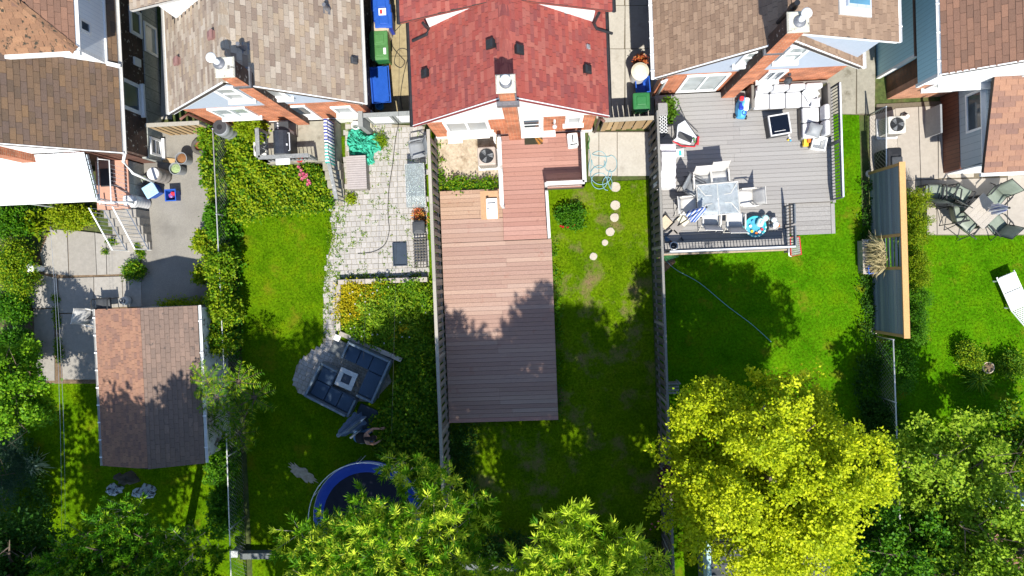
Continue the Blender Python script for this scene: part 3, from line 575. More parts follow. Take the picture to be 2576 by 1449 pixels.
for c in ((-8.5, 6.7), (-10.42, 6.67)): roofvent(t, (c[0], c[1], m2(c[0])), -1, 'vent_pink', .2, .16)
roofvent(t, (-5.42, 6.58, m2(-5.42)), 1, 'dark_grey', .17, .14)
for c in ((-7.75, 6.35), (-5.95, 7.95)):
    z = m2(c[0]); mb = MB(); mb.cb((c[0], c[1], z + .01), (.32, .3, .015), ry=R(44)); mb.tube([(c[0], c[1], z - .05), (c[0], c[1], z + .36)], .055, 12); mb.lathe([(.09, 0), (.065, .1), (.06, .12)], (c[0], c[1], z), 12); mb.build('vent_pipe', MATS['flashing'], t)
MB().tube([(-10.95, 5.2, 2.65), (-10.85, 5.42, 2.4), (-10.85, 5.44, .2)], .045, 8).build('downspout', mat('brown_metal', [(.16, .075, .055), (.19, .09, .07)], rough=.5), t, smooth=True)
sh.finish()
# ------------------------------------------------------------------ house 3: red shingles
t = thing('brick_house', 'orange brick house with red shingle roof and white gable behind the red deck', 'house', (-.78, 8.0, 0))
sh = Shingles(); rx = -.75; m3 = lambda x: 2.8 + (x + 3.7) * 2.8 / 2.95 if x < rx else 2.8 + (2.13 - x) * 2.8 / 2.88
gable_house(t, -3.7, 2.13, 4.6, 12.0, 2.8, rx, 5.6, sh, MATS['sh_red'], .25, .135, 'rand', rake='sh_red_trim' if False else 'white_paint', siding='white_siding', split=2.55, gut=('gutter_black', 'gutter_black'), keepL=lambda a, b: not (12.0 - a > 7.4 and b > .9), keepR=lambda a, b: not (4.6 + a > 7.4 and b > .7), fz=.32)
for xa, xb in ((-3.7, rx), (2.13, rx)): trim(t, (xa, 4.585, 2.815), (xb, 4.585, 5.615), .03, .05, 'red_drip' if 'red_drip' in MATS else mat('red_drip', (.2, .035, .03)).name, 'drip_edge')
for a in ((-1.2, 5.2, -3.72, 4.12, -3.0), (-.28, 5.2, 2.2, 4.12, 1.74)):
    s = -1 if a[2] < 0 else 1; ro = shed_dormer(t, a[0], a[1], a[2], a[3], 7.22, 12.0, a[4], m3, sh, MATS['sh_red'], .25, .135, 'rand', fas='sh_red', fh=.05)
    gutter(t, a[2] - s * .02, 7.2, 12.0, a[3] - .01, 'gutter_black', s)
    xo = a[4]; MB().tube([(xo + s * .12, 7.25, 3.95), (xo + s * .06, 7.2, 3.75), (xo + s * .02, 7.2, m3(xo) + .12), (xo + s * .1, 7.1, m3(xo + s * .1) + .06), (xo + s * .6, 7.1, m3(xo + s * .6) + .06)], .045, 8).build('downspout', MATS['gutter_black'], t)
window(t, -2.88, -1.48, 1.05, 2.5, 4.76, mull=2, fr=.1, m='blind'); window(t, .88, 1.42, 1.4, 2.44, 4.76, fr=.1, m='blind')
d = window(t, -.55, .2, .38, 2.44, 4.76, name='door', m='white_paint', sill=False, fr=.1); p_ = MB().box((-.4, 4.69, 1.45), (.06, 4.735, 2.2)).build('door_pane', MATS['glass'], d); MB().box((.1, 4.66, 1.25), (.13, 4.71, 1.4)).build('handle', MATS['galv'], d); MB().box((-.42, 4.68, 1.8), (.08, 4.73, 1.84)).build('pane_bar', MATS['white_paint'], d)
MB().box((-.62, 4.55, .47), (.6, 4.75, .52)).build('door_step', MATS['white_paint'], t)
lv = MB().box((-1.58, 4.7, 3.66), (-1.04, 4.745, 4.14)).build('gable_vent', MATS['white_paint'], t)
for i in range(5): MB().cb((-1.31, 4.69, 3.73 + .085 * i), (.46, .07, .02), rx=R(-40)).build('slat', MATS['gutter_grey'], lv)
lm = MB(); lm.box((.52, 4.66, 1.9), (.58, 4.755, 2.1)); lm.lathe([(.03, 0), (.07, .04), (.075, .14), (.04, .2)], (.55, 4.58, 1.78), 8); lm.build('wall_lamp', MATS['aluminium'], t)
chimney(t, -.92, -.53, 4.5, 4.86, 0, 6.5, 'brick_orange_x', 'brick_orange_y', flue=(-.72, 4.7, (0, .02)), flash=(0, 0, 5.55))
for c in ((-3.14, 5.99), (-1.07, 6.07)): roofvent(t, (c[0], c[1], m3(c[0])), -1, 'black_plastic', .21, .17)
for c in ((-.45, 5.88), (1.44, 5.82)): roofvent(t, (c[0], c[1], m3(c[0])), 1, 'black_plastic', .21, .17)
roofvent(t, (1.53, 6.5, m3(1.53)), 1, 'galv', .11, .08)
MB().tube([(2.0, 4.5, 2.72), (1.95, 4.62, 2.5), (1.92, 4.7, 2.4), (1.92, 4.7, .2)], .045, 8).build('downspout', MATS['brown_metal'], t, smooth=True)
MB().bar((-2.6, 4.7, .28), (-1.6, 4.7, .28), .1, .05).build('basement_window', MATS['white_paint'], t); MB().tube([(-1.42, 4.75, .6), (-1.42, 4.5, .6), (-1.42, 4.46, .35)], .04, 8).build('exhaust_pipe', MATS['white_paint'], t)
sh.finish()
# ------------------------------------------------------------------ house 4: umber shingles, blue gable
t = thing('brick_house', 'orange brick house with brown shingle roof and blue grey gable behind the grey deck', 'house', (6.5, 9.0, 0))
sh = Shingles(); rx = 6.47; m4_ = lambda x: 2.8 + (x - 3.55) * 2.85 / 2.92 if x < rx else 2.8 + (9.55 - x) * 2.85 / 3.08
gable_house(t, 3.55, 9.55, 5.65, 12.4, 2.8, rx, 5.65, sh, MATS['sh_umber'], .24, .135, 'rand', siding='blue_siding', split=2.62, keepR=lambda a, b: not (5.65 + a > 6.2 and b > .4), gut=('gutter_white', 'gutter_white'), straps=(14, 0), fz=.1, by='slate_wall' if 'slate_wall' in MATS else mat('slate_wall', [(.05, .075, .11), (.06, .09, .13)], rough=.6, amt=.06, pat=stripes(2, .13, (.03, .045, .07), .9)).name)
ro = shed_dormer(t, rx + .05, 5.66, 9.75, 4.45, 5.84, 12.4, 9.3, m4_, sh, MATS['sh_umber'], .24, .135, 'rand', cheek='blue_siding', fas='white_paint')
gutter(t, 9.73, 5.84, 12.4, 4.44, 'gutter_white', 1, .1, straps=8)
window(t, 5.72, 6.3, 3.35, 4.5, 5.798, fr=.1, cross=True, m='glass_pale'); window(t, 6.8, 7.42, 3.45, 4.75, 5.798, fr=.1, cross=True, m='glass_pale')
window(t, 4.56, 5.87, .55, 2.45, 5.81, mull=2, fr=.09, m='glass_pale', sill=False, name='sliding_door'); window(t, 6.96, 7.55, 1.45, 2.5, 5.81, mull=2, fr=.08, m='glass')
chimney(t, 6.04, 6.46, 5.52, 5.92, .5, 6.7, 'brick_orange_x', 'brick_dark_shade_y', flue=(6.27, 5.72, (.1, .12)))  # same orange stack all round, shade painted into its side faces
mb = MB(); mb.tube([(6.27, 6.2, 5.3), (6.27, 6.2, 6.7)], .07, 12); mb.lathe([(.1, 0), (.1, .12), (.06, .2)], (6.27, 6.2, 6.35), 12); mb.build('vent_pipe', MATS['black_plastic'], t)
MB().box((5.98, 5.5, 5.0), (6.52, 5.98, 5.1)).build('flashing', MATS['flashing'], t)
sk = MB().box((7.95, 6.28, 5.0), (8.85, 7.6, 5.06)).build('skylight', MATS['gutter_grey'], t); sk.location = (0, 0, 0)
a_ = math.atan(1.21 / 3.23)
def onshed(u0, v0, u1, v1, h0, h1, nm, mm, par): return MB().box((u0, v0, h0), (u1, v1, h1), 0, Matrix.Translation((6.52, 0, 5.66)) @ Matrix.Rotation(a_, 4, 'Y')).build(nm, MATS[mm], par)
bpy.data.objects.remove(sk); sk = onshed(1.45, 6.4, 2.5, 7.9, .0, .06, 'skylight', 'gutter_grey', t); onshed(1.65, 6.62, 2.42, 7.8, .06, .13, 'frame', 'blue_siding', sk); onshed(1.71, 6.68, 2.36, 7.74, .13, .145, 'pane', 'glass_blue', sk)
lm = MB(); lm.box((7.68, 5.72, 2.05), (7.74, 5.8, 2.15)); lm.lathe([(.02, .0), (.11, .05), (.11, .22), (.03, .28)], (7.71, 5.62, 1.82), 6); lm.build('wall_lamp', MATS['dark_grey'], t)
MB().tube([(3.75, 5.56, 2.7), (3.95, 5.72, 2.45), (3.98, 5.74, .2)], .045, 8).build('downspout', MATS['gutter_white'], t, smooth=True)
for yy in (6.6, 7.9): window(t, yy, yy + .7, 1.5, 2.5, 3.86, 'x', 'glass', sd=-1, sill=False)
sh.finish()
# ------------------------------------------------------------------ house 5: teal side wall
t = thing('brick_house', 'brick house with teal side wall, white rear wall and cocoa shingle roof', 'house', (14, 8, 0))
sh = Shingles(); k5 = .62; xr = 14.6
ro = roofslab(t, [(11.08, 5.0, 4.05), (xr, 5.0, 4.05 + (xr - 11.08) * k5), (xr, 12, 4.05 + (xr - 11.08) * k5), (11.08, 12, 4.05)])
sh.plane(ro, (11.08, 12, 4.05), (0, -1, 0), (1, 0, k5), 7.0, (xr - 11.08) * math.hypot(1, k5), .33, .15, MATS['sh_cocoa'])
ro = roofslab(t, [(xr, 5.0, 4.05 + (xr - 11.08) * k5), (18.1, 5.0, 4.05), (18.1, 12, 4.05), (xr, 12, 4.05 + (xr - 11.08) * k5)])
sh.plane(ro, (18.1, 5, 4.05), (0, 1, 0), (-1, 0, k5), 7.0, 3.5 * math.hypot(1, k5), .33, .15, MATS['sh_cocoa'])
gutter(t, 11.1, 5.0, 12, 4.04, 'gutter_white', -1, .1, straps=9)
MB().box((11.3, 5.16, 2.45), (11.5, 11.9, 3.95)).build('upper_wall', MATS['teal_siding'], t)
MB().loft([[(x, yy, z) for x, z in ((11.5, 2.45), (17.9, 2.45), (17.9, 4.0), (xr, 3.9 + (xr - 11.08) * k5), (11.5, 4.02))] for yy in (5.16, 5.4)]).build('rear_siding', MATS['white_siding'], t)
MB().box((11.62, 5.36, -.05), (17.7, 5.56, 2.44)).build('wall', MATS['brick_pale_x'], t); MB().box((11.62, 5.56, -.05), (11.8, 11.9, 2.44)).build('side_wall', MATS['brick_brown_y'], t); MB().box((11.62, 11.7, -.05), (17.7, 11.9, 3.9)).build('rear_wall', MATS['brick_pale_x'], t)
MB().box((11.32, 6.12, -.05), (11.6, 11.0, 2.28)).build('vestibule', MATS['teal_siding'], t); MB().box((11.29, 6.05, -.05), (11.42, 6.118, 2.3)).build('corner_trim', MATS['white_paint'], t)
MB().box((11.3, 6.06, 2.29), (11.66, 11.0, 2.36)).build('vestibule_roof', MATS['sh_cocoa'], t)
MB().box((11.26, 5.1, 2.4), (11.36, 5.2, 4.0)).build('corner_trim', MATS['white_paint'], t); trim(t, (11.08, 5.02, 3.98), (xr, 5.02, 3.98 + (xr - 11.08) * k5))
window(t, 12.15, 13.1, 1.2, 2.2, 5.36, m='blind', fr=.09, mull=2); window(t, 13.9, 14.9, 2.9, 3.7, 5.16, m='glass_pale', fr=.09)
MB().box((11.9, 4.95, 2.38), (13.4, 5.36, 2.43)).build('window_hood', MATS['gutter_white'], t)
# rear addition
ad = MB(); ad.box((13.36, 2.85, .96), (18.4, 5.35, 2.38)); ad = ad.build('addition', MATS['pale_blue_siding'], t)
MB().box((13.34, 2.83, -.03), (18.4, 5.35, .958)).build('brown_skirting', mat('brown_boards', [(.13, .048, .03), (.17, .065, .04)], rough=.6, amt=.15, pat=stripes(1, .14, (.045, .02, .014), .9)), ad)
MB().box((13.4, 2.78, -.03), (18.4, 2.828, 2.36)).build('rear_panel', MATS['white_siding'], ad)
r2 = roofslab(t, [(13.15, 2.5, 2.4), (18.6, 2.5, 2.4), (18.6, 5.16, 3.0), (13.15, 5.16, 3.0)], name='addition_roof')
sh.plane(r2, (13.15, 2.5, 2.4), (1, 0, 0), (0, 2.66, .6), 5.4, 2.72, .34, .155, MATS['sh_terra'])
MB().box((13.1, 2.4, 2.28), (18.6, 2.49, 2.38)).build('gutter', MATS['gutter_white'], t)
window(t, 3.85, 5.05, 1.35, 2.3, 13.36, 'x', 'glass', sd=-1, fr=.07, sill=False)
MB().box((13.2, 2.5, 2.26), (13.36, 5.2, 2.29)).build('soffit', MATS['white_paint'], t)
sh.finish()
# ------------------------------------------------------------------ garage in the left yard
t = thing('garage', 'low garage with brown shingle roof standing between concrete patio and vine hedge', 'garage', (-12.6, -3.1, 0))
sh = Shingles(); gx0, gx1, gr, gy0, gy1 = -14.32, -10.98, -12.53, -5.6, -.56
RL = roofslab(t, [(gx0, gy0, 2.1), (gr, gy0, 2.62), (gr, gy1, 2.62), (gx0, gy1, 2.1)], .08); RR = roofslab(t, [(gr, gy0, 2.62), (gx1, gy0, 2.1), (gx1, gy1, 2.1), (gr, gy1, 2.62)], .08)
sh.plane(RL, (gx0, gy1, 2.1), (0, -1, 0), (gr - gx0, 0, .52), gy1 - gy0, math.hypot(gr - gx0, .52), .19, .11, MATS['sh_terra'], 'rand')
sh.plane(RR, (gx1, gy0, 2.1), (0, 1, 0), (gr - gx1, 0, .52), gy1 - gy0, math.hypot(gr - gx1, .52), .3, .14, MATS['sh_slate'])
sh.finish()
gutter(t, gx0, gy0, gy1, 2.09, 'gutter_grey', -1, .08, straps=9); gutter(t, gx1, gy0, gy1, 2.09, 'gutter_white', 1, .09, straps=5)
wm = mat('peeling_white', [(.5, .5, .48), (.62, .62, .6)], rough=.9, ns=4, amt=.25, wear=((.17, .15, .13), 4, .55, .05), stretch=(1, 1, .5))
for a, b in (((gx1 - .22, gy0 + .1, -.05), (gx1 - .1, gy1 - .1, 2.05)), ((gx0 + .1, gy0 + .1, -.05), (gx0 + .22, gy1 - .1, 2.05)), ((gx0 + .22, gy0 + .1, -.05), (gx1 - .22, gy0 + .22, 2.05)), ((gx0 + .22, gy1 - .22, -.05), (gx1 - .22, gy1 - .1, 2.05))): MB().box(a, b).build('wall', wm, t)
for yy in (gy0 + .1, gy1 - .22): MB().loft([[(x, y, z) for x, z in ((gx0 + .22, 2.052), (gx1 - .22, 2.052), (gr, 2.5))] for y in (yy, yy + .12)]).build('gable', wm, t)
MB().box((-13.7, gy1 - .1, 0), (-11.6, gy1 - .04, 1.95)).build('garage_door', mat('garage_door', [(.5, .5, .48), (.56, .56, .54)], pat=stripes(2, .45, (.3, .3, .3), .95)), t)
# ------------------------------------------------------------------ fences
wood = lambda n, c, **k: mat(n, c, rough=.85, ns=4, amt=.25, piece=True, bump=.35, bs=60, fine=40, **k)
wood('fence_grey', [(.19, .165, .13), (.25, .22, .18), (.15, .13, .105)]); wood('fence_dark', [(.075, .068, .058), (.11, .1, .085), (.06, .055, .048)]); wood('fence_tan', [(.36, .24, .12), (.28, .19, .1), (.42, .29, .15)])
wood('rail_grey', [(.27, .25, .21), (.33, .3, .25)]); wood('rail_dark', [(.16, .155, .14), (.2, .19, .17)])
UNIT = {}
def unitbox(m):
    if m.name not in UNIT:
        me = bpy.data.meshes.new('board'); a = MB().box((0, 0, 0), (1, 1, 1)); me.from_pydata(a.v, [], a.f); me.materials.append(m); UNIT[m.name] = me
    return UNIT[m.name]
def piece(name, parent, a, b, m, rz=0., rx=0., ry=0.):
    """one box-shaped piece sharing a unit mesh, between corners a and b (world)"""
    o = bpy.data.objects.new(name, unitbox(m)); COL.objects.link(o); o.parent = parent
    T = Matrix.Diagonal((b[0] - a[0], b[1] - a[1], b[2] - a[2], 1)); c = (Vector(a) + Vector(b)) / 2
    Mx = Matrix.Translation(c) @ Matrix.Rotation(rz, 4, 'Z') @ Matrix.Rotation(ry, 4, 'Y') @ Matrix.Rotation(rx, 4, 'X') @ Matrix.Translation(Vector(a) - c) @ T
    o.matrix_basis = (ROOT[parent.name].inverted() @ Mx) if parent.name in ROOT else Mx
    return o
def yfence(name, label, x, ya, yb, h, mb_, mr_, step=.135, bw=.12, off=.035, capw=.1, slatdir=0):
    t = thing(name, label, 'fence', (x, (ya + yb) / 2, 0)); n = int((ya - yb) / step)
    for i in range(n):
        y = yb + (i + .5) * step; s = 1 if i % 2 else -1
        piece('board', t, (x + s * off - .009, y - bw / 2, .03), (x + s * off + .009, y + bw / 2, h + RND.uniform(-.02, .02)), MATS[mb_], rx=RND.uniform(-.012, .012))
    for k, zz in enumerate((.35, h - .25)): piece('rail', t, (x - .022, yb, zz - .045), (x + .022, ya, zz + .045), MATS[mr_])
    y = yb
    while y < ya - .1: y2 = min(y + 2.44, ya); piece('cap_rail', t, (x - capw / 2, y + .002, h + .02), (x + capw / 2, y2 - .002, h + .055), MATS[mr_]); y = y2
    y = yb
    while y <= ya + .01: piece('post', t, (x - .045, y - .045, -.05), (x + .045, y + .045, h + .018), MATS[mr_]); y += 2.44
    return t
def xfence(name, label, xa, xb, y, h, mb_, mr_, step=.15, bw=.13, cat='fence', off=.0, gate=None):
    t = thing(name, label, cat, ((xa + xb) / 2, y, 0)); n = max(2, int((xb - xa) / step))
    for i in range(n): x = xa + (i + .5) * (xb - xa) / n; piece('board', t, (x - bw / 2, y - .035 + off * (i % 2), .05), (x + bw / 2, y - .015 + off * (i % 2), h - .02 + RND.uniform(-.02, .02)), MATS[mb_], ry=RND.uniform(-.01, .01))
    for zz in (.3, h - .2): piece('rail', t, (xa, y, zz - .04), (xb, y + .04, zz + .04), MATS[mr_])
    piece('cap_rail', t, (xa, y - .06, h), (xb, y + .07, h + .04), MATS[mr_])
    for xx in (xa, xb - .09): piece('post', t, (xx, y - .03, -.05), (xx + .09, y + .06, h - .003), MATS[mr_])
    return t
yfence('board_fence', 'weathered grey alternating board fence between paver patio and red deck', -3.44, 4.72, -7.4, 1.72, 'fence_grey', 'rail_grey')
yfence('board_fence', 'dark alternating board fence between red deck yard and grey deck yard', 3.76, 4.95, -11.5, 1.75, 'fence_dark', 'rail_dark', capw=.07)
xfence('wooden_gate', 'tan slatted wooden gate between dark brick house and tan roofed house', -12.75, -10.95, 5.35, 1.45, 'fence_tan', 'rail_grey', .22, .15, 'gate')
xfence('wooden_gate', 'tan board gate beside concrete pad with coiled hose', 2.12, 3.68, 4.78, 1.5, 'fence_tan', 'rail_grey', .17, .15, 'gate', off=.03)
t = thing('panel_gate', 'grey framed gate with white panels beside the paver patio', 'gate', (-4.7, 5.36, 0)); wood('gate_grey', [(.2, .21, .2), (.25, .26, .25)])
for xa, xb in ((-5.6, -4.72), (-4.68, -3.82)):
    for a, b in (((xa, 5.33, .08), (xa + .08, 5.39, 1.3)), ((xb - .08, 5.33, .08), (xb, 5.39, 1.3)), ((xa + .08, 5.33, .08), (xb - .08, 5.39, .2)), ((xa + .08, 5.33, 1.18), (xb - .08, 5.39, 1.3))): piece('rail', t, a, b, MATS['gate_grey'])
    piece('panel', t, (xa + .08, 5.35, .2), (xb - .08, 5.37, 1.18), MATS['white_paint'])
piece('cap_rail', t, (-5.6, 5.29, 1.302), (-3.82, 5.43, 1.34), MATS['gate_grey'])
piece('post', t, (-5.78, 5.0, -.05), (-5.62, 5.5, 1.35), MATS['gate_grey'])
def chainlink(label, pts, h=1.2, step=.13, pr=.026, every=2.4, mesh=True, thin=.75):
    pts = [Vector((p[0], p[1], 0)) for p in pts]; c = pts[0].lerp(pts[-1], .5); t = thing('chain_link_fence', label, 'fence', c)
    MB().tube([p + Vector((0, 0, h)) for p in pts], pr * thin, 8).build('top_rail', mat('pipe_pale', [(.5, .5, .48), (.6, .6, .58)], rough=.4, amt=.15, ns=8), t, smooth=True)
    wm = MB()
    for a, b in zip(pts, pts[1:]):
        l = (b - a).length; d = (b - a) / l; n = max(1, round(l / every))
        for i in range(n + 1): p = a + d * l * i / n; MB().tube([p + Vector((0, 0, -.05)), p + Vector((0, 0, h + .04))], pr * .9, 8).build('post', MATS['galv'], t, smooth=True)
        k = 0.
        while mesh and k < l:
            for s in (1, -1):
                e = k + s * h * .62; e2 = min(max(e, 0), l); f = abs(e2 - k) / (h * .62)
                wm.tube([a + d * k + Vector((0, 0, .04)), a + d * e2 + Vector((0, 0, .04 + (h - .06) * f))], .0035, 3, cap=False)
            k += step
    if mesh: wm.build('wire_mesh', MATS['galv'], t)
    return t
chainlink('galvanised chain link fence overgrown by vine hedge beside the driveway', [(-10.65, 5.2), (-10.65, -3.2), (-10.75, -10.5)])
chainlink('short chain link fence run beside the air conditioner and gravel', [P(2229, 268, 1.2), P(2230, 425, 1.2)], 1.2)
chainlink('chain link fence overgrown behind the tall privacy screen', [(11.0, -2.5), (11.05, -8.5)], 1.2, pr=.03)
# ------------------------------------------------------------------ wooden decks
wood('deck_red', [(.30, .155, .12), (.275, .14, .11), (.34, .185, .145), (.29, .15, .118), (.36, .205, .165)], wear=((.19, .085, .068), 4, .63, .12)); wood('deck_faded', [(.304, .194, .150), (.278, .173, .137), (.347, .233, .181), (.296, .185, .146), (.363, .259, .207)], wear=((.27, .135, .10), 2.2, .6, .16)); wood('deck_tan', [(.333, .215, .151), (.297, .190, .129), (.369, .250, .179)], wear=((.26, .12, .07), 3, .6, .12)); wood('deck_grey', [(.245, .235, .225), (.265, .255, .245), (.23, .22, .212)]); wood('deck_under', [(.06, .05, .04), (.08, .065, .05)])
def planks(t, x0, x1, y0, y1, z, w, m, seams=(), th=.03, gap=.008, name='plank', vertical=False):
    a, b = (x0, x1) if vertical else (y0, y1); n = max(1, round((b - a) / w)); w = (b - a) / n
    for i in range(n):
        lo, hi = a + i * w, a + (i + 1) * w - gap; cuts = [y0 if vertical else x0] + [s + RND.choice((-.4, 0, .4)) * .5 for s in seams if RND.random() < .6] + [y1 if vertical else x1]; cuts.sort()
        for c0, c1 in zip(cuts, cuts[1:]):
            if c1 - c0 < .05: continue
            zz = z + RND.uniform(-.003, .002)
            piece(name, t, (lo, c0 + .002, zz - th) if vertical else (c0 + .002, lo, zz - th), (hi, c1 - .002, zz) if vertical else (c1 - .002, hi, zz), MATS[m])
def railing(t, pts, z, h, m, post=.09, bal=.0, top=(.12, .04), every=1.6, mid=False, m2=None):
    pts = [Vector((p[0], p[1], z)) for p in pts]; o = MB()
    for a, b in zip(pts, pts[1:]): o.bar(a + Vector((0, 0, h)), b + Vector((0, 0, h)), *top)
    o = o.build('railing', MATS[m], t); bm_ = MB()
    for a, b in zip(pts, pts[1:]):
        l = (b - a).length; n = max(1, round(l / every))
        for i in range(n + 1):
            p = a.lerp(b, i / n); MB().box((p.x - post / 2, p.y - post / 2, z - .05), (p.x + post / 2, p.y + post / 2, z + h - .03)).build('post', MATS[m2 or m], o)
        if mid: bm_.bar(a + Vector((0, 0, .1)), b + Vector((0, 0, .1)), .04, .05); bm_.bar(a + Vector((0, 0, h - .12)), b + Vector((0, 0, h - .12)), .04, .05)
        if bal:
            k = int(l / bal)
            for i in range(1, k): p = a.lerp(b, i / k); bm_.box((p.x - .011, p.y - .011, z + .08), (p.x + .011, p.y + .011, z + h - .02))
    if bm_.v: bm_.build('balusters', MATS[m2 or m], o)
    return o
ZU, ZL = .48, .33; a = P(1257, 335, ZU); b = P(1469, 470, ZU); tg = P(1377, 600, ZU)
xu0, xu1, yu1, yu0 = a.x, b.x, 4.66, b.y; xt1, yt0 = tg.x, tg.y
t = thing('wooden_deck', 'red stained two level wooden deck behind the red roofed house', 'deck', (-1.5, 0, 0))
planks(t, xu0, xu1, yu0, yu1 - .0, ZU, .147, 'deck_red', (xu0 + 1.6,)); planks(t, xu0, xt1, yt0, yu0 - .006, ZU, .147, 'deck_red')
planks(t, -3.36, xu0 - .01, P(1105, 553, ZL).y, P(1105, 481, ZL).y, ZL, .147, 'deck_tan', (xu0 - .8,))
planks(t, -3.36, xu0 - .01, yt0, P(1105, 553, ZL).y - .008, ZL, .147, 'deck_faded'); planks(t, -3.36, .34, -4.78, yt0 - .01, ZL, .147, 'deck_faded', (-1.4,)); piece('edge_board', t, (-3.36, -4.92, ZL - .03), (.34, -4.79, ZL), MATS['deck_red'])
u = MB(); u.box((-3.3, -4.88, -.02), (.3, yt0 + .0, ZL - .035)); u.box((-3.3, yt0 + .005, -.02), (xu0 - .02, P(1105, 482, ZL).y, ZL - .035)); u.box((xu0, yt0, -.02), (xt1 - .02, yu0, ZU - .035)); u.box((xu0, yu0 + .005, -.02), (xu1, yu1 - .05, ZU - .035)); u.build('deck_frame', MATS['deck_under'], t)
wood('rail_white', [(.52, .51, .49), (.6, .59, .57)], wear=((.3, .27, .24), 5, .6, .1))
railing(t, [(xu0 + .02, 4.45), (xu0 + .03, P(1257, 515, 1.3).y)], ZU, .85, 'rail_white', every=1.3, mid=True, top=(.13, .04))
railing(t, [(xu1 - .03, 4.5), (xu1 - .03, yu0 + .05), (xt1 + .02, yu0 + .05)], ZU, .85, 'rail_white', every=1.4, mid=True, top=(.13, .04))
lt = MB()
for xa, xb in ((xt1 + .02, xu1 - .03),):
    k = xa - .8
    while k < xb:
        for s in (1, -1):
            p0, p1 = (k, k + .7) if s > 0 else (k + .7, k); c0, c1 = max(xa, min(p0, p1)), min(xb, max(p0, p1))
            if c1 > c0:
                f = lambda x: ZU + .1 + .65 * ((x - p0) / (p1 - p0)); lt.bar((c0, yu0 + .04, f(c0)), (c1, yu0 + .04, f(c1)), .008, .03)
        k += .09
lt.build('lattice_panel', MATS['deck_red'], t); railing(t, [(xt1 + .03, yu0 - .15), (xt1 + .06, yt0 + .05)], ZL - .1, .7, 'rail_white', every=.9, top=(.09, .04))
# grey deck
ZG = .6; t = thing('wooden_deck', 'large grey composite deck with railings, sofa and dining set on it', 'deck', (6.5, 3, 0))
planks(t, 4.02, 8.02, .52, 2.0, ZG, .142, 'deck_grey', (6.0,)); planks(t, 4.02, 9.5, 2.006, 5.72, ZG, .142, 'deck_grey', (6.4,)); piece('edge_board', t, (3.9, .5, ZG - .03), (4.015, 5.72, ZG), MATS['deck_grey']); piece('edge_board', t, (9.506, 1.96, ZG - .05), (9.6, 5.72, ZG + .004), MATS['deck_grey'])
pa, pb = P(1986, 592, .34), P(2097, 512, .34); planks(t, pa.x + .06, pb.x - .11, pa.y, pb.y + .06, .36, .142, 'deck_grey'); piece('edge_board', t, (pb.x - .1, pa.y, .33), (pb.x + .02, pb.y, .364), MATS['deck_grey']); piece('edge_board', t, (8.03, .4, .2), (8.09, 2.0, .596), MATS['deck_grey'])
u = MB(); u.box((3.95, .55, -.02), (7.98, 1.995, ZG - .035)); u.box((3.95, 2.0, -.02), (9.5, 5.7, ZG - .035)); u.box((8.1, pa.y + .05, -.02), (pb.x - .03, 1.99, .325)); u.build('deck_frame', MATS['deck_under'], t); MB().box((3.95, .47, .05), (8.0, .51, ZG - .01)).build('skirt', mat('skirt_tan', [(.33, .25, .17), (.4, .31, .22)]), t)
mat('rail_metal', [(.10, .115, .13), (.14, .155, .17)], rough=.5, metal=.2)
railing(t, [(4.05, .56), (7.95, .56)], ZG, .92, 'aluminium', post=.05, bal=.1, top=(.05, .04), every=1.95, mid=True, m2='rail_metal'); railing(t, [(9.45, 5.6), (9.45, 2.05)], ZG, .92, 'aluminium', post=.05, bal=.1, top=(.05, .04), every=1.75, mid=True, m2='rail_metal')
railing(t, [(7.95, .6), (7.95, 1.2)], ZG, .92, 'rail_metal', post=.05, bal=.09, top=(.04, .04), mid=True); railing(t, [(7.95, 1.3), (7.95, 1.9)], ZG, .92, 'rail_metal', post=.04, bal=.09, top=(.04, .04), mid=True)
MB().box((4.08, .585, ZG + .42), (7.9, .6, ZG + .7)).build('rail_banner', MATS['rail_metal'], t)
# concrete landing and steps behind the tan roofed house
t = thing('concrete_landing', 'raised concrete landing with five steps beside striped towels', 'steps', P(800, 380)); A_ = P(672, 412, .7); B_ = P(842, 305, .7); m_ = 'drab_concrete'
ly0, ly1 = A_.y, 5.46; lx0, lx1 = A_.x, B_.x; sx0 = P(815, 450, .5).x
MB().box((lx0, ly0, -.02), (lx1, ly1 - .05, .7)).build('platform', MATS[m_], t, bevel=.01)
for i in range(5): MB().box((sx0 + .02 * i, ly0 - .29 * (i + 1), -.02), (lx1 + .05, ly0 - .29 * i - .003, .58 - .14 * i)).build('step', MATS[m_], t, bevel=.008)
mat('rail_slate', [(.15, .155, .155), (.22, .225, .22)], rough=.8, ns=5, wear=((.33, .32, .3), 7, .58, .06))
railing(t, [(lx0 + .06, ly1 - .4), (lx0 + .06, ly0 + .06), (sx0 - .15, ly0 + .06)], .7, .85, 'rail_slate', post=.08, bal=.13, top=(.13, .04), mid=True)
rr = MB(); p0, p1, p2 = Vector((lx1 - .05, ly1 - .25, 1.55)), Vector((lx1 - .05, ly0 + .1, 1.55)), Vector((lx1 + .02, ly0 - 1.3, .95)); rr.bar(p0, p1, .12, .05); rr.bar(p1, p2, .12, .05)
for i in range(21):
    f = i / 20; p = p0.lerp(p1, f * 2) if f < .5 else p1.lerp(p2, f * 2 - 1); q = .7 if f < .5 else .6 - (f - .5) * 1.1; rr.box((p.x - .018, p.y - .018, max(q, .0)), (p.x + .018, p.y + .018, p.z - .02))
rr.build('railing', MATS['rail_slate'], t)
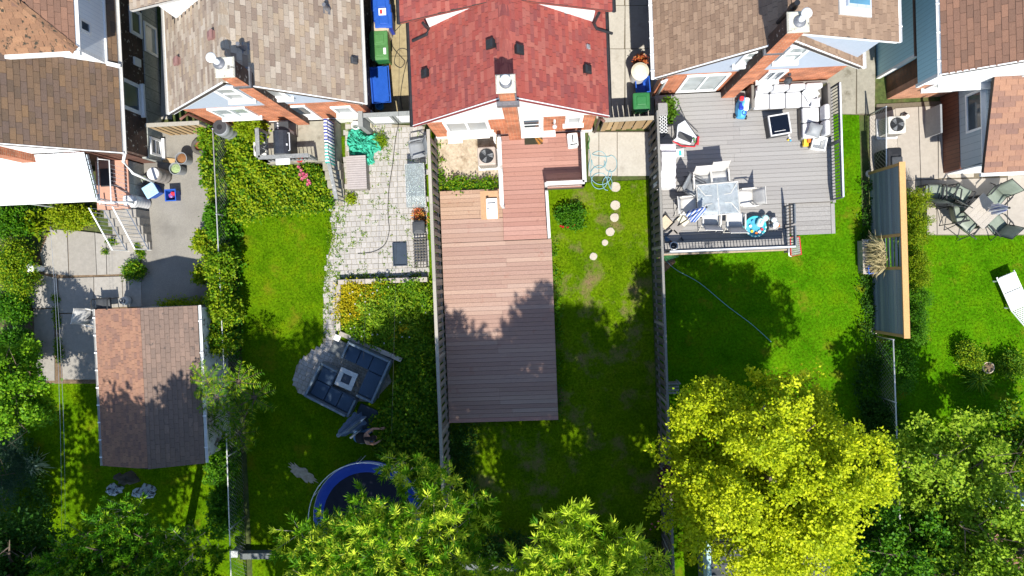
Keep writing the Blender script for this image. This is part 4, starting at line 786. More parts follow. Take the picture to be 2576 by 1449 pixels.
def towel(label, ya, yb, c, grp):
    mb = MB(); pr = [(-.36, .95 - .35), (-.2, .98), (-.075, 1.585), (0, 1.6), (.075, 1.585), (.1, 1.2), (.12, .95)]; rows = []
    for i in range(13):
        y = ya + (yb - ya) * i / 12; rows.append([(lx1 - .05 + a * .55 + .012 * math.sin(i * 1.7 + a * 9), y, z) for a, z in pr])
    mb.loft(rows, False, False, closed=False); o = mb.build('towel', mat('towel_' + grp, W_, rough=.95, amt=.08, pat=stripes(1, .105, c, .5)), smooth=True); tag(o, label, 'towel'); md = o.modifiers.new('cloth', 'SOLIDIFY'); md.thickness = .012; return o
towel('white and navy blue striped towel over the step railing', ly1 - .2, ly1 - .95, (.03, .05, .28), 'navy'); towel('white and sea green striped towel over the step railing', ly1 - .97, ly1 - 1.62, (.03, .33, .27), 'green')
# ------------------------------------------------------------------ pavers
mat('paver_sand', [(.213, .188, .138), (.300, .269, .206)], rough=1, ns=6); mat('paver', [(.318, .300, .276), (.353, .331, .308), (.301, .283, .262), (.370, .348, .327)], rough=.9, ns=4, amt=.16, piece=True, bump=.3, bs=70)
mat('cobble', [(.21, .2, .17), (.26, .245, .21), (.17, .165, .145)], rough=.9, ns=4, amt=.2, piece=True, bump=.4, bs=50)
def paving(name, label, px, size, m, z=.045, ang=0., jit=.0, cap=300, rows=True, bed='paver_sand'):
    pol = [(p.x, p.y) for p in PL(px, z)]; AVOID.append(pol); o = struct(name, MB().poly([(x, y, .032) for x, y in pol]), MATS[bed], label); fixn(o); ca, sa = math.cos(ang), math.sin(ang)
    a = np.array(pol); rp = np.array([(x * ca + y * sa, -x * sa + y * ca) for x, y in pol]); lo, hi = rp.min(0), rp.max(0); it = []; y = lo[1]
    while y < hi[1]:
        h = size[1]; x = lo[0] - RND.random() * size[0]
        while x < hi[0]:
            wd = size[0] * (RND.choice((1., 1., 1., .72, 1.35)) if jit else 1); cx, cy = x + wd / 2, y + h / 2; gx, gy = cx * ca - cy * sa, cx * sa + cy * ca
            if inpoly(np.array([gx]), np.array([gy]), pol)[0]: it.append((gx, gy, wd, h))
            x += wd
        y += h
    it.sort(key=lambda q: abs(Q((q[0], q[1], 0))[0] - 1300) * 0 + (-(q[2] * q[3]))); mm = MATS[m]; V = []; r = []
    me = bpy.data.meshes.new('paver'); b_ = MB(); b_.loft([[(-.5, -.5, 0), (.5, -.5, 0), (.5, .5, 0), (-.5, .5, 0)], [(-.5, -.5, .8), (.5, -.5, .8), (.5, .5, .8), (-.5, .5, .8)], [(-.43, -.43, 1), (.43, -.43, 1), (.43, .43, 1), (-.43, .43, 1)]], False); me.from_pydata(b_.v, [], b_.f); me.materials.append(mm); rest = MB()
    for k, (gx, gy, wd, h) in enumerate(it):
        M_ = Matrix.Translation((gx, gy, 0)) @ Matrix.Rotation(ang + RND.uniform(-.02, .02), 4, 'Z') @ Matrix.Diagonal((wd - .012, h - .012, z + RND.uniform(-.006, .006), 1))
        if k < cap: q = bpy.data.objects.new('paver', me); COL.objects.link(q); q.parent = o; q.matrix_basis = M_
        else:
            vs_ = [M_ @ Vector(p) for p in b_.v]; kk = RND.random()
            for f in b_.f[:-1] + [b_.f[-1]]: V += [tuple(vs_[i]) for i in f]; r.append(kk)
    if V: f = facemesh('paver_field', V, mm, r, 4, o); f['kind'] = 'stuff'
    return pol
PAV = paving('paver_patio', 'pale paver patio with weeds in the joints', [(868, 305), (1068, 318), (1078, 690), (1078, 700), (846, 703), (848, 860), (812, 870), (815, 740), (824, 650), (838, 585), (832, 515), (868, 510)], (.185, .185), 'paver', jit=1)
paving('paver_path', 'round paver path leading to the fire pit', [(812, 870), (848, 860), (830, 930), (800, 985), (775, 1000), (748, 985), (737, 960), (745, 920), (775, 890)], (.16, .16), 'paver', ang=-.45, jit=1)
FP = paving('fire_pit_patio', 'cobbled patio under the fire pit seats', [(826, 905), (868, 880), (975, 935), (985, 960), (940, 1010), (880, 1010), (815, 945)], (.11, .1), 'cobble', ang=-.45, z=.05, jit=1)
# ------------------------------------------------------------------ small things: builders
pm = lambda n, c, rough=.5, **k: mat(n, [c, tuple(min(1, x * 1.18 + .004) for x in c)], rough=rough, amt=.12, **k)
for n, c in dict(blue_plastic=(.012, .07, .34), deep_blue=(.006, .03, .30), green_plastic=(.02, .13, .035), lid_green=(.06, .17, .05), grey_plastic=(.2, .21, .22), pale_grey=(.48, .48, .48), taupe=(.22, .2, .18), sling_white=(.46, .45, .43), sling_olive=(.17, .2, .16), frame_cream=(.5, .48, .44), frame_black=(.02, .021, .022), cushion=(.47, .47, .48), wicker=(.16, .15, .135), red_plastic=(.45, .02, .03), yellow=(.6, .4, .02), orange=(.55, .14, .02), sky_plastic=(.06, .3, .55), aqua=(.04, .38, .42), terracotta=(.34, .12, .05), tarp=(.04, .36, .24), cardboard=(.36, .22, .12), navy=(.02, .032, .05), navy_seat=(.03, .055, .09), slate_frame=(.1, .135, .165), stone_grey=(.4, .41, .4), skin=(.4, .22, .15), hair=(.015, .01, .008), bluecloth=(.06, .12, .2), cedar_new=(.5, .26, .09), tan_pot=(.42, .34, .24), pink=(.65, .08, .2), ivory=(.55, .5, .38)).items(): pm(n, c, .85 if n in ('cushion', 'sling_white', 'tarp', 'cardboard', 'skin', 'hair', 'navy_seat') else .5)
wood('screen_boards', [(.165, .200, .234), (.220, .260, .288), (.121, .150, .189), (.286, .300, .306)], stretch=(1, 1, 1)); wood('stone_block', [(.33, .29, .25), (.38, .34, .29), (.28, .25, .21)]); wood('blue_stone', [(.120, .132, .132), (.156, .165, .162)])
def ob(mb, c, s0, s1, h, th=.02, rz=0., mi=0, M=None):
    """open tapered box: (w,d) s0 at the base, s1 at the rim"""
    M = M or (Matrix.Translation(c) @ Matrix.Rotation(rz, 4, 'Z')); r = lambda s, k, z: [M @ Vector((a * (s[0] / 2 - k), b * (s[1] / 2 - k), z)) for a, b in ((-1, -1), (1, -1), (1, 1), (-1, 1))]
    mb.loft([r(s0, 0, 0), r(s1, 0, h), r(s1, -.015, h), r(s1, -.015, h + .02), r(s1, th, h + .02), r(s0, th, .03)], True, True, mi)
def pail(name, label, cat, u, v, r, h, m, base=0., fill=None, taper=.82, rim=True, lean=None, z=None, fillh=.85):
    p = P(u, v, base + h); t = thing(name, label, cat, (p.x, p.y, base)); mb = MB(); r0 = r * taper
    mb.lathe([(r0, 0), (r0 + (r - r0) * .5, h * .5), (r, h - .03), (r + (.012 if rim else 0), h - .028), (r + (.012 if rim else 0), h), (r - .012, h), (r0 - .008, .03)], n=24); mb.build('body', MATS[m], t, smooth=False, world=False)
    if fill: f = MB(); f.lathe([(r * .9, h * fillh - .02), (r * .86, h * fillh), (r * .4, h * fillh + .03), (.01, h * fillh + .035)], n=14); f.build('contents', MATS[fill], t, world=False)
    return t
def drum(name, label, cat, u, v, r, h, m, base=0., lid='pale_grey', hole=None, ribs=3):
    p = P(u, v, base + h); t = thing(name, label, cat, (p.x, p.y, base)); pr = [(r * .93, 0)]
    for i in range(ribs): z = h * (i + .5) / ribs; pr += [(r * .99, z - .03), (r * 1.03, z), (r * .99, z + .03)]
    pr += [(r * .96, h - .05), (r * .88, h)]; MB().lathe(pr, n=24).build('body', MATS[m], t, smooth=True, world=False)
    MB().lathe([(r * .86, h - .01), (r * .86, h + .012), (r * .2, h + .018)], n=20).build('lid', MATS[lid], t, world=False)
    if hole: MB().lathe([(hole, h + .016), (hole, h + .02), (.005, h + .02)], n=14).build('lid_hole', MATS['black_plastic'], t, world=False)
    return t
def cart(label, u, v, rz, m, ml, h=1.0, w=.55, d=.6, base=.05, group=None, name='wheeled_cart'):
    p = P(u, v, h + base); t = thing(name, label, 'bin', (p.x, p.y, base), rz, group); b_ = MB()
    rg = lambda k, z: [(a * w / 2 * k, b * d / 2 * k, z) for a, b in ((-1, -1), (1, -1), (1, 1), (-1, 1))]
    b_.loft([rg(.72, .04), rg(.96, h * .9), rg(1.03, h * .9), rg(1.03, h * .94)]); b_.build('body', MATS[m], t, world=False, bevel=.012)
    l = MB(); l.rbox((0, 0, h * .97), (w * 1.06, d * 1.06, .07), .05, puff=.012); l.rbox((0, -.02, h + .015), (w * .62, d * .55, .03), .04); l.build('lid', MATS[ml], t, world=False)
    MB().bar((-w * .4, d * .56, h * .93), (w * .4, d * .56, h * .93), .03, .03).build('handle', MATS[m], t, world=False)
    for s in (-1, 1): MB().lathe([(.1, -.025), (.115, -.02), (.115, .02), (.1, .025)], n=14, M=Matrix.Translation((s * w * .4, d * .38, .115)) @ Matrix.Rotation(R(90), 4, 'Y')).build('wheel', MATS['black_plastic'], t, world=False)
    return t
def bluebox(label, u, v, rz, w=.42, d=.36, h=.34, m='blue_plastic', base=.03, fill=None, group=None, name='recycling_box'):
    p = P(u, v, h + base); t = thing(name, label, 'box', (p.x, p.y, base), rz, group); b_ = MB(); ob(b_, (0, 0, 0), (w * .82, d * .82), (w, d), h); b_.build('body', MATS[m], t, world=False)
    for s in (-1, 1): MB().box((s * w * .5, -.06, h * .72), (s * w * .53, .06, h * .8)).build('handle', MATS[m], t, world=False)
    if fill:
        for i, (mm, x, y) in enumerate(fill): MB().rbox((x, y, h * .55 + .04), (w * .38, d * .4, h * .5), .04, rz=.4 + i).build('contents', MATS[mm], t, world=False)
    return t
def ac(label, u, v, rz, s=.62, h=.75, m='ac_taupe', base=.02, d=None):
    p = P(u, v, h + base); t = thing('air_conditioner', label, 'air conditioner', (p.x, p.y, base), rz); d = d or s
    MB().rbox((0, 0, .03), (s + .12, d + .12, .06), .03).build('base_pad', MATS['pale_grey'], t, world=False)
    b_ = MB(); M_ = MATS[m]; b_.rbox((0, 0, h * .5 + .03), (s, d, h - .06), .05); b_.build('body', M_, t, world=False)
    lo = MB()
    for sx, sy in ((0, -1), (0, 1), (1, 0), (-1, 0)):
        for k in range(-4, 5): lo.cb((sx * s * .5 + (k * s * .1 if sx == 0 else 0), sy * d * .5 + (k * d * .1 if sy == 0 else 0), h * .48), (.03 if sx == 0 else .014, .014 if sx == 0 else .03, h * .7))
    lo.build('side_louvers', MATS['taupe'], t, world=False); r = min(s, d) * .4
    MB().lathe([(r, h - .02), (r, h + .003), (.0, h + .003)], n=28).build('fan_well', MATS['black_plastic'], t, world=False)
    bl = MB()
    for k in range(3):
        a = k * 2.094; bl.add([(.04 * math.cos(a), .04 * math.sin(a), h + .012), (r * .9 * math.cos(a - .35), r * .9 * math.sin(a - .35), h + .006), (r * .95 * math.cos(a + .35), r * .95 * math.sin(a + .35), h + .02), (.04 * math.cos(a + 1), .04 * math.sin(a + 1), h + .014)], [(0, 1, 2, 3)])
    bl.build('fan_blades', MATS['grey_plastic'], t, world=False)
    g = MB()
    for k in range(1, 8): g.tube([(r * k / 7 * math.cos(a * .2618), r * k / 7 * math.sin(a * .2618), h + .04) for a in range(24)], .0035, 4, closed=True)
    for k in range(4): a = k * math.pi / 4; g.tube([(-r * math.cos(a), -r * math.sin(a), h + .035), (r * math.cos(a), r * math.sin(a), h + .035)], .006, 4)
    g.build('fan_guard', MATS['dark_grey'], t, world=False); return t
pm('ac_taupe', (.33, .28, .24)); pm('ac_cream', (.5, .48, .43))
def chair(label, u, v, base, rz, fr='frame_cream', sl='sling_white', group=None, name='patio_chair', w=.56, arm=True, zc=.5):
    p = P(u, v, base + zc); t = thing(name, label, 'chair', (p.x, p.y, base), rz, group); hw = w / 2
    def strip(pts, th=.012):
        mb = MB(); n = 5; rows = []
        for y, z in pts: rows.append([(-hw + .03 + (w - .06) * k / n, y, z - .018 * math.sin(math.pi * k / n)) for k in range(n + 1)])
        up = [list(r_) for r_ in rows]; mb.loft([r_ + [(x, y, z - th) for x, y, z in r_[::-1]] for r_ in rows]); return mb
    strip([(-.27, .43), (-.2, .45), (0, .42), (.2, .39)]).build('seat', MATS[sl], t, world=False, smooth=True)
    strip([(.2, .4), (.26, .6), (.33, .82), (.4, .98), (.42, 1.0)]).build('backrest', MATS[sl], t, world=False, smooth=True)
    for s in (-1, 1):
        x = s * hw; MB().tube([(x * .93, -.28, .42), (x * .93, .2, .39), (x * .93, .26, .6), (x * .93, .42, 1.01)], .014, 6).build('side_frame', MATS[fr], t, world=False)
        MB().tube([(x, -.26, .0), (x, -.24, .58), (x, -.18, .64), (x, .2, .64), (x, .3, .62)], .015, 6).build('front_leg', MATS[fr], t, world=False)
        MB().tube([(x, .4, 0), (x, .25, .4), (x, .1, .63)], .015, 6).build('rear_leg', MATS[fr], t, world=False)
        if arm: MB().rbox((x, .0, .655), (.05, .42, .025), .015).build('armrest', MATS[fr], t, world=False)
    MB().tube([(-hw * .93, -.27, .41), (hw * .93, -.27, .41)], .012, 6).tube([(-hw * .93, .41, 1.0), (hw * .93, .41, 1.0)], .012, 6).tube([(-hw, -.25, .14), (hw, -.25, .14)], .01, 6).tube([(-hw, .35, .14), (hw, .35, .14)], .01, 6).build('crossbars', MATS[fr], t, world=False)
    return t
def parasol(label, base_uv, tip, z0, m, pole='frame_black', ln=1.0, rmax=.17, foot=True, name='folded_parasol', low=.45):
    """closed umbrella on a pole from its foot to a leaning tip (world offset)"""
    p = P(*base_uv, z0); t = thing(name, label, 'parasol', (p.x, p.y, z0)); tp = Vector(tip); MB().tube([(0, 0, 0), tp], .02, 8).build('pole', MATS[pole], t, world=False, smooth=True)
    d = tp.normalized(); a = d.cross(Vector((0, 1, .1))).normalized(); b = d.cross(a); rings = []
    for i in range(9):
        f = i / 8; c = tp - d * ln * (1 - f) ; rr = rmax * (1 - f) ** .7 * (1 if i else .85) + .012; rings.append([c + (a * math.cos(k * math.pi / 8) + b * math.sin(k * math.pi / 8)) * rr * (1 if k % 2 else .55) for k in range(16)])
    MB().loft(rings).build('canopy', MATS[m], t, world=False); MB().lathe([(.03, 0), (.035, .03), (.008, .06)], tp, 8).build('finial', MATS[pole], t, world=False)
    if foot: MB().lathe([(.24, 0), (.24, .04), (.05, .08), (.035, .25), (.0, .25)], n=20).build('foot', MATS['dark_grey'], t, world=False)
    return t
def hose(label, pts, r, m, z=.06, name='garden_hose', cat='hose', lift=0.):
    w_ = [P(u, v, z) for u, v in pts]; path = []
    for i in range(len(w_) - 1):   # smooth it
        p0, p1, p2, p3 = w_[max(i - 1, 0)], w_[i], w_[i + 1], w_[min(i + 2, len(w_) - 1)]
        for k in range(6):
            f = k / 6; q = .5 * ((2 * p1) + (p2 - p0) * f + (2 * p0 - 5 * p1 + 4 * p2 - p3) * f * f + (3 * p1 - p0 - 3 * p2 + p3) * f ** 3); q.z = z + lift * math.sin(i + f); path.append(q)
    path.append(w_[-1]); o = MB().tube(path, r, 6).build(name, MATS[m], smooth=True); return tag(o, label, cat)
# ------------------------------------------------------------------ left yard
t = thing('old_tyre', 'worn black tyre with rusty wheel rim lying on the driveway', 'tyre', P(506, 369, .03)); MB().lathe([(.15, .0), (.25, .0), (.29, .05), (.29, .13), (.25, .18), (.16, .18), (.15, .13), (.15, .05)], n=28, cap0=False, cap1=False).build('tyre', mat('old_rubber', [(.06, .055, .05), (.1, .09, .08)], rough=.9), t, world=False, smooth=True); MB().lathe([(.15, .05), (.15, .12), (.11, .09), (.05, .1), (.0, .1)], n=24).build('rim', MATS['rust'], t, world=False)
mat('compost', [(.12, .05, .02), (.3, .14, .05)], ns=40, bump=1, bs=60); mat('leafy_fill', [(.1, .2, .02), (.45, .5, .3)], ns=40, bump=1, bs=60); mat('pink_fill', [(.5, .05, .12), (.1, .05, .3), (.5, .4, .4)], ns=18)
pail('grey_bucket', 'grey bucket of brown compost on the driveway', 'bucket', 455, 398, .195, .5, 'grey_plastic', .03, 'compost'); pail('grey_bucket', 'grey bucket of pale leaves beside the taupe barrel', 'bucket', 440, 424, .195, .5, 'grey_plastic', .03, 'leafy_fill')
drum('rain_barrel', 'taupe ribbed rain barrel under white downspout by brick wall', 'barrel', 385, 437, .24, .78, 'taupe', .03)
t = drum('rain_barrel', 'grey square shouldered rain barrel beside the porch steps', 'barrel', 325, 505, .22, .95, 'pale_grey', .03, ribs=6); MB().rbox((0, 0, .99), (.36, .32, .06), .08).build('rim', MATS['aluminium'], t, world=False)
pail('flower_pot', 'small green planted pot beside blue lidded box', 'pot', 351, 457, .1, .22, 'grey_plastic', .03, 'leafy_fill'); pail('flower_pot', 'small dark planted pot beside taupe barrel', 'pot', 362, 448, .09, .2, 'dark_grey', .03, 'leafy_fill')
t = bluebox('pale blue lidded box tipped beside the rain barrel', 379, 479, .5, .42, .4, .42, 'blue_plastic', name='storage_box'); MB().rbox((0, 0, .45), (.46, .44, .05), .03).build('lid', mat('pale_blue_lid', [(.3, .5, .68), (.36, .56, .72)], rough=.4), t, world=False)
bluebox('open blue recycling box with red packaging inside on the driveway', 429, 491, .02, .36, .38, .38, 'blue_plastic', fill=[('pink_fill', -.03, 0), ('red_plastic', .05, .06)])
p = P(412, 400, .35); piece('wood_plank', None or thing('wood_plank', 'short tan plank leaning near the grey buckets', 'plank', (p.x, p.y, 0)), (p.x - .28, p.y - .08, .04), (p.x + .28, p.y + .08, .08), MATS['fence_tan'], rz=-.15)
pail('dark_pot', 'dark empty pot on the driveway beside the porch steps', 'pot', 352, 540, .16, .2, 'dark_grey', .03)
t = pail('white_pail', 'tall white lidded pail beside rounded hedge', 'pail', 76, 675, .12, .55, 'white_paint', .04, taper=.92); MB().lathe([(.135, .54), (.135, .58), (.1, .6), (.02, .605)], n=20).build('lid', MATS['white_paint'], t, world=False)
t = thing('propane_tank', 'grey propane tank beside garage on concrete patio', 'propane tank', P(311, 757, .35)); t.location.z = .05; ROOT[t.name] = Matrix.Translation(t.location)
MB().lathe([(.1, 0), (.14, .06), (.15, .12), (.15, .26), (.12, .33), (.05, .36)], n=20).build('tank', MATS['pale_grey'], t, world=False, smooth=True); MB().lathe([(.1, .34), (.1, .43), (.085, .43), (.085, .34)], n=16, cap0=False, cap1=False).build('collar', MATS['grey_plastic'], t, world=False); MB().lathe([(.03, .34), (.03, .4), (.01, .42)], n=8).build('valve', MATS['black_plastic'], t, world=False)
chair('dark mesh patio chair standing against the garage end', 257, 770, .05, R(180), 'frame_black', 'dark_grey'); chair('cream mesh patio chair beside the garage gutter', 236, 800, .05, R(75), 'frame_cream', 'sling_white')
for i, (u, v, s) in enumerate(((318, 1205, 1), (286, 1232, .8), (362, 1238, 1))):
    c = P(u, v, .05); mb = MB(); n = 16; rg = []
    for k, (rr, z) in enumerate(((1, .01), (.8, .09), (.45, .13), (.1, .11))): rg.append([(c.x + .45 * s * rr * math.cos(6.283 * j / n) * RND.uniform(.7, 1.2), c.y + .25 * s * rr * math.sin(6.283 * j / n) * RND.uniform(.6, 1.3), z * RND.uniform(.6, 1.3)) for j in range(n)])
    o = mb.loft(rg, False).build('rubbish_heap' if i == 0 else 'plastic_sheet', mat('heap_soil', [(.03, .03, .02), (.07, .05, .03)], ns=12, bump=1, bs=30) if i == 0 else mat('pale_sheet', [(.25, .3, .34), (.4, .44, .46)], ns=9, wear=((.05, .05, .045), 8, .5, .05)), smooth=True); tag(o, ('dark heap of leaves behind the garage', 'crumpled white plastic sheet at left end of garage heap', 'crumpled blue grey plastic sheet on garage heap beside the fence')[i], ('heap', 'sheet', 'sheet')[i])
# ------------------------------------------------------------------ second yard
p = P(592, 338, 0); t = thing('block_stand', 'grey concrete block stand under the black topped barrel', 'stand', (p.x, p.y, 0)); MB().box((-.28, -.3, 0), (.28, .3, .3)).build('block', MATS['grey_plastic'], t, world=False, bevel=.01)
bz = .3; t = drum('rain_barrel', 'dark grey rain barrel with open black hole on block stand', 'barrel', 555, 321, .27, .85, 'grey_plastic', bz, lid='dark_grey', hole=.09)
t.location = (p.x, p.y, bz)
ac('white air conditioner half hidden by vines beside grey railing', 655, 373, 0, .5, .62, 'ac_cream')
p = P(702, 356, 1.75); t = thing('barbecue', 'black gas barbecue with silver handle behind slate railing', 'barbecue', (p.x, p.y, .7), R(90))
MB().rbox((0, 0, .72), (.75, .5, .2), .03).build('firebox', MATS['dark_grey'], t, world=False); rg = []
for k in range(7): a = math.pi * k / 6; rg.append((-.26 * math.cos(a), .82 + .25 * math.sin(a)))
MB().loft([[(x, y, z) for y, z in rg] for x in (-.37, .37)]).build('lid', mat('navy_black', [(.022, .026, .034), (.035, .04, .05)], rough=.25), t, world=False); MB().tube([(-.28, -.26, .95), (-.28, -.31, .97), (.28, -.31, .97), (.28, -.26, .95)], .016, 8).build('lid_handle', MATS['aluminium'], t, world=False)
MB().box((-.12, -.245, .93), (-.06, -.2, .99)).build('badge', MATS['aluminium'], t, world=False)
for s, m_ in ((1, 'dark_grey'), (-1, 'pale_grey')): MB().rbox((s * .55, 0, .8), (.3, .48, .04), .03).build('side_shelf', MATS[m_], t, world=False)
for k in range(3): MB().lathe([(.03, 0), (.025, .03)], (.47 + .08 * k, .1, .82), 10).build('burner_knob', MATS['aluminium'], t, world=False)
MB().box((-.36, -.22, .08), (.36, .22, .6)).build('cabinet', MATS['dark_grey'], t, world=False)
for sx in (-1, 1):
    for sy in (-1, 1): MB().lathe([(.05, -.02), (.05, .02)], n=10, M=Matrix.Translation((sx * .33, sy * .2, .05)) @ Matrix.Rotation(R(90), 4, 'X')).build('castor', MATS['black_plastic'], t, world=False)
for lb, u, v, r_, h_, mm in (('pale round tin beside the brick chimney on the landing', 702, 312, .11, .3, 'tan_pot'), ('grey propane cylinder behind the barbecue', 720, 331, .13, .4, 'pale_grey'), ('red coiled extension lead on the landing beside slate railing', 753, 400, .1, .08, 'red_plastic')):
    pail({'tan_pot': 'round_tin', 'pale_grey': 'propane_cylinder', 'red_plastic': 'coiled_lead'}[mm], lb, {'tan_pot': 'tin', 'pale_grey': 'propane tank', 'red_plastic': 'cable'}[mm], u, v, r_, h_, mm, .7, taper=1., fill='rust' if mm != 'pale_grey' else 'grey_plastic')
p = P(898, 434, .5); t = thing('deck_box', 'taupe slatted deck storage box on the paver patio', 'box', (p.x, p.y, .045), R(0)); bw_, bd_ = .62, 1.12
MB().box((-bw_ / 2, -bd_ / 2, 0), (bw_ / 2, bd_ / 2, .48)).build('body', MATS['taupe'], t, world=False); pm('box_lid', (.3, .265, .25), .6)
for i in range(15): MB().box((-bw_ / 2 - .02, -bd_ / 2 + i * bd_ / 15 + .004, .482), (bw_ / 2 + .02, -bd_ / 2 + (i + 1) * bd_ / 15 - .004, .52)).build('lid_slat', MATS['box_lid'], t, world=False)
# crumpled tarp
pol = PL([(876, 330), (900, 321), (925, 340), (948, 338), (962, 368), (958, 378), (938, 384), (940, 410), (928, 416), (915, 398), (880, 388), (874, 362)], .1); c = sum(pol, Vector()) / len(pol); mb = MB(); rings = []; N_ = 60
for k, f in enumerate((1.0, .93, .82, .7, .57, .44, .3, .16, .05)):
    ring = []
    for j in range(N_):
        a = j / N_ * len(pol); i = int(a); q = pol[i % len(pol)].lerp(pol[(i + 1) % len(pol)], a - i); q = c.lerp(q, f); h = .06 + .3 * (1 - f) ** .5 * 1.1; h += .09 * math.sin(j * .9 + k * 1.9) * f + .07 * math.sin(j * 2.3 - k * 2.7) + .04 * math.sin(j * 4.1 + k); ring.append((q.x + .04 * math.sin(k * 3 + j * 1.7), q.y + .04 * math.cos(k * 2 + j * 2.1), .045 + (max(.02, h) if k else .01)))
    rings.append(ring)
tag(mb.loft(rings, False).build('tarpaulin', MATS['tarp']), 'crumpled sea green tarpaulin heaped on the pavers', 'tarpaulin')
pail('white_bucket', 'white bucket between tarpaulin and house wall', 'bucket', 894, 315, .13, .35, 'white_paint', .045)
for i, (u, lb) in enumerate(((909, 'cream plastic jug with red cap beside the white bucket'), (927, 'cream plastic jug with red cap farther from white bucket'))):
    p = P(u, 313, .3); t = thing('plastic_jug', lb, 'jug', (p.x, p.y, .045)); MB().rbox((0, 0, .15), (.2, .24, .3), .05).build('body', MATS['ivory'], t, world=False); MB().lathe([(.03, .3), (.03, .35), (.01, .35)], n=10).build('cap', MATS['red_plastic'], t, world=False)
# glass patio table with stools under it
p = P(1045, 467, .72); t = thing('glass_table', 'long frosted glass patio table beside the grey board fence', 'table', (p.x, p.y, .045)); gm = mat('frosted_glass', [(.6, .68, .68), (.7, .76, .75)], rough=.2, spec=.5, ns=1.5, alpha=.75)
MB().rbox((0, 0, .7), (.62, 1.45, .016), .05).build('tabletop', gm, t, world=False); MB().tube([(-.31, -.72, .7), (.31, -.72, .7), (.31, .72, .7), (-.31, .72, .7)], .016, 6, closed=True).build('rim', MATS['pale_grey'], t, world=False)
for sx in (-1, 1):
    for sy in (-1, 1): MB().tube([(sx * .27, sy * .66, 0), (sx * .24, sy * .6, .69)], .016, 6).build('leg', MATS['pale_grey'], t, world=False)
hose('black garden hose snaking across the paver patio', [(1003, 310), (995, 350), (988, 410), (978, 480), (976, 540), (979, 580), (968, 615), (940, 633), (900, 638)], .012, 'frame_black', .062)
p = P(1006, 640, .09); t = thing('rubber_mat', 'dark rubber boot tray lying on the pavers', 'mat', (p.x, p.y, .05)); ob(mb := MB(), (0, 0, 0), (.44, .74), (.46, .76), .05); mb.build('tray', MATS['navy'], t, world=False)
t = thing('lattice_panel', 'dark lattice panel leaning by the board fence', 'panel', P(1056, 637, .4)); t.location.z = .045; ROOT[t.name] = Matrix.Translation(t.location); q = t.location
for i in range(5): piece('slat', t, (q.x - .2 + i * .1, q.y - .5, .4), (q.x - .17 + i * .1, q.y + .5, .42), MATS['fence_dark'])
for i in range(11): piece('slat', t, (q.x - .22, q.y - .5 + i * .097, .42), (q.x + .22, q.y - .47 + i * .097, .44), MATS['fence_dark'])
for sx in (-.2, .2):
    for sy in (-.45, .45): piece('leg', t, (q.x + sx - .015, q.y + sy - .015, .045), (q.x + sx + .015, q.y + sy + .015, .4), MATS['fence_dark'])
cart('small black lidded bin beside the lattice panel', 1053, 572, 0, 'black_plastic', 'dark_grey', .6, .4, .4, .045, name='lidded_bin')
chair('folded grey patio chair against the board fence', 1050, 375, .045, R(-80), 'grey_plastic', 'grey_plastic')
# planter walls of stone blocks
def blockwall(name, label, px, h, w, m, ln=.3):
    p_ = PL(px, h); t = thing(name, label, 'wall', p_[0].lerp(p_[-1], .5)); t.location.z = 0; ROOT[t.name] = Matrix.Translation(t.location)
    for a, b in zip(p_, p_[1:]):
        l = (b - a).length; n = max(1, round(l / ln)); rz = math.atan2(b.y - a.y, b.x - a.x)
        for i in range(n):
            for lv in range(2):
                c = a.lerp(b, (i + .5) / n); z0, z1 = (0, h * .5 - .004) if lv == 0 else (h * .5, h + RND.uniform(-.01, .01)); hw = l / n / 2 - .006
                o = piece('stone_block', t, (c.x - hw, c.y - w / 2, z0), (c.x + hw, c.y + w / 2, z1), MATS[m], rz=rz + RND.uniform(-.03, .03))
    return t
blockwall('planter_wall', 'low grey stone wall at patio edge of the flower bed', [(850, 710), (1075, 703)], .32, .16, 'stone_block'); blockwall('planter_wall', 'low pale stone wall beside narrow paver path', [(851, 716), (851, 832)], .32, .14, 'stone_block', .34); blockwall('planter_wall', 'slanted stone wall between flower bed and fire pit sofa', [(853, 838), (1010, 906)], .34, .15, 'stone_block', .36)
# fire pit seats
def frame_of(u0, v0, u1, v1, z): a, b = P(u0, v0, z), P(u1, v1, z); return a, math.atan2(b.y - a.y, b.x - a.x), (b - a).length
def rot2(a, rz): return Matrix.Translation(a) @ Matrix.Rotation(rz, 4, 'Z')
E_ = lambda a, b: (704.4 + a / 4.8, 805 + b / 4.8)
def lsofa(label, corner, rz, la, lb, flip, open_arm=True):
    t = thing('corner_sofa', label, 'sofa', (corner.x, corner.y, .05), rz); s = flip; d = .56
    def bx(nm, a, b, m, bev=.02): MB().box((a[0], a[1] * s, a[2]), (b[0], b[1] * s, b[2])).build(nm, MATS[m], t, world=False, bevel=bev)
    bx('base', (0, 0, .05), (la, -d, .28), 'slate_frame'); bx('base', (la - d, -d - .002, .05), (la, -lb, .28), 'slate_frame')
    bx('back_rail', (0, 0, .05), (la, .08, .62), 'slate_frame'); bx('back_rail', (la, .08, .05), (la + .08, -lb, .62), 'slate_frame'); bx('arm', (-.08, .08, .05), (-.002, -d, .5), 'slate_frame'); bx('arm', (la - d, -lb - .002, .05), (la + .08, -lb - .08, .5), 'slate_frame')
    n = 2
    for i in range(n): bx('seat_cushion', ((la - d) * i / n + .01, -.03, .282), ((la - d) * (i + 1) / n - .01, -d, .4), 'navy_seat', .03)
    bx('seat_cushion', (la - d + .01, -.03, .282), (la - .02, -d, .4), 'navy_seat', .03)
    bx('seat_cushion', (la - d + .01, -d - .02, .282), (la - .02, -lb + .02, .4), 'navy_seat', .03); return t
a, rz, l = frame_of(*E_(830, 290), *E_(1325, 520), .6); lsofa('dark blue corner sofa with slate frame beside the slanted stone wall', a, rz, l - .05, 1.45, 1)
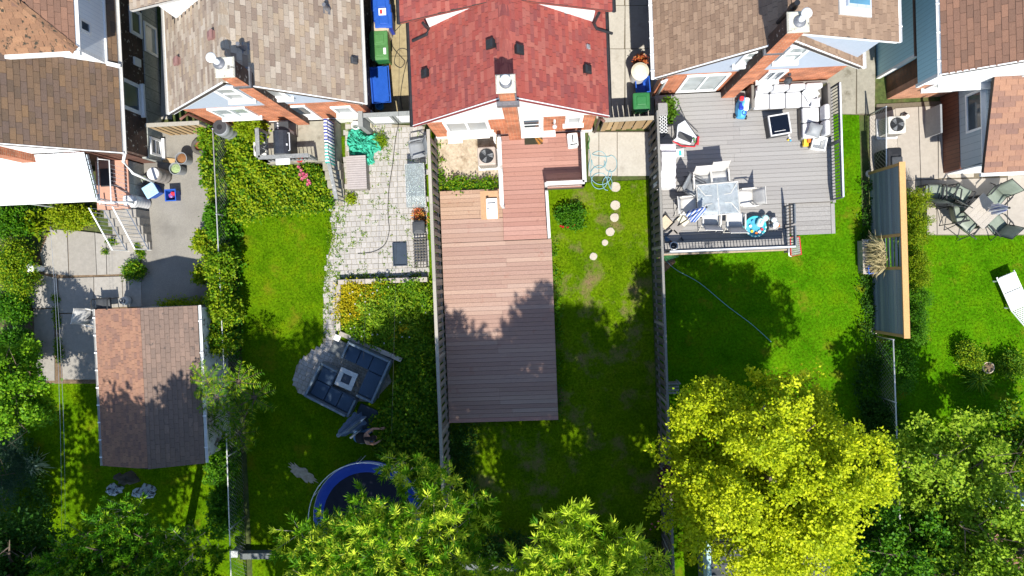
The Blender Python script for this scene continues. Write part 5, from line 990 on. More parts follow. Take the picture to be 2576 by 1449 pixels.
a, rz, l = frame_of(*E_(800, 1145), *E_(312, 895), .6); a2, _, l2 = frame_of(*E_(312, 895), *E_(525, 540), .6); lsofa('dark blue corner sofa beside lawn and round paver path', a, rz, l - .05, 1.1, 1)
c = P(*E_(800, 713), .4); a, rz, l = frame_of(*E_(740, 570), *E_(945, 660), .4); t = thing('fire_table', 'square pale stone fire pit table with dark middle', 'fire pit', (c.x, c.y, .05), rz); k = l / 2
for a_, b_ in (((-k, -k), (k, -k * .5)), ((-k, k * .5), (k, k)), ((-k, -k * .496), (-k * .5, k * .496)), ((k * .5, -k * .496), (k, k * .496))): MB().box((*a_, .3), (*b_, .37)).build('top_stone', MATS['stone_grey'], t, world=False, bevel=.008)
MB().box((-k * .85, -k * .85, 0), (k * .85, k * .85, .3)).build('body', MATS['slate_frame'], t, world=False); MB().box((-k * .5, -k * .5, .3), (k * .5, k * .5, .33)).build('burner_tray', MATS['navy'], t, world=False)
p = P(*E_(710, 335), .06); pts = PL([E_(665, 215), E_(820, 290), E_(755, 460), E_(585, 390)], .07); t = thing('stone_slab', 'flat grey stone slab beside the fire pit patio', 'slab', (pts[0].x, pts[0].y, 0)); MB().prism(pts, .0, .09).build('slab', MATS['blue_stone'], t, bevel=.01)
p = P(*E_(690, 215), .3); t = thing('stone_lantern', 'small white square lantern on grey stone slab', 'lantern', (p.x, p.y, .09), -.45); MB().box((-.08, -.08, 0), (.08, .08, .2)).build('body', MATS['stone_grey'], t, world=False, bevel=.01); MB().rbox((0, 0, .22), (.2, .2, .04), .02).build('cap', MATS['white_paint'], t, world=False)
# cantilever parasol, closed, at the sofa's corner
p = P(*E_(1010, 1200), 0); t = thing('cantilever_parasol', 'closed slate blue cantilever parasol with square base beside the sofas', 'parasol', (p.x, p.y, 0)); MB().rbox((.12, .05, .04), (.8, .8, .07), .03, rz=-.45).build('base_plate', MATS['navy'], t, world=False)
MB().tube([(.1, .1, .05), (.1, .1, 2.3)], .035, 8).build('mast', MATS['slate_frame'], t, world=False); top = Vector((-.25, -.05, 2.05)); MB().bar((.1, .1, 2.2), (-.2, -.02, 2.25), .05, .06).build('arm', MATS['slate_frame'], t, world=False); MB().bar((.0, -.25, .5), (-.05, -.28, 1.5), .05, .05).build('crank_arm', MATS['pale_grey'], t, world=False)
rg = []
for i in range(10):
    f = i / 9; cc = Vector((-.02, .1, .55)).lerp(top, f); rr = (.26 * (1 - f) ** .6 + .045) * (1 + .1 * math.sin(i * 2)); rg.append([cc + Vector((math.cos(q * math.pi / 8), math.sin(q * math.pi / 8), 0)) * rr * (1 if q % 2 else .62) for q in range(16)])
MB().loft(rg).build('canopy', pm('slate_canvas', (.06, .10, .17), .8), t, world=False); MB().lathe([(.07, 0), (.07, .06), (.03, .09)], top, 10).build('crown', MATS['slate_frame'], t, world=False)
# trampoline
c = P(925, 1300, .9); t = thing('trampoline', 'round blue trampoline with black mat partly under the willow', 'trampoline', (c.x, c.y, 0)); r_ = 1.83
ring = lambda rr, z, n=48: [(rr * math.cos(2 * math.pi * k / n), rr * math.sin(2 * math.pi * k / n), z) for k in range(n)]
MB().tube(ring(r_, .88), .025, 6, closed=True).build('frame_ring', MATS['galv'], t, world=False, smooth=True); MB().loft([ring(1.52, .89), ring(1.5, .9), ring(.02, .86)], False, False).build('jump_mat', pm('mat_black', (.006, .008, .018), .95), t, world=False)
MB().loft([ring(1.5, .9), [(x * (1 + .006 * math.sin(k * 2.2)), y, .93 + .012 * math.sin(k * 1.7)) for k, (x, y, z) in enumerate(ring(1.66, 0))], ring(1.84, .9), ring(1.86, .8)], False, False).build('edge_pad', pm('pad_blue', (.008, .04, .28), .5), t, world=False, smooth=True)
for k in range(8): a = k * math.pi / 4 + .2; MB().tube([(r_ * math.cos(a), r_ * math.sin(a), 0), (r_ * math.cos(a), r_ * math.sin(a), .88)], .02, 6).build('leg', MATS['galv'], t, world=False)
for k in range(6): a = k * math.pi / 3 + .6; MB().tube([(1.9 * math.cos(a), 1.9 * math.sin(a), .3), (1.9 * math.cos(a), 1.9 * math.sin(a), 1.22)], .018, 6).build('net_pole', MATS['aluminium'], t, world=False)
MB().tube(ring(1.9, 1.22), .015, 6, closed=True).build('net_ring', MATS['aluminium'], t, world=False, smooth=True)
# ------------------------------------------------------------------ main yard
ac('taupe air conditioner on the sandy dirt patch beside white railing', 1224, 392, R(1), .6, .78, 'ac_taupe', .03)
p = P(1342, 349, ZU); t = thing('door_mat', 'black door mat printed with orange fern leaves', 'mat', (p.x, p.y, ZU)); MB().box((-.3, -.19, .002), (.3, .19, .014)).build('mat', pm('mat_olive', (.022, .02, .01), .95), t, world=False)
fm = MB()
def fern(x0, y0, dx, dy, n, w):
    for i in range(n):
        f = (i + .5) / n; cx, cy = x0 + dx * f, y0 + dy * f; l = w * (1 - .75 * f); nx, ny = -dy, dx; q = math.hypot(dx, dy); nx, ny = nx / q, ny / q; ux, uy = dx / q, dy / q
        for s in (-1, 1): fm.add([(cx, cy, .0165), (cx + s * nx * l * .6 + ux * .03, cy + s * ny * l * .6 + uy * .03, .0165), (cx + s * nx * l + ux * .025, cy + s * ny * l + uy * .025, .0165), (cx + s * nx * l * .5 + ux * .008, cy + s * ny * l * .5 + uy * .008, .0165)], [(0, 1, 2, 3) if s < 0 else (3, 2, 1, 0)])
fern(.27, -.17, -.24, .28, 12, .13); fern(-.28, .17, .12, -.06, 6, .06)
o = fm.build('fern_print', pm('fern_orange', (.5, .2, .03), .9), t, world=False)
p = P(1441, 350, 1.0); t = thing('white_heater', 'white plastic cabinet with black slot standing on the red deck', 'cabinet', (p.x, p.y, ZU), R(4)); MB().rbox((0, 0, .24), (.34, .44, .48), .05).build('body', MATS['white_paint'], t, world=False); MB().box((-.02, -.1, .482), (.02, .16, .487)).build('slot', MATS['black_plastic'], t, world=False); MB().box((-.1, -.18, .482), (.13, -.14, .487)).build('slot', MATS['black_plastic'], t, world=False)
p = P(1231, 515, .45); t = thing('cardboard_box', 'flattened cardboard box on the pale deck boards', 'box', (p.x, p.y, ZL)); MB().box((-.3, -.48, .003), (.3, .48, .025)).build('flap', MATS['cardboard'], t, world=False); MB().box((-.02, .2, .026), (.3, .46, .12)).build('box_end', MATS['cardboard'], t, world=False)
p = P(1237, 518, .55); t = thing('appliance_panel', 'white appliance panel lying on the cardboard box', 'panel', (p.x, p.y, ZL + .027)); MB().rbox((0, -.08, .1), (.37, .68, .19), .03).build('panel', MATS['white_paint'], t, world=False); MB().box((-.15, .08, .196), (.13, .12, .2)).build('slot', MATS['navy'], t, world=False); MB().box((-.16, -.09, .196), (-.09, -.05, .2)).build('slot', MATS['navy'], t, world=False); MB().box((-.14, -.38, .196), (.16, -.26, .2)).build('film', MATS['pale_grey'], t, world=False)
p = P(1145, 352, .15); t = thing('white_board', 'white board leaning on foundation at the dirt patch', 'board', (p.x, p.y, .03)); MB().cb((0, 0, .1), (.48, .22, .02), rx=.5).build('board', MATS['white_paint'], t, world=False)
pp = [(1479, 345), (1492, 378), (1488, 420), (1483, 432), (1500, 415)]
cs = [(1507, 402, 19, 22), (1536, 412, 16, 21), (1512, 440, 26, 24), (1508, 455, 20, 20), (1528, 462, 12, 17)]; path = [(1482, 378), (1485, 395), (1481, 418), (1486, 434)]
for i, (cu, cv, ru, rv) in enumerate(cs):
    for k in range(10): a = math.pi + k * .63 * (1 if i % 2 else -1) + i; path.append((cu + ru * math.cos(a), cv + rv * math.sin(a)))
hose('pale blue garden hose coiled at edge of concrete pad', path, .011, pm('hose_blue', (.18, .33, .37)).name, .075, lift=.012)
hose('green sprayer hose lying along the white deck railing', [(1481, 342), (1483, 352), (1480, 364), (1482, 375)], .02, 'lid_green', .08)
mat('step_stone', [(.36, .31, .25), (.43, .38, .31)], rough=.9, ns=6, amt=.25, bump=.4)
for i, (u, v, r_) in enumerate(((1548, 470, .17), (1548, 516, .165), (1546, 547, .15), (1535, 583, .15), (1522, 610, .11), (1493, 645, .13))):
    p = P(u, v, .03); n = 18; pts = [(p.x + r_ * RND.uniform(.92, 1.05) * math.cos(6.283 * k / n), p.y + r_ * RND.uniform(.92, 1.05) * math.sin(6.283 * k / n)) for k in range(n)]; AVOID.append(pts)
    o = MB().prism(pts, -.01, .035).build('stepping_stone', MATS['step_stone'], bevel=.008); tag(o, ('round stepping stone touching the coiled hose end', 'round stepping stone second from the coiled hose', 'round stepping stone third from coiled hose, close to its neighbour', 'round stepping stone fourth from the coiled hose', 'smallest stepping stone, half sunk in the lawn', 'last stepping stone, at edge of tree shade')[i], 'stone', 'stepping stones in the lawn')
# bins between the houses
for (u, v, lb, m1, ml) in ((957, 8, 'blue lidded cart farthest from the gate between houses', 'deep_blue', 'blue_plastic'), (961, 30, 'blue cart with red and white sticker between houses', 'deep_blue', 'blue_plastic'), (964, 50, 'shiny blue bagged cart beside the beige round lid', 'deep_blue', 'blue_plastic'), (953, 97, 'green wheeled cart beside the beige round lid', 'green_plastic', 'lid_green'), (955, 130, 'green wheeled cart with white notice on lid', 'green_plastic', 'lid_green')):
    t = cart(lb, u, v, R(90), m1, ml, .95, .5, .55, .05)
    if 'notice' in lb: MB().box((-.1, -.22, .968), (.1, -.14, 1.004)).build('notice', MATS['white_paint'], t, world=False)
    if 'sticker' in lb: MB().box((-.12, -.14, .968), (.1, .1, 1.003)).build('sticker', MATS['white_paint'], t, world=False); MB().box((-.08, -.02, .97), (.06, .06, 1.006)).build('sticker', MATS['red_plastic'], t, world=False)
t = pail('round_bin', 'beige round lidded bin between blue and green carts', 'bin', 957, 70, .26, .85, 'ivory', .05, taper=.85); MB().lathe([(.29, .84), (.29, .88), (.2, .93), (.02, .94)], n=24).build('lid', MATS['tan_pot'], t, world=False)
p = P(958, 215, .5); t = thing('blue_trough', 'large blue plastic trough tilted against house side', 'trough', (p.x, p.y, .05), R(2)); ob(mb := MB(), (0, 0, 0), (.45, .95), (.62, 1.2), .5); mb.build('body', MATS['blue_plastic'], t, world=False); MB().cb((0, 0, .5), (.6, 1.15, .02), ry=-.35).build('loose_panel', MATS['blue_plastic'], t, world=False)
pail('flower_pot', 'terracotta pot of yellow leaves beside the blue trough', 'pot', 971, 163, .13, .3, 'terracotta', .05, 'leafy_fill'); pail('blue_bucket', 'pale blue bucket in shade behind the panel gate', 'bucket', 954, 265, .13, .3, 'sky_plastic', .05)
hose('thin dark cable looping along the tan side driveway', [(1006, -10), (1000, 30), (1012, 55), (990, 85), (987, 115), (1008, 142), (1018, 155), (1008, 170), (992, 158), (1000, 128), (1015, 122), (1027, 135), (1015, 190), (1008, 240), (1012, 275)], .012, 'frame_black', .065, 'loose_cable', 'cable')
t = pail('flower_pot', 'terracotta pot with orange and brown flowers beside grey round bin', 'pot', 1610, 154, .22, .5, 'terracotta', .05, 'compost'); mat('orange_leaf', [(.45, .12, .02), (.3, .05, .02), (.5, .3, .05)], piece=True, ns=4); q = t.location; foliage('flowers', [(q.x, q.y, .6, .2, .2, .12)], 260, .09, .05, MATS['orange_leaf'], t, clump=.05)
t = pail('round_bin', 'grey round lidded bin beside the blue recycling cart', 'bin', 1610, 180, .27, .8, 'pale_grey', .05, taper=.85); MB().lathe([(.29, .79), (.29, .83), (.2, .88), (.02, .89)], n=24).build('lid', MATS['ivory'], t, world=False)
bluebox('blue recycling boxes stacked beside the green cart', 1617, 213, .05, .45, .5, .5, 'blue_plastic', .05); cart('dark green wheeled cart behind the tan board gate', 1614, 255, R(180), 'green_plastic', 'green_plastic', .95, .52, .55, .05)
# ------------------------------------------------------------------ grey deck: furniture
Gp = lambda a, b: (1610 + a / 4.8, 187.8 + b / 4.8)
Ip = lambda a, b: (1610 + a / 4.8, 389.1 + b / 4.8)
zs = ZG + .42; a = P(*Gp(1375, 410), zs); b = P(*Gp(2165, 130), zs); c = P(*Gp(1960, 770), zs); x0, x1, y0, y1, y2 = a.x, P(*Gp(2235, 300), zs).x, a.y, b.y, c.y; xr_ = P(*Gp(1960, 500), zs).x
t = thing('sectional_sofa', 'grey wicker L shaped sofa with pale cushions in the deck corner', 'sofa', ((x0 + x1) / 2, y0, ZG))
def tb(nm, p, q, m, r=.05, puff=.02, rz=0, ry=0, rx=0):
    c_ = [(i + j) / 2 for i, j in zip(p, q)]; return MB().rbox(c_, [abs(j - i) for i, j in zip(p, q)], r, rz, puff, rx=rx, ry=ry).build(nm, MATS[m], t, smooth=False)
tb('base', (x0, y0, ZG), (x1, y1 + .05, ZG + .26), 'wicker', .03, 0); tb('base', (xr_, y2, ZG), (x1, y0 - .004, ZG + .26), 'wicker', .03, 0)
tb('back_frame', (x0, y1 + .02, ZG), (x1, y1 + .1, ZG + .7), 'wicker', .03, 0); tb('back_frame', (x1 - .02, y2, ZG), (x1 + .07, y1, ZG + .7), 'wicker', .03, 0); tb('arm', (x0 - .1, y0, ZG), (x0 - .005, y1 + .1, ZG + .56), 'wicker', .03, 0)
n = 3; w_ = (xr_ - x0) / n
for i in range(n): tb('seat_cushion', (x0 + i * w_ + .01, y0 - .02, ZG + .27), (x0 + (i + 1) * w_ - .01, y1 - .16, ZG + .42), 'cushion'); tb('back_cushion', (x0 + i * w_ + .01, y1 - .17, ZG + .4), (x0 + (i + 1) * w_ - .01, y1 + .01, ZG + .82), 'cushion', .06)
tb('seat_cushion', (xr_ + .01, y0 - .02, ZG + .27), (x1 - .2, y1 - .16, ZG + .42), 'cushion'); tb('back_cushion', (xr_ + .01, y1 - .17, ZG + .4), (x1 - .2, y1 + .01, ZG + .8), 'cushion', .06)
for i in range(2): ya = y0 - .03 - (y0 - .03 - y2) * i / 2; yb = y0 - .03 - (y0 - .03 - y2) * (i + 1) / 2; tb('seat_cushion', (xr_ + .01, yb + .01, ZG + .27), (x1 - .19, ya - .01, ZG + .42), 'cushion'); tb('back_cushion', (x1 - .18, yb + .01, ZG + .4), (x1 - .02, ya - .01, ZG + .82), 'cushion', .06)
def pillow(label, u, v, z, s, m, rz, tilt=.0):
    p = P(u, v, z); mb = MB(); n = 8; V = []
    for sg in (1, -1):
        for j in range(n + 1):
            for i in range(n + 1):
                fx, fy = i / n * 2 - 1, j / n * 2 - 1; h = .085 * (1 - fx ** 4) * (1 - fy ** 4) * (1 - .12 * (fx * fx + fy * fy)); k = 1 - .1 * (abs(fx) ** 2 * (1 - abs(fy)) + abs(fy) ** 2 * (1 - abs(fx))) * 1; V.append(Vector((fx * s / 2 * k, fy * s / 2 * k, sg * h)))
    Fs = []; o_ = (n + 1) ** 2
    for j in range(n):
        for i in range(n): q = j * (n + 1) + i; Fs += [(q, q + 1, q + n + 2, q + n + 1), (o_ + q, o_ + q + n + 1, o_ + q + n + 2, o_ + q + 1)]
    Mx = Matrix.Translation((p.x, p.y, z)) @ Matrix.Rotation(rz, 4, 'Z') @ Matrix.Rotation(tilt, 4, 'X'); mb.add([Mx @ q for q in V], Fs); return tag(mb.build('pillow', MATS[m], smooth=True), label, 'pillow')
pillow('bright white pillow in the corner of the wicker sofa', *Gp(2065, 225), ZG + .6, .46, 'white_paint', .7, .35); pillow('grey pillow at the open end of the wicker sofa', *Gp(2110, 670), ZG + .58, .42, 'grey_plastic', -.3, .3); pillow('small white pillow against the right backrest of the wicker sofa', *Gp(2120, 340), ZG + .6, .3, 'cushion', .1, .4)
pillow('white pillow beside the wooden arm of the wicker sofa', *Gp(1440, 260), ZG + .58, .34, 'cushion', 1.4, .5)
c = P(*Gp(1690, 600), ZG + .5); t = thing('fire_table', 'square black topped fire table with grey rim in front of the sofa', 'table', (c.x, c.y, ZG), R(7)); k = .33
for a_, b_ in (((-k, -k), (k, -k + .04)), ((-k, k - .04), (k, k)), ((-k, -k + .042), (-k + .04, k - .042)), ((k - .04, -k + .042), (k, k - .042))): MB().box((*a_, .42), (*b_, .5)).build('rim', MATS['pale_grey'], t, world=False)
MB().box((-k + .01, -k + .01, 0), (k - .01, k - .01, .42)).build('body', MATS['dark_grey'], t, world=False); MB().box((-k + .04, -k + .04, .42), (k - .04, k - .04, .47)).build('top', mat('black_gloss', (.004, .006, .012), rough=.1), t, world=False); MB().tube([(-.2, -.2, .49), (.15, -.2, .49)], .01, 6).build('burner_bar', MATS['pale_grey'], t, world=False)
# ride-on car
c = P(1871, 268, ZG + .35); t = thing('ride_on_car', 'blue and white ride on toy car with red seat', 'toy car', (c.x, c.y, ZG), R(-8)); rg = []
for y, wd, h in ((-.34, .2, .16), (-.3, .3, .24), (-.1, .36, .3), (.1, .38, .36), (.28, .32, .34), (.34, .2, .26)): rg.append([(wd / 2 * math.cos(q * math.pi / 5 - .0) * (1 if q <= 5 else 1), y, .07 + (h * math.sin(q * math.pi / 5) if q <= 5 else 0)) for q in range(6)])
MB().loft(rg).build('body', MATS['sky_plastic'], t, world=False, smooth=False); MB().rbox((.07, .08, .38), (.16, .42, .1), .05, puff=.02).build('hood', MATS['white_paint'], t, world=False); MB().rbox((-.1, .24, .39), (.14, .16, .08), .04).build('seat', MATS['red_plastic'], t, world=False); MB().rbox((-.08, -.0, .36), (.14, .24, .06), .04).build('side_panel', MATS['deep_blue'], t, world=False); MB().tube([(.04 + .07 * math.cos(q * .785), -.2 + .07 * math.sin(q * .785), .36) for q in range(8)], .012, 6, closed=True).build('steering_wheel', MATS['deep_blue'], t, world=False)
for sx in (-1, 1):
    for yy in (-.27, .24): MB().lathe([(.05, -.03), (.07, -.02), (.07, .02), (.05, .03)], n=12, M=Matrix.Translation((sx * .18, yy, .07)) @ Matrix.Rotation(R(90), 4, 'Y')).build('wheel', MATS['black_plastic'], t, world=False)
# planter, cabinet and lattice side table by the left fence
p = P(1667, 275, 1.3); t = thing('deck_cabinet', 'taupe boxed cabinet at the deck edge beside trough planter', 'cabinet', (p.x, p.y, ZG)); MB().box((-.14, -.19, 0), (.14, .19, .7)).build('body', MATS['taupe'], t, world=False); MB().rbox((0, 0, .72), (.3, .4, .04), .02).build('top', MATS['deck_grey'], t, world=False)
p = P(1667, 313, 1.25); t = thing('woven_table', 'dark side table with white herringbone top on grey deck', 'table', (p.x, p.y, ZG)); MB().box((-.15, -.28, .6), (.15, .28, .65)).build('top', MATS['black_plastic'], t, world=False)
hb = MB()
for i in range(-2, 3):
    for j in range(-5, 6): hb.cb((i * .06, j * .05, .655), (.06, .016, .008), rz=R(45) if (i + j) % 2 else R(-45))
hb.build('herringbone_strips', MATS['white_paint'], t, world=False)
for sx in (-1, 1):
    for sy in (-1, 1): MB().box((sx * .13 - .012, sy * .26 - .012, 0), (sx * .13 + .012, sy * .26 + .012, .6)).build('leg', MATS['black_plastic'], t, world=False)
p = P(1684, 285, 1.0); t = thing('trough_planter', 'tall black trough planter with bright leafy plant on the grey deck', 'planter', (p.x, p.y, ZG)); ob(mb := MB(), (0, 0, 0), (.18, .7), (.22, .78), .45); mb.build('trough', MATS['black_plastic'], t, world=False); LEAF = lambda n, c, **k: mat(n, c, rough=.55, ns=2.5, amt=.25, piece=True, trans=.38, spec=.16, **k)
LEAF('leaf_bright', [(.04, .12, .006), (.075, .17, .008), (.12, .21, .012)]); q = t.location; foliage('foliage', [(q.x, q.y + .25, ZG + .6, .16, .2, .2), (q.x + .02, q.y - .1, ZG + .55, .12, .22, .15)], 500, .1, .055, MATS['leaf_bright'], t, clump=.06)
# folding net toy
pz = lambda a, b, z: P(*Gp(a, b), ZG + z); t = thing('toy_net', 'pale mesh toy net with red frame and black middle panel', 'toy', (pz(560, 720, .1).x, pz(560, 720, .1).y, ZG))
A1, A2, A3, A4 = pz(545, 545, .75), pz(455, 600, .7), pz(395, 800, .12), pz(690, 750, .12)
MB().tube([A3, pz(500, 860, .05), pz(660, 870, .05), pz(715, 750, .06), A4], .022, 6).build('base_frame', MATS['red_plastic'], t); MB().tube([A3, A2, A1, A4], .016, 6).build('upper_frame', MATS['dark_grey'], t); MB().add([A1, A2, pz(440, 760, .25), A3, pz(600, 850, .1), A4], [(0, 1, 2), (0, 2, 5), (2, 3, 4), (2, 4, 5)]).build('mesh_panel', pm('mesh_pale', (.42, .43, .47), .9), t)
MB().add([pz(465, 670, .45), pz(640, 760, .24), pz(620, 830, .22), pz(460, 760, .36)], [(0, 3, 2, 1)]).build('black_panel', MATS['black_plastic'], t); MB().cb(pz(700, 800, .1), (.05, .26, .1), rz=-.1).build('red_bar', MATS['red_plastic'], t)
for k in range(2): MB().lathe([(.035, 0), (.04, .03), (.02, .06)], pz(650 + k * 10, 775 + 35 * k, .16), 10).build('ball', MATS['lid_green'], t)
MB().tube([pz(475, 365, .05), pz(560, 560, .35), pz(700, 690, .05)], .01, 5).tube([pz(475, 365, .05), pz(412, 440, .05)], .01, 5).tube([pz(440, 860, .05), pz(555, 880, .05)], .01, 5).build('support_rod', MATS['dark_grey'], t)
# white covered barbecue
rows = []; cpts = [(1658, 1704, 361), (1662, 1704, 385), (1661, 1702, 425), (1658, 1704, 450), (1660, 1704, 470)]
mb = MB(); zz = ZG + .85
for i in range(14):
    f = i / 13 * 4; k = min(3, int(f)); g = f - k; uA = cpts[k][0] * (1 - g) + cpts[k + 1][0] * g; uB = cpts[k][1] * (1 - g) + cpts[k + 1][1] * g; vv = cpts[k][2] * (1 - g) + cpts[k + 1][2] * g; w0 = P(uA, vv, zz); w1 = P(uB, vv, zz); hh = .7 + (.2 if 2 < i < 9 else .06) + .03 * math.sin(i * 2.1); d_ = 1 + .03 * math.sin(i * 1.3)
    row = []
    for s, h in ((-.1, .02), (-.06, .35), (.0, .8), (.08, .97), (.35, 1), (.65, 1), (.92, .97), (1, .8), (1.08, .35), (1.12, .02)): q = w0.lerp(w1, s); row.append((q.x + .012 * math.sin(i * 3 + s * 9), q.y, ZG + hh * h * d_))
    rows.append(row)
mb.loft(rows, True, True, closed=False); tag(mb.build('covered_barbecue', mat('cover_white', [(.6, .58, .6), (.68, .66, .67)], rough=.8, amt=.06), smooth=False), 'long item under a white fabric cover along deck edge', 'cover')
p = P(*Gp(482, 945), ZG + .05); t = thing('toy_tray', 'small white toy tray with green frame beside the covered barbecue', 'toy', (p.x, p.y, ZG)); ob(mb := MB(), (0, 0, 0), (.17, .2), (.2, .23), .06); mb.build('tray', MATS['white_paint'], t, world=False); MB().box((-.03, -.08, .02), (.05, .08, .05)).build('green_block', MATS['aqua'], t, world=False)
# glass dining table
ca = P(*Ip(945, 535), ZG + .72); a, rz, l = frame_of(*Ip(690, 415), *Ip(1190, 372), ZG + .72); hx, hy = l / 2, .5; t = thing('glass_table', 'rectangular frosted glass dining table with cream frame on the grey deck', 'table', (ca.x, ca.y, ZG), rz)
gt = mat('table_glass', [(.6, .68, .72), (.72, .77, .8)], rough=.18, ns=2.2, spec=.6, alpha=.7); MB().box((-hx + .02, -hy + .02, .695), (hx - .02, hy - .02, .71)).build('tabletop', gt, t, world=False)
MB().tube([(-hx, -hy, .7), (hx, -hy, .7), (hx, hy, .7), (-hx, hy, .7)], .022, 6, closed=True).build('rim', MATS['frame_cream'], t, world=False)
fr_ = MB()
for sx in (-1, 1):
    for sy in (-1, 1): fr_.tube([(sx * hx, sy * hy, .715), (sx * hx * .62, sy * hy * .3, .718), (sx * hx * .3, sy * hy * .26, .718)], .012, 5); MB().tube([(sx * hx * .9, sy * hy * .86, 0), (sx * hx * .85, sy * hy * .8, .69)], .02, 6).build('leg', MATS['frame_cream'], t, world=False)
fr_.tube([(0, -hy, .716), (0, hy, .716)], .01, 5); fr_.build('under_braces', MATS['frame_cream'], t, world=False); MB().lathe([(.025, .712), (.025, .722), (.012, .722)], n=12).build('parasol_hole', MATS['white_paint'], t, world=False)
for lb, u, v, rz_ in (('white sling chair at house side of glass table beside the dark chair', *Ip(748, 320), R(2)), ('white sling chair at house side of glass table beside the table corner', *Ip(955, 270), R(3)), ('white sling chair at the railing gate end of glass table', *Ip(1300, 520), R(-88)), ('white sling chair at fence end of glass table half under striped parasol', *Ip(580, 615), R(92)), ('white sling chair at garden side of glass table near striped parasol', *Ip(858, 770), R(176)), ('white sling chair at garden side of glass table beside the toy pool', *Ip(1150, 800), R(178))): chair(lb, u, v, ZG, rz_, 'frame_cream', 'sling_white', 'chairs around the glass table')
chair('dark framed patio chair tucked at fence corner of the glass table', *Ip(655, 400), ZG, R(60), 'dark_grey', 'grey_plastic')
b0 = P(*Ip(420, 880), ZG); tip = P(*Ip(800, 635), ZG + 1.15) - b0; pm('canvas_blue', (.55, .56, .6), .9, pat=stripes(0, .085, (.05, .12, .38), .45, rot=(0, 0, .6))); parasol('leaning closed parasol with blue and white stripes at the glass table', Ip(420, 880), tip, ZG, 'canvas_blue', ln=.72, rmax=.22, foot=False)
t = thing('parasol_base', 'parasol cross base weighted with four tan slabs in deck corner', 'parasol base', (b0.x, b0.y, ZG)); MB().bar((-.5, -.22, .03), (.35, .3, .03), .05, .04).build('cross_bar', MATS['frame_black'], t, world=False); MB().bar((-.3, .5, .045), (.25, -.45, .045), .05, .03).build('cross_bar', MATS['frame_black'], t, world=False)
for a_, b_, m_ in ((-.32, .18, 'tan_pot'), (.22, .18, 'ivory'), (-.05, -.3, 'taupe'), (.05, .0, 'taupe')): MB().cb((a_, b_, .085 if m_ != 'taupe' else .1), (.34, .34, .05), rz=.75).build('slab', MATS[m_], t, world=False, bevel=.008)
# turtle pool
c = P(1900, 570, ZG + .2); t = thing('toy_pool', 'turquoise turtle shaped toy water table with yellow cups', 'toy', (c.x, c.y, ZG)); MB().lathe([(.27, 0), (.32, .1), (.35, .2), (.35, .23), (.3, .23), (.28, .12), (.0, .1)], n=28).build('basin', MATS['aqua'], t, world=False, smooth=True); MB().lathe([(.295, .17), (.0, .172)], n=28).build('water', mat('pool_water', [(.05, .28, .4), (.1, .36, .46)], rough=.05), t, world=False)
MB().rbox((.14, .12, .3), (.22, .3, .14), .08, rz=-.4, puff=.04).build('slide_tower', pm('pale_aqua', (.4, .62, .6)), t, world=False); MB().lathe([(.05, .2), (.11, .24), (.08, .3), (.01, .32)], (.3, .26, .05), 12).build('turtle_head', MATS['pale_aqua'], t, world=False); MB().lathe([(.05, .2), (.07, .26), (.05, .27)], (-.4, -.02, -.12), 10).build('turtle_foot', MATS['aqua'], t, world=False)
for dx, dy, m_ in ((-.12, -.15, 'yellow'), (.12, -.18, 'white_paint'), (-.16, .02, 'white_paint'), (.02, -.22, 'orange'), (.2, -.1, 'red_plastic'), (-.08, .16, 'sky_plastic')): MB().lathe([(.03, .16), (.045, .24), (.03, .24)], (dx, dy, 0), 10).build('cup', MATS[m_], t, world=False)
for k in range(9): a = math.pi + k * .38; MB().lathe([(.03, 0), (.03, .02), (.01, .03)], (.325 * math.cos(a), .325 * math.sin(a), .23), 8).build('shell_spot', MATS['pale_aqua'], t, world=False)
c = P(1952, 560, ZG + .45); t = thing('plush_toy', 'white and black plush toy with orange feet on deck step box', 'toy', (c.x, c.y, ZG)); MB().rbox((0, 0, .12), (.3, .42, .24), .03).build('step_box', MATS['deck_grey'], t, world=False)
for dx, dy, r_, m_ in ((-.02, .1, .09, 'white_paint'), (.03, -.05, .1, 'white_paint'), (-.09, .02, .05, 'black_plastic'), (.06, .06, .045, 'pale_aqua'), (.13, -.09, .05, 'orange'), (.0, -.13, .05, 'white_paint'), (-.1, -.1, .05, 'navy')): MB().lathe([(r_ * math.sin(q * .45), .3 - r_ * math.cos(q * .45)) for q in range(1, 7)], (dx, dy, r_ - .06), 12).build('plush_part', MATS[m_], t, world=False, smooth=True)
t = pail('white_bucket', 'white bucket with tools in the corner of deck railing', 'bucket', *Ip(412, 1100), .125, .3, 'white_paint', ZG, 'dark_grey', fillh=.5)
p = P(*Ip(335, 1015), ZG + .1); t = thing('cloth_bundle', 'dark blue and red cloth bundle in deck corner', 'cloth', (p.x, p.y, ZG)); MB().rbox((0, 0, .06), (.2, .18, .12), .06, puff=.03).build('blue_cloth', MATS['bluecloth'], t, world=False); MB().rbox((.15, -.06, .05), (.11, .1, .08), .04, puff=.02).build('red_cloth', MATS['orange'], t, world=False)
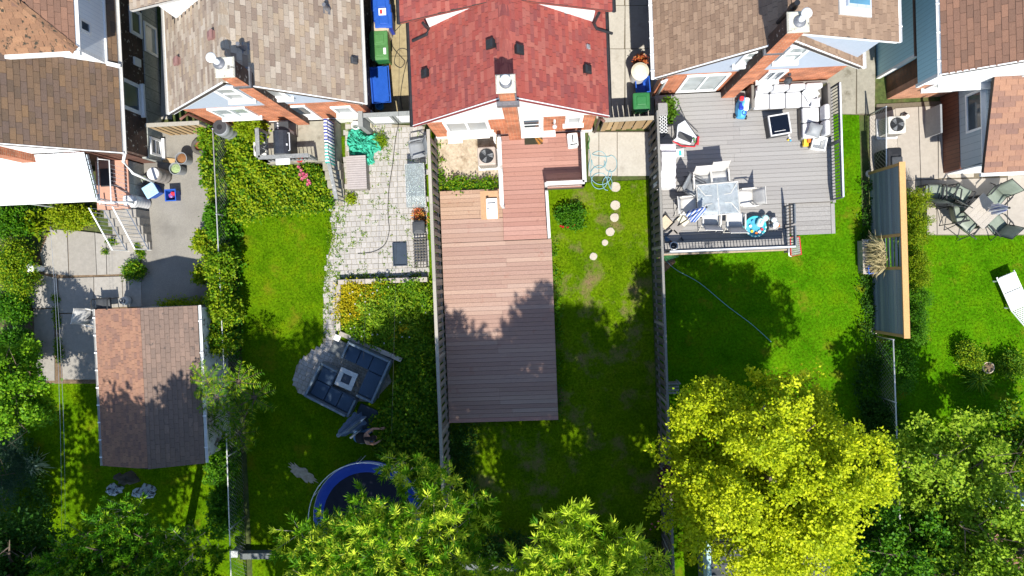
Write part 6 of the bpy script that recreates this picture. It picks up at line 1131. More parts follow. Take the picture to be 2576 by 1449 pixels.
# toys by the sofa
c = P(*Gp(1805, 735), ZG + .12); t = thing('toy_walker', 'small red and orange toy figure beside the fire table', 'toy', (c.x, c.y, ZG))
for dx, dy, r_, m_ in ((0, .12, .06, 'red_plastic'), (.05, .14, .045, 'orange'), (.0, .02, .04, 'white_paint'), (.03, -.06, .04, 'white_paint'), (-.02, -.13, .035, 'yellow'), (.05, -.15, .035, 'sky_plastic')): MB().lathe([(r_ * math.sin(q * .45), .06 - r_ * math.cos(q * .45)) for q in range(1, 7)], (dx, dy, r_ - .04), 10).build('toy_part', MATS[m_], t, world=False, smooth=True)
c = P(*Gp(2005, 820), ZG + .15); t = thing('toy_digger', 'yellow and orange toy digger beside white laundry basket', 'toy', (c.x, c.y, ZG)); MB().rbox((0, 0, .12), (.2, .24, .1), .03).build('body', MATS['yellow'], t, world=False); MB().rbox((.08, .05, .2), (.12, .14, .1), .03).build('cab', MATS['orange'], t, world=False); MB().bar((-.06, -.1, .16), (-.08, .14, .28), .05, .05).build('boom', MATS['yellow'], t, world=False)
for sx in (-1, 1):
    for yy in (-.09, .09): MB().lathe([(.05, -.025), (.05, .025)], n=10, M=Matrix.Translation((sx * .1, yy, .05)) @ Matrix.Rotation(R(90), 4, 'Y')).build('wheel', MATS['dark_grey'], t, world=False)
bluebox('white laundry basket tipped at the end of the wicker sofa', *Gp(2165, 828), -.25, .42, .4, .34, 'white_paint', ZG, name='laundry_basket')
# hockey net by the deck
a = P(1983, 598, .5); t = thing('hockey_net', 'red framed toy hockey net with white mesh beside deck step', 'toy', (a.x, a.y, 0)); q0, q1, q2, q3 = P(1988, 597, .12), P(2011, 595, .12), P(2016, 640, .12), P(1990, 645, .12)
MB().tube([q0, q1, q2, q3], .022, 6, closed=True).build('frame', MATS['red_plastic'], t); MB().tube([q0, P(1982, 600, .55), P(1985, 643, .55), q3], .02, 6).build('goal_posts', MATS['white_paint'], t); nm = MB()
for i in range(1, 9): f = i / 9; nm.tube([q0.lerp(q3, f), q1.lerp(q2, f)], .006, 4); nm.tube([q0.lerp(q1, f), q3.lerp(q2, f)], .006, 4)
nm.build('net', MATS['pale_grey'], t)
p = P(1690, 645, .2); t = thing('green_tray', 'green plastic sledge tucked under the deck skirt', 'sledge', (p.x, p.y, 0), .3); MB().rbox((0, 0, .08), (.5, .2, .1), .05).build('body', MATS['green_plastic'], t, world=False)
hose('thin green hose trailing across the vivid lawn from deck corner', [(1672, 652), (1700, 678), (1760, 712), (1830, 770), (1890, 815), (1940, 860)], .009, 'hose_blue', .05)
t = thing('garden_chair', 'small weathered grey garden chair behind the dark board fence', 'chair', P(1690, 960, .3)); t.location.z = .01; ROOT[t.name] = Matrix.Translation(t.location); mat('chair_grey', [(.2, .2, .19), (.27, .27, .26)])
for i in range(5): MB().box((-.2 + i * .085, -.02, .36), (-.135 + i * .085, .02, .75)).build('back_slat', MATS['chair_grey'], t, world=False)
for i in range(4): MB().box((-.22, -.1 - i * .1, .33), (.22, -.03 - i * .1, .355)).build('seat_slat', MATS['chair_grey'], t, world=False)
for sx in (-1, 1):
    for yy in (-.4, 0): MB().box((sx * .2 - .02, yy - .02, 0), (sx * .2 + .02, yy + .02, .33)).build('leg', MATS['chair_grey'], t, world=False)
# ------------------------------------------------------------------ privacy screen
Jp = lambda a, b: (2039.3 + a / 4.8, 268.3 + b / 4.8); Kp = lambda a, b: (2039.3 + a / 4.8, 536.7 + b / 4.8)
sx_, sy0, sy1 = 10.98, -2.32, 2.92; SHt = 2.0; t = thing('privacy_screen', 'tall privacy screen of blue weathered boards in new cedar frame', 'fence', (sx_, .3, 0)); ya, yb = P(*Kp(1100, 260), 1.8).y, P(*Kp(1110, 660), 1.8).y
wood('cedar', [(.46, .26, .10), (.5, .29, .12)]); piece('top_beam', t, (sx_ - .08, sy0 - .06, SHt), (sx_ + .1, sy1 + .06, SHt + .06), MATS['cedar'])
for y in (sy0, yb, ya, sy1): piece('post', t, (sx_ - .06, y - .045, -.05), (sx_ + .06, y + .045, SHt - .002), MATS['cedar']); MB().lathe([(.13, 0), (.12, .04), (.02, .06)], (sx_, y, -.01), 12).build('post_footing', MATS['ivory'], t)
for y0_, y1_ in ((ya, sy1), (sy0, yb)):
    n = 11
    for i in range(n): z0 = .08 + i * (SHt - .1) / n; piece('board', t, (sx_ - .045 - RND.uniform(0, .012), y0_ + .05, z0), (sx_ - .02, y1_ - .05, z0 + (SHt - .1) / n - .01), MATS['screen_boards'])
for i in range(6): z0 = .5 + i * .24; piece('slat', t, (sx_ + .02, yb + .05, z0), (sx_ + .04, ya - .05, z0 + .12), MATS['screen_boards'])
a, b = P(*Kp(575, 330), .45), P(*Kp(700, 720), .45); px0, px1, py0, py1 = P(*Kp(640, 400), .45).x, 10.9, b.y, a.y; t = thing('planter_box', 'long grey wooden planter box in the gap of the privacy screen', 'planter', ((px0 + px1) / 2, (py0 + py1) / 2, 0))
wood('planter_wood', [(.3, .27, .24), (.36, .33, .29)])
for i in range(3): z0 = i * .15; piece('board', t, (px0, py0, z0), (px0 + .04, py1, z0 + .145), MATS['planter_wood']); piece('board', t, (px1 - .04, py0, z0), (px1, py1, z0 + .145), MATS['planter_wood'])
for y in (py0, py1 - .04): piece('end_board', t, (px0 + .042, y, 0), (px1 - .042, y + .04, .44), MATS['planter_wood'])
piece('cap', t, (px0 - .05, py0 - .03, .452), (px0 + .1, py1 + .03, .48), MATS['planter_wood']); MB().box((px0 + .05, py0 + .05, .02), (px1 - .05, py1 - .05, .36)).build('soil', MATS['soil'], t)
for lb, u, v, r_, h_, m_, f_ in (('white rimmed mug in screen planter box', *Kp(705, 338), .05, .14, 'white_paint', 'dark_grey'), ('blue watering can in screen planter box', *Kp(775, 365), .11, .2, 'blue_plastic', 'aqua'), ('yellow cup in screen planter box', *Kp(800, 465), .06, .14, 'yellow', None), ('green pot in screen planter box', *Kp(750, 525), .08, .15, 'green_plastic', 'leafy_fill'), ('turquoise bucket in screen planter box', *Kp(785, 570), .1, .18, 'aqua', 'aqua')): pail({'white_paint': 'mug', 'blue_plastic': 'watering_can', 'yellow': 'cup', 'green_plastic': 'flower_pot', 'aqua': 'small_bucket'}[m_], lb, 'container', u, v, r_, h_, m_, .36, f_)
bluebox('blue tub with white rim at the end of screen planter', *Kp(755, 675), .08, .3, .26, .3, 'blue_plastic', .37, name='plastic_tub')
# ------------------------------------------------------------------ far right yard
ac('white air conditioner on concrete pad beside the gravel', *Jp(1045, 215), 0, .56, .7, 'ac_cream', .05)
p = P(*Jp(1165, 115), .2); t = thing('drain_pipe', 'short white drain pipe cap standing beside white air conditioner', 'pipe', (p.x, p.y, .05)); MB().lathe([(.07, 0), (.07, .16), (.05, .2), (.02, .21)], n=14).build('pipe', MATS['white_paint'], t, world=False); MB().tube([(-.18, -.05, .02), (-.12, .1, .04), (0, .14, .05), (.1, .08, .02)], .02, 6).build('elbow', MATS['dark_grey'], t, world=False)
p = P(*Jp(1030, 640), 1.0); t = thing('covered_barbecue', 'barbecue under black fabric cover beside the privacy screen', 'barbecue', (p.x, p.y, .05)); MB().rbox((0, 0, .45), (.46, .8, .9), .07, puff=.03).build('cover', pm('cover_black', (.012, .013, .016), .7), t, world=False); MB().rbox((.03, -.1, .95), (.34, .4, .08), .04).build('lid_bulge', MATS['dark_grey'], t, world=False)
p = P(*Jp(1480, 180), .5); t = thing('storage_board', 'narrow grey board standing against brown skirting boards', 'board', (p.x, p.y, .05)); MB().box((-.03, -.45, 0), (.03, .45, .9)).build('panel', MATS['grey_plastic'], t, world=False)
c = P(2473, 531, .77); a, rz, l = frame_of(2473, 487, 2520, 533, .77); t = thing('wooden_table', 'square pale wooden table set diagonally on cream patio', 'table', (c.x, c.y, .05), rz); h_ = l / 2; wood('table_wood', [(.33, .295, .25), (.37, .33, .28)])
for i in range(5): MB().box((-h_ + i * 2 * h_ / 5 + .002, -h_, .7), (-h_ + (i + 1) * 2 * h_ / 5 - .002, h_, .73)).build('plank', MATS['table_wood'], t, world=False)
for sx in (-1, 1):
    for sy in (-1, 1): MB().box((sx * h_ * .85 - .03, sy * h_ * .85 - .03, 0), (sx * h_ * .85 + .03, sy * h_ * .85 + .03, .7)).build('leg', MATS['frame_black'], t, world=False)
for lb, u, v, rz_ in (('olive sling chair beside brown skirting, first in its row', 2352, 484, R(178)), ('olive sling chair in the middle of the row by white wall', 2388, 490, R(170)), ('olive sling chair in row next to the diagonal table', 2420, 489, R(150)), ('olive sling chair at house corner of the diagonal table', 2512, 493, R(-45)), ('olive sling chair at hedge side of the diagonal table', 2412, 537, R(100)), ('olive sling chair at lawn side of table beside the hedge', 2435, 565, R(140)), ('olive sling chair at lawn corner of the diagonal table', 2513, 566, R(-140))): chair(lb, u, v, .05, rz_, 'frame_black', 'sling_olive', 'olive chairs around the wooden table')
b0 = P(2470, 529, .05); tip = P(2538, 523, 2.1) - b0; pm('canvas_violet', (.6, .6, .64), .9, pat=stripes(1, .1, (.1, .12, .4), .8, rot=(0, 0, .15))); parasol('closed white parasol with violet stripes in the diagonal table', (2470, 529), tip, .05, 'canvas_violet', ln=1.15, rmax=.2)
a, rz, l = frame_of(2522, 690, 2562, 782, .35); c = P(2551, 735, .35); t = thing('sun_lounger', 'white sun lounger on the sunny lawn', 'sun lounger', (c.x, c.y, .01), rz + R(0)); MB().rbox((.25, 0, .32), (.62, .58, .05), .04).build('leg_section', MATS['white_paint'], t, world=False); MB().rbox((-.35, 0, .33), (.56, .58, .05), .04, ry=.12).build('seat_section', MATS['white_paint'], t, world=False)
for i in range(8): MB().bar((.6 + i * .05, -.24, .33 + i * .03), (.6 + i * .05, .24, .33 + i * .03), .03, .02).build('back_slat', MATS['white_paint'], t, world=False)
for s in (-1, 1): MB().tube([(-.65, s * .29, .3), (.55, s * .29, .32), (1.05, s * .29, .62)], .025, 6).build('side_rail', MATS['white_paint'], t, world=False); MB().tube([(-.5, s * .27, 0), (-.5, s * .27, .3)], .025, 6).tube([(.45, s * .27, 0), (.45, s * .27, .32)], .025, 6).build('legs', MATS['white_paint'], t, world=False)
pail('flower_pot', 'round tan pot of soil between shrubs on sunny lawn', 'pot', 2487, 925, .18, .35, 'tan_pot', .01, 'soil', fillh=.9)
# bottom edge: neighbouring roofs and walls half hidden by trees
t = thing('shed', 'dark roofed shed under the big yellow green tree', 'shed', (6.0, -9.9, 0)); sh = Shingles(); ro = roofslab(t, [(4.75, -12.5, 2.2), (8.3, -12.5, 2.2), (8.3, -8.3, 2.6), (4.75, -8.3, 2.6)]); wood('sh_charcoal', [(.045, .05, .055), (.07, .075, .08), (.035, .04, .045)]); sh.plane(ro, (4.75, -12.5, 2.2), (1, 0, 0), (0, 4.2, .4), 3.55, 4.2, .33, .16, MATS['sh_charcoal']); sh.finish(); MB().box((4.9, -12.3, -.05), (8.2, -8.5, 2.2)).build('wall', MATS['block_wall'], t); MB().box((4.62, -12.5, 2.1), (4.745, -8.25, 2.62)).build('fascia', mat('mint_trim', [(.28, .42, .42), (.33, .47, .47)]), t)
t = thing('shed', 'brown shingled shed with mint fascia in the corner under trees', 'shed', (14.5, -9.4, 0)); sh = Shingles(); ro = roofslab(t, [(12.4, -11.8, 3.0), (17.5, -11.8, 3.0), (17.5, -7.5, 2.3), (12.4, -7.5, 2.3)]); sh.plane(ro, (17.5, -7.5, 2.3), (-1, 0, 0), (0, -4.3, .7), 5.1, 4.35, .3, .15, MATS['sh_terra']); sh.finish(); MB().box((12.55, -11.7, -.05), (17.4, -7.75, 2.3)).build('wall', MATS['block_wall'], t); MB().box((12.3, -7.49, 2.1), (17.6, -7.3, 2.34)).build('fascia', MATS['mint_trim'], t)
t = thing('stone_pillar', 'grey stone block pillar beside brown shingled shed', 'pillar', P(2540, 1243, .8)); q = P(2540, 1243, .8); MB().box((q.x - .35, q.y - .25, -.02), (q.x + .35, q.y + .25, .8)).build('block', MATS['stone_grey'], t, bevel=.02)
blockwall('garden_wall', 'low pale stone wall at bottom of trampoline lawn', [(603, 1400), (695, 1399)], .3, .2, 'blue_stone', .4); blockwall('garden_wall', 'low mossy stone wall at bottom of the main lawn', [(1155, 1425), (1345, 1432)], .35, .2, 'blue_stone', .4); blockwall('garden_wall', 'short stone wall stub beside the leaf fronted tree at the bottom', [(1345, 1392), (1375, 1392)], .35, .3, 'blue_stone', .4)
p = P(588, 1394, .5); t = thing('post_box', 'white post cap at corner of the pale stone wall', 'post', (p.x, p.y, 0)); MB().box((-.1, -.1, 0), (.1, .1, .45)).build('post', MATS['blue_stone'], t, world=False); MB().rbox((0, 0, .48), (.28, .24, .06), .02).build('cap', MATS['stone_grey'], t, world=False)
# overhead wires
def wire(label, a, b, sag=.15, r=.0045, m='galv'):
    a, b = Vector(a), Vector(b); o = MB().tube([a.lerp(b, i / 14) - Vector((0, 0, sag * 4 * (i / 14) * (1 - i / 14))) for i in range(15)], r, 4).build('overhead_wire', MATS[m]); return tag(o, label, 'wire', 'overhead wires')
wire('thin wire over concrete patio farther from the garage', P(127, 570, 3.2), P(155, 1460, 3.2)); wire('thin wire over concrete patio nearer the garage', P(140, 690, 3.2), P(163, 1460, 3.2))
wire('thin dark wire above the paver patio and flower bed', P(917, 640, 3.2), P(914, 905, 3.0), m='frame_black', r=.004); wire('thin dark wire running along the whole paver patio', P(1006, 0, 4.0), P(985, 1090, 4.0), m='frame_black', r=.004)
# ------------------------------------------------------------------ plants
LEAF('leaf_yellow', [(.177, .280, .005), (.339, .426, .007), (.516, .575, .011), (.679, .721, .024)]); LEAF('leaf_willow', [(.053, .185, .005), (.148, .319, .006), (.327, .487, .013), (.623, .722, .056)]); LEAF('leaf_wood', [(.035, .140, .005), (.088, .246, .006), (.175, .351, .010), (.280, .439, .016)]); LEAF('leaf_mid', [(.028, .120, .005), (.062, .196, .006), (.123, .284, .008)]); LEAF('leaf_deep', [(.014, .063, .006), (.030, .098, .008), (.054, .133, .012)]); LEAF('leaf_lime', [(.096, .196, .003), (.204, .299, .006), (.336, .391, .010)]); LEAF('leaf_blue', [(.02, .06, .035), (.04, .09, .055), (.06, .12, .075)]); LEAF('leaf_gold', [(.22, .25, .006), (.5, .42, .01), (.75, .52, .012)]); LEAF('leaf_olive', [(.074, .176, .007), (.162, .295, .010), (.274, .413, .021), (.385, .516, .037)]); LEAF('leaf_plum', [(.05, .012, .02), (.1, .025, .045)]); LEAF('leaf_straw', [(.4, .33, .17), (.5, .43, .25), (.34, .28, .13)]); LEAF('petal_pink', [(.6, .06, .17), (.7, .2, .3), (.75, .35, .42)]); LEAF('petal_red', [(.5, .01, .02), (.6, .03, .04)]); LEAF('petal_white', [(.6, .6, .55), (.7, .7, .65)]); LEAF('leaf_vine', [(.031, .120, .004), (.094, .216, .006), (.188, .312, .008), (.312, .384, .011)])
mat('pale_bark', [(.3, .27, .2), (.4, .36, .27)], ns=10)
def trunk(t, base, top, crown, r, nl=9, m='bark'):
    base, top = Vector(base), Vector(top); mb = MB(); mid = base.lerp(top, .5) + Vector((RND.uniform(-.15, .15), RND.uniform(-.15, .15), 0)); mb.tube([base - Vector((0, 0, .1)), base + Vector((0, 0, .25)), mid, top], [r * 1.5, r * 1.05, r * .85, r * .5], 9)
    for i in range(nl):
        c, rad = crown; a = 2 * math.pi * i / nl + RND.random(); st = base.lerp(top, RND.uniform(.45, .95)); k = RND.uniform(.55, .9); e = Vector((c[0] + rad[0] * k * math.cos(a), c[1] + rad[1] * k * math.sin(a), c[2] + rad[2] * RND.uniform(-.25, .6))); m_ = st.lerp(e, .5) + Vector((0, 0, .18)); mb.tube([st, m_, e], [r * .42, r * .26, r * .07], 6)
        for q in range(3): f = m_.lerp(e, RND.random()); g = f + Vector((RND.uniform(-.7, .7), RND.uniform(-.7, .7), RND.uniform(.1, .6))); mb.tube([f, g], [r * .13, r * .03], 4)
    return mb.build('trunk', MATS[m], t)
def crown_lumps(c, rad, n, k=.55, low=-.35, s0=.55, s1=.78):
    L = []
    for i in range(n):
        q = Vector((RND.gauss(0, 1), RND.gauss(0, 1), RND.gauss(0, 1))).normalized(); q.z = max(q.z, low); s = RND.uniform(s0, s1); L.append((c[0] + q.x * rad[0] * s, c[1] + q.y * rad[1] * s, c[2] + q.z * rad[2] * s, rad[0] * k * RND.uniform(.6, 1.05) * .8, rad[1] * k * RND.uniform(.6, 1.05) * .8, rad[2] * k * RND.uniform(.5, .9) * .8))
    return L
def broad_tree(name, label, u, v, zc, rad, n, ln, wd, m, lumps=22, r=.16, clump=.13, per=16, group=None, xy=None, base=None, ragged=False):
    c = P(u, v, zc) if xy is None else Vector((xy[0], xy[1], zc)); b = base or (c.x * 1.16, c.y * 1.16); t = thing(name, label, 'tree', (b[0], b[1], 0), 0, group)
    foliage('crown', (crown_lumps(c, rad, lumps, .3, -.3, .5, 1.02) if ragged else crown_lumps(c, rad, lumps)) + [(c.x, c.y, c.z - rad[2] * .2, rad[0] * .55, rad[1] * .55, rad[2] * .4)], n, ln, wd, MATS[m], t, shell=.5, clump=clump, per=per, upbias=.15)
    trunk(t, (b[0], b[1], 0), (c.x, c.y, c.z + rad[2] * .2), (c, rad), r); return t
def spray_crown(t, lumps, k, per, ln, wd, m, twig=.34, up=.9, pale=True):
    lumps = np.array(lumps, float); vol = (lumps[:, 3] * lumps[:, 4]) ** .8; pick = NR.choice(len(lumps), size=k, p=vol / vol.sum()); q = unit(NR.normal(size=(k, 3)) + np.array([0, 0, .5])); b = lumps[pick, :3] + q * NR.uniform(.45, 1.08, (k, 1)) * lumps[pick, 3:]
    d = unit(q * .8 + NR.normal(size=(k, 3)) * .35 + np.array([0, 0, up])); bb = np.repeat(b, per, 0); dd = np.repeat(d, per, 0); f = NR.random((k * per, 1)) ** .8; pts = bb + dd * twig * f
    side = unit(np.cross(dd, NR.normal(size=(k * per, 3)))); dirs = dd * (.35 + .6 * f) + side * (1.0 - .45 * f) + np.array([0, 0, .12]); rn = np.clip(np.repeat(NR.random(k), per) * .45 + f[:, 0] * .4 + NR.random(k * per) * .15, 0, .999)
    facemesh('crown', leaves(pts, dirs, ln, wd, droop=.5), MATS[m], rn, 4, t); mb = MB()
    for i in range(0, k, 3): a = Vector(b[i]) - Vector(d[i]) * .35; mb.tube([a - Vector((0, 0, .05)), Vector(b[i]), Vector(b[i]) + Vector(d[i]) * twig * .9], [.012, .008, .003], 3, cap=False)
    mb.build('twigs', MATS['pale_bark'], t)
def willow(name, label, u, v, zc, rad, k, lumps=20, xy=None, per=34, ln=.19, wd=.034, m='leaf_willow', extra=()):
    c = P(u, v, zc) if xy is None else Vector((xy[0], xy[1], zc)); t = thing(name, label, 'tree', (c.x * 1.16, c.y * 1.16, 0)); L = crown_lumps(c, rad, lumps, .5, -.2) + list(extra); spray_crown(t, L, k, per, ln, wd, m); trunk(t, (c.x * 1.16, c.y * 1.16, 0), (c.x, c.y, c.z + .2), (c, rad), .15, 11, 'bark'); return t
def lump_at(u, v, z, r): p = P(u, v, z); return (p.x, p.y, p.z, r, r, r * .8)
broad_tree('yellow_green_tree', 'large yellow green tree with dense round crown behind dark board fence', 1930, 1195, 5.0, (2.75, 2.85, 2.2), 100000, .088, .07, 'leaf_yellow', 120, .2, .08, 22, ragged=True)
willow('willow_tree', 'feathery yellow green tree overhanging the trampoline', 985, 1450, 6.2, (2.4, 2.0, 1.9), 1450, 26, extra=[lump_at(1040, 1190, 5.2, .5), lump_at(1115, 1235, 5.4, .6), lump_at(1195, 1290, 5.6, .6), lump_at(750, 1370, 6.2, .5), lump_at(935, 1285, 6.0, .5), lump_at(830, 1345, 6.0, .55), lump_at(1010, 1165, 4.4, .4), lump_at(1100, 1310, 6.4, .7)])
willow('willow_tree', 'feathery bright green tree at the bottom of the main lawn', 1450, 1520, 7.4, (1.8, 1.6, 1.6), 800, 14, extra=[lump_at(1440, 1315, 7.4, .45), lump_at(1405, 1365, 7.6, .55), lump_at(1560, 1380, 7.2, .45), lump_at(1310, 1425, 6.6, .45), lump_at(1625, 1435, 6.4, .5)])
willow('willow_tree', 'deep green feathery tree at the bottom behind the garage', 330, 1440, 6.2, (2.2, 1.6, 1.7), 1200, 16, m='leaf_wood', ln=.14, wd=.04, extra=[lump_at(490, 1395, 5.0, .8), lump_at(325, 1305, 6.0, .55), lump_at(220, 1395, 6.0, .7)])
broad_tree('maple_tree', 'loose olive green tree beside the big yellow green tree', 2400, 1190, 3.3, (1.9, 1.6, 1.3), 14000, .11, .08, 'leaf_olive', 46, .13, .1, 18, ragged=True); broad_tree('maple_tree', 'olive green tree leaning over the brown shingled shed', 2510, 1390, 4.4, (2.0, 1.6, 1.6), 15000, .11, .08, 'leaf_olive', 46, .13, .1, 18, ragged=True); broad_tree('maple_tree', 'bright green tree at the edge of the sunny lawn', 2590, 1130, 2.0, (1.2, 1.35, 1.0), 8000, .1, .075, 'leaf_vine', 24, .1, .09, 16, ragged=True); broad_tree('maple_tree', 'dark green tree between the olive trees over the shed wall', 2290, 1390, 3.6, (1.4, 1.5, 1.4), 10000, .1, .075, 'leaf_mid', 30, .1, .1, 16, ragged=True)
broad_tree('plum_tree', 'dark plum leaved shrub tree under the yellow green crown', 1700, 1185, 1.8, (.5, .75, .8), 3000, .08, .05, 'leaf_plum', 10, .07, .08, 12)
broad_tree('maple_tree', 'bright green maple at the left edge beside concrete path', 20, 985, 3.0, (1.15, 1.7, 1.3), 12000, .1, .08, 'leaf_wood', 36, .1, .09, 16, ragged=True)
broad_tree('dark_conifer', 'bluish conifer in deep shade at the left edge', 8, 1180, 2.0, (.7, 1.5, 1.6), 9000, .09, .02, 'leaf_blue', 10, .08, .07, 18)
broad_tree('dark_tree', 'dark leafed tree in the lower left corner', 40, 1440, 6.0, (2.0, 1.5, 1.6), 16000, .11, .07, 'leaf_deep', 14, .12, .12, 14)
for i, (x, y, z, r_, lb) in enumerate(((-14.0, -11.6, 6.6, 2.6, 'tall tree beyond the garage behind the feathery trees'), (-8.8, -11.9, 6.8, 2.7, 'tall tree beyond the pale stone wall of trampoline lawn'), (-3.8, -12.0, 7.0, 2.7, 'tall tree beyond the mossy stone wall'), (1.0, -11.9, 6.9, 2.7, 'tall tree beyond the main lawn next to the dark fence'), (11.6, -12.6, 4.6, 2.2, 'tall tree beyond the brown shingled shed'), (-18.4, -9.5, 5.4, 2.5, 'tall tree beyond the bluish conifer'), (-1.0, -9.6, 8.6, 1.9, 'tall tree between the two feathery trees at the bottom'), (2.4, -9.2, 8.2, 2.0, 'tall tree next to the dark fence beside the bright feathery tree'), (-8.0, -9.2, 8.0, 2.1, 'tall tree between garage trees and trampoline tree'), (-13.2, -9.4, 8.0, 2.0, 'tall tree behind the deep green feathery tree'), (-6.0, -10.6, 6.4, 2.2, 'tall tree behind the trampoline tree'), (-.8, -11.0, 5.4, 2.2, 'spreading tree behind the mossy stone wall'), (3.0, -11.6, 5.4, 2.2, 'spreading tree at the end of the dark board fence'))):
    broad_tree('tall_tree', lb, 0, 0, z, (r_, r_, 2.0), 7000, .19, .15, 'leaf_mid', 20, .18, .2, 12, 'trees beyond the yards', (x, y))
# sumac with long leaf fronds by the garage
c = P(585, 1020, 1.9); t = thing('sumac_tree', 'sumac with long feather shaped fronds over the garage edge', 'tree', (c.x, c.y, 0)); V = []; mb = MB(); heads = [P(*q) for q in ((520, 960, 2.5), (600, 960, 2.4), (575, 1040, 2.0), (640, 1000, 2.0), (530, 1060, 1.6), (600, 1090, 1.5), (545, 1000, 2.6))]
for h in heads:
    mb.tube([(c.x, c.y, 0), (Vector((c.x, c.y, 0)) + h) / 2 + Vector((0, 0, .2)), h], [.04, .03, .014], 6)
    for k in range(9):
        a = k * .7 + RND.random() * .5; l = RND.uniform(.5, .75); pts = [h + Vector((math.cos(a) * l * f, math.sin(a) * l * f, .2 * f - .32 * f * f)) for f in (0, .25, .5, .75, 1)]; mb.tube(pts, [.008, .007, .005, .004, .002], 3)
        for j in range(11):
            f = .15 + .85 * j / 10; i0 = min(3, int(f * 4)); p = pts[i0].lerp(pts[i0 + 1], f * 4 - i0)
            for s in (-1, 1): V.append((p, Vector((math.cos(a + s * 1.15), math.sin(a + s * 1.15), -.05)), .19 * (1 - .5 * abs(f - .5))))
pts = np.array([tuple(q[0]) for q in V]); dr = np.array([tuple(q[1]) for q in V]); ln = np.array([q[2] for q in V]); facemesh('fronds', leaves(pts, dr, ln, .045, .3), MATS['leaf_vine'], NR.random(len(V)), 4, t); mb.build('stems', MATS['bark'], t)
t = thing('sumac_tree', 'smaller sumac sapling growing through chain link fence behind the garage', 'tree', P(545, 1190, .8)); V = []; h = P(548, 1185, 1.1); t.location.z = 0; ROOT[t.name] = Matrix.Translation(t.location); mb = MB(); mb.tube([(t.location.x, t.location.y, 0), h], [.025, .012], 6)
for k in range(11):
    a = k * .6; l = RND.uniform(.35, .6); pts_ = [h + Vector((math.cos(a) * l * f, math.sin(a) * l * f, .15 * f - .3 * f * f)) for f in (0, .5, 1)]; mb.tube(pts_, [.007, .005, .002], 3)
    for j in range(10):
        f = .15 + .85 * j / 9; p = pts_[0].lerp(pts_[1], f * 2) if f < .5 else pts_[1].lerp(pts_[2], f * 2 - 1)
        for s in (-1, 1): V.append((p, Vector((math.cos(a + s * 1.15), math.sin(a + s * 1.15), -.05)), .13))
pts = np.array([tuple(q[0]) for q in V]); dr = np.array([tuple(q[1]) for q in V]); facemesh('fronds', leaves(pts, dr, .13, .034, .3), MATS['leaf_mid'], NR.random(len(V)), 4, t); mb.build('stems', MATS['bark'], t)
# shrubs
S = shrub
S('round_shrub', 'rounded yellow green hedge shrub beside white pail', 'shrub', 42, 668, .82, 1.05, 1.3, 9000, .075, .05, MATS['leaf_vine'], lump=12); S('leafy_shrub', 'dark leafy shrub above the rounded hedge shrub', 'shrub', 35, 560, .7, .6, 1.0, 4500, .09, .06, MATS['leaf_mid'], lump=8); S('broadleaf_plant', 'pale broad leaved plant at the porch bed corner', 'plant', 88, 560, .42, .45, .7, 420, .2, .1, MATS['leaf_lime'], lump=6, clump=.1)
S('bed_shrub', 'bright mixed shrub under the porch awning', 'shrub', 180, 545, .85, .45, .7, 6000, .075, .05, MATS['leaf_lime'], lump=9); S('bed_shrub', 'shaded shrub at the foot of the porch awning', 'shrub', 60, 525, .9, .4, .6, 3500, .08, .05, MATS['leaf_deep'], lump=7)
S('leafy_shrub', 'dark shrub beside the concrete path joint', 'shrub', 35, 770, .75, .6, 1.0, 5000, .085, .06, MATS['leaf_mid'], lump=9); S('leafy_shrub', 'glossy shrub overhanging the concrete path', 'shrub', 42, 870, .8, .75, 1.2, 7000, .085, .06, MATS['leaf_mid'], lump=10)
S('patio_bush', 'green bush growing at the corner of concrete patio and driveway', 'bush', 340, 680, .4, .36, .5, 2200, .08, .05, MATS['leaf_vine'], lump=7)
for lb, u, v, rx, ry, h, n in (('low weed clump below the porch steps', 280, 608, .28, .14, .2, 320), ('small weed tuft in the concrete patio joint', 266, 633, .12, .12, .15, 160), ('tall weed strip along the driveway edge', 352, 630, .14, .4, .3, 650), ('weed clump in the long concrete joint', 141, 750, .13, .2, .2, 260), ('trailing weed row beside the long concrete joint', 144, 800, .1, .55, .2, 600), ('lower weed row in the long concrete joint', 148, 880, .12, .6, .25, 700), ('weed tuft at foot of porch step blocks', 330, 598, .12, .1, .18, 180)): S('weed_clump', lb, 'weed', u, v, rx, ry, h, n, .07, .035, MATS['leaf_vine'], 'weeds in the concrete', lump=4, clump=.04)
S('garage_vine', 'low vine along the driveway end of the garage', 'vine', 455, 772, 1.0, .3, .5, 2600, .075, .05, MATS['leaf_lime'], lump=8)
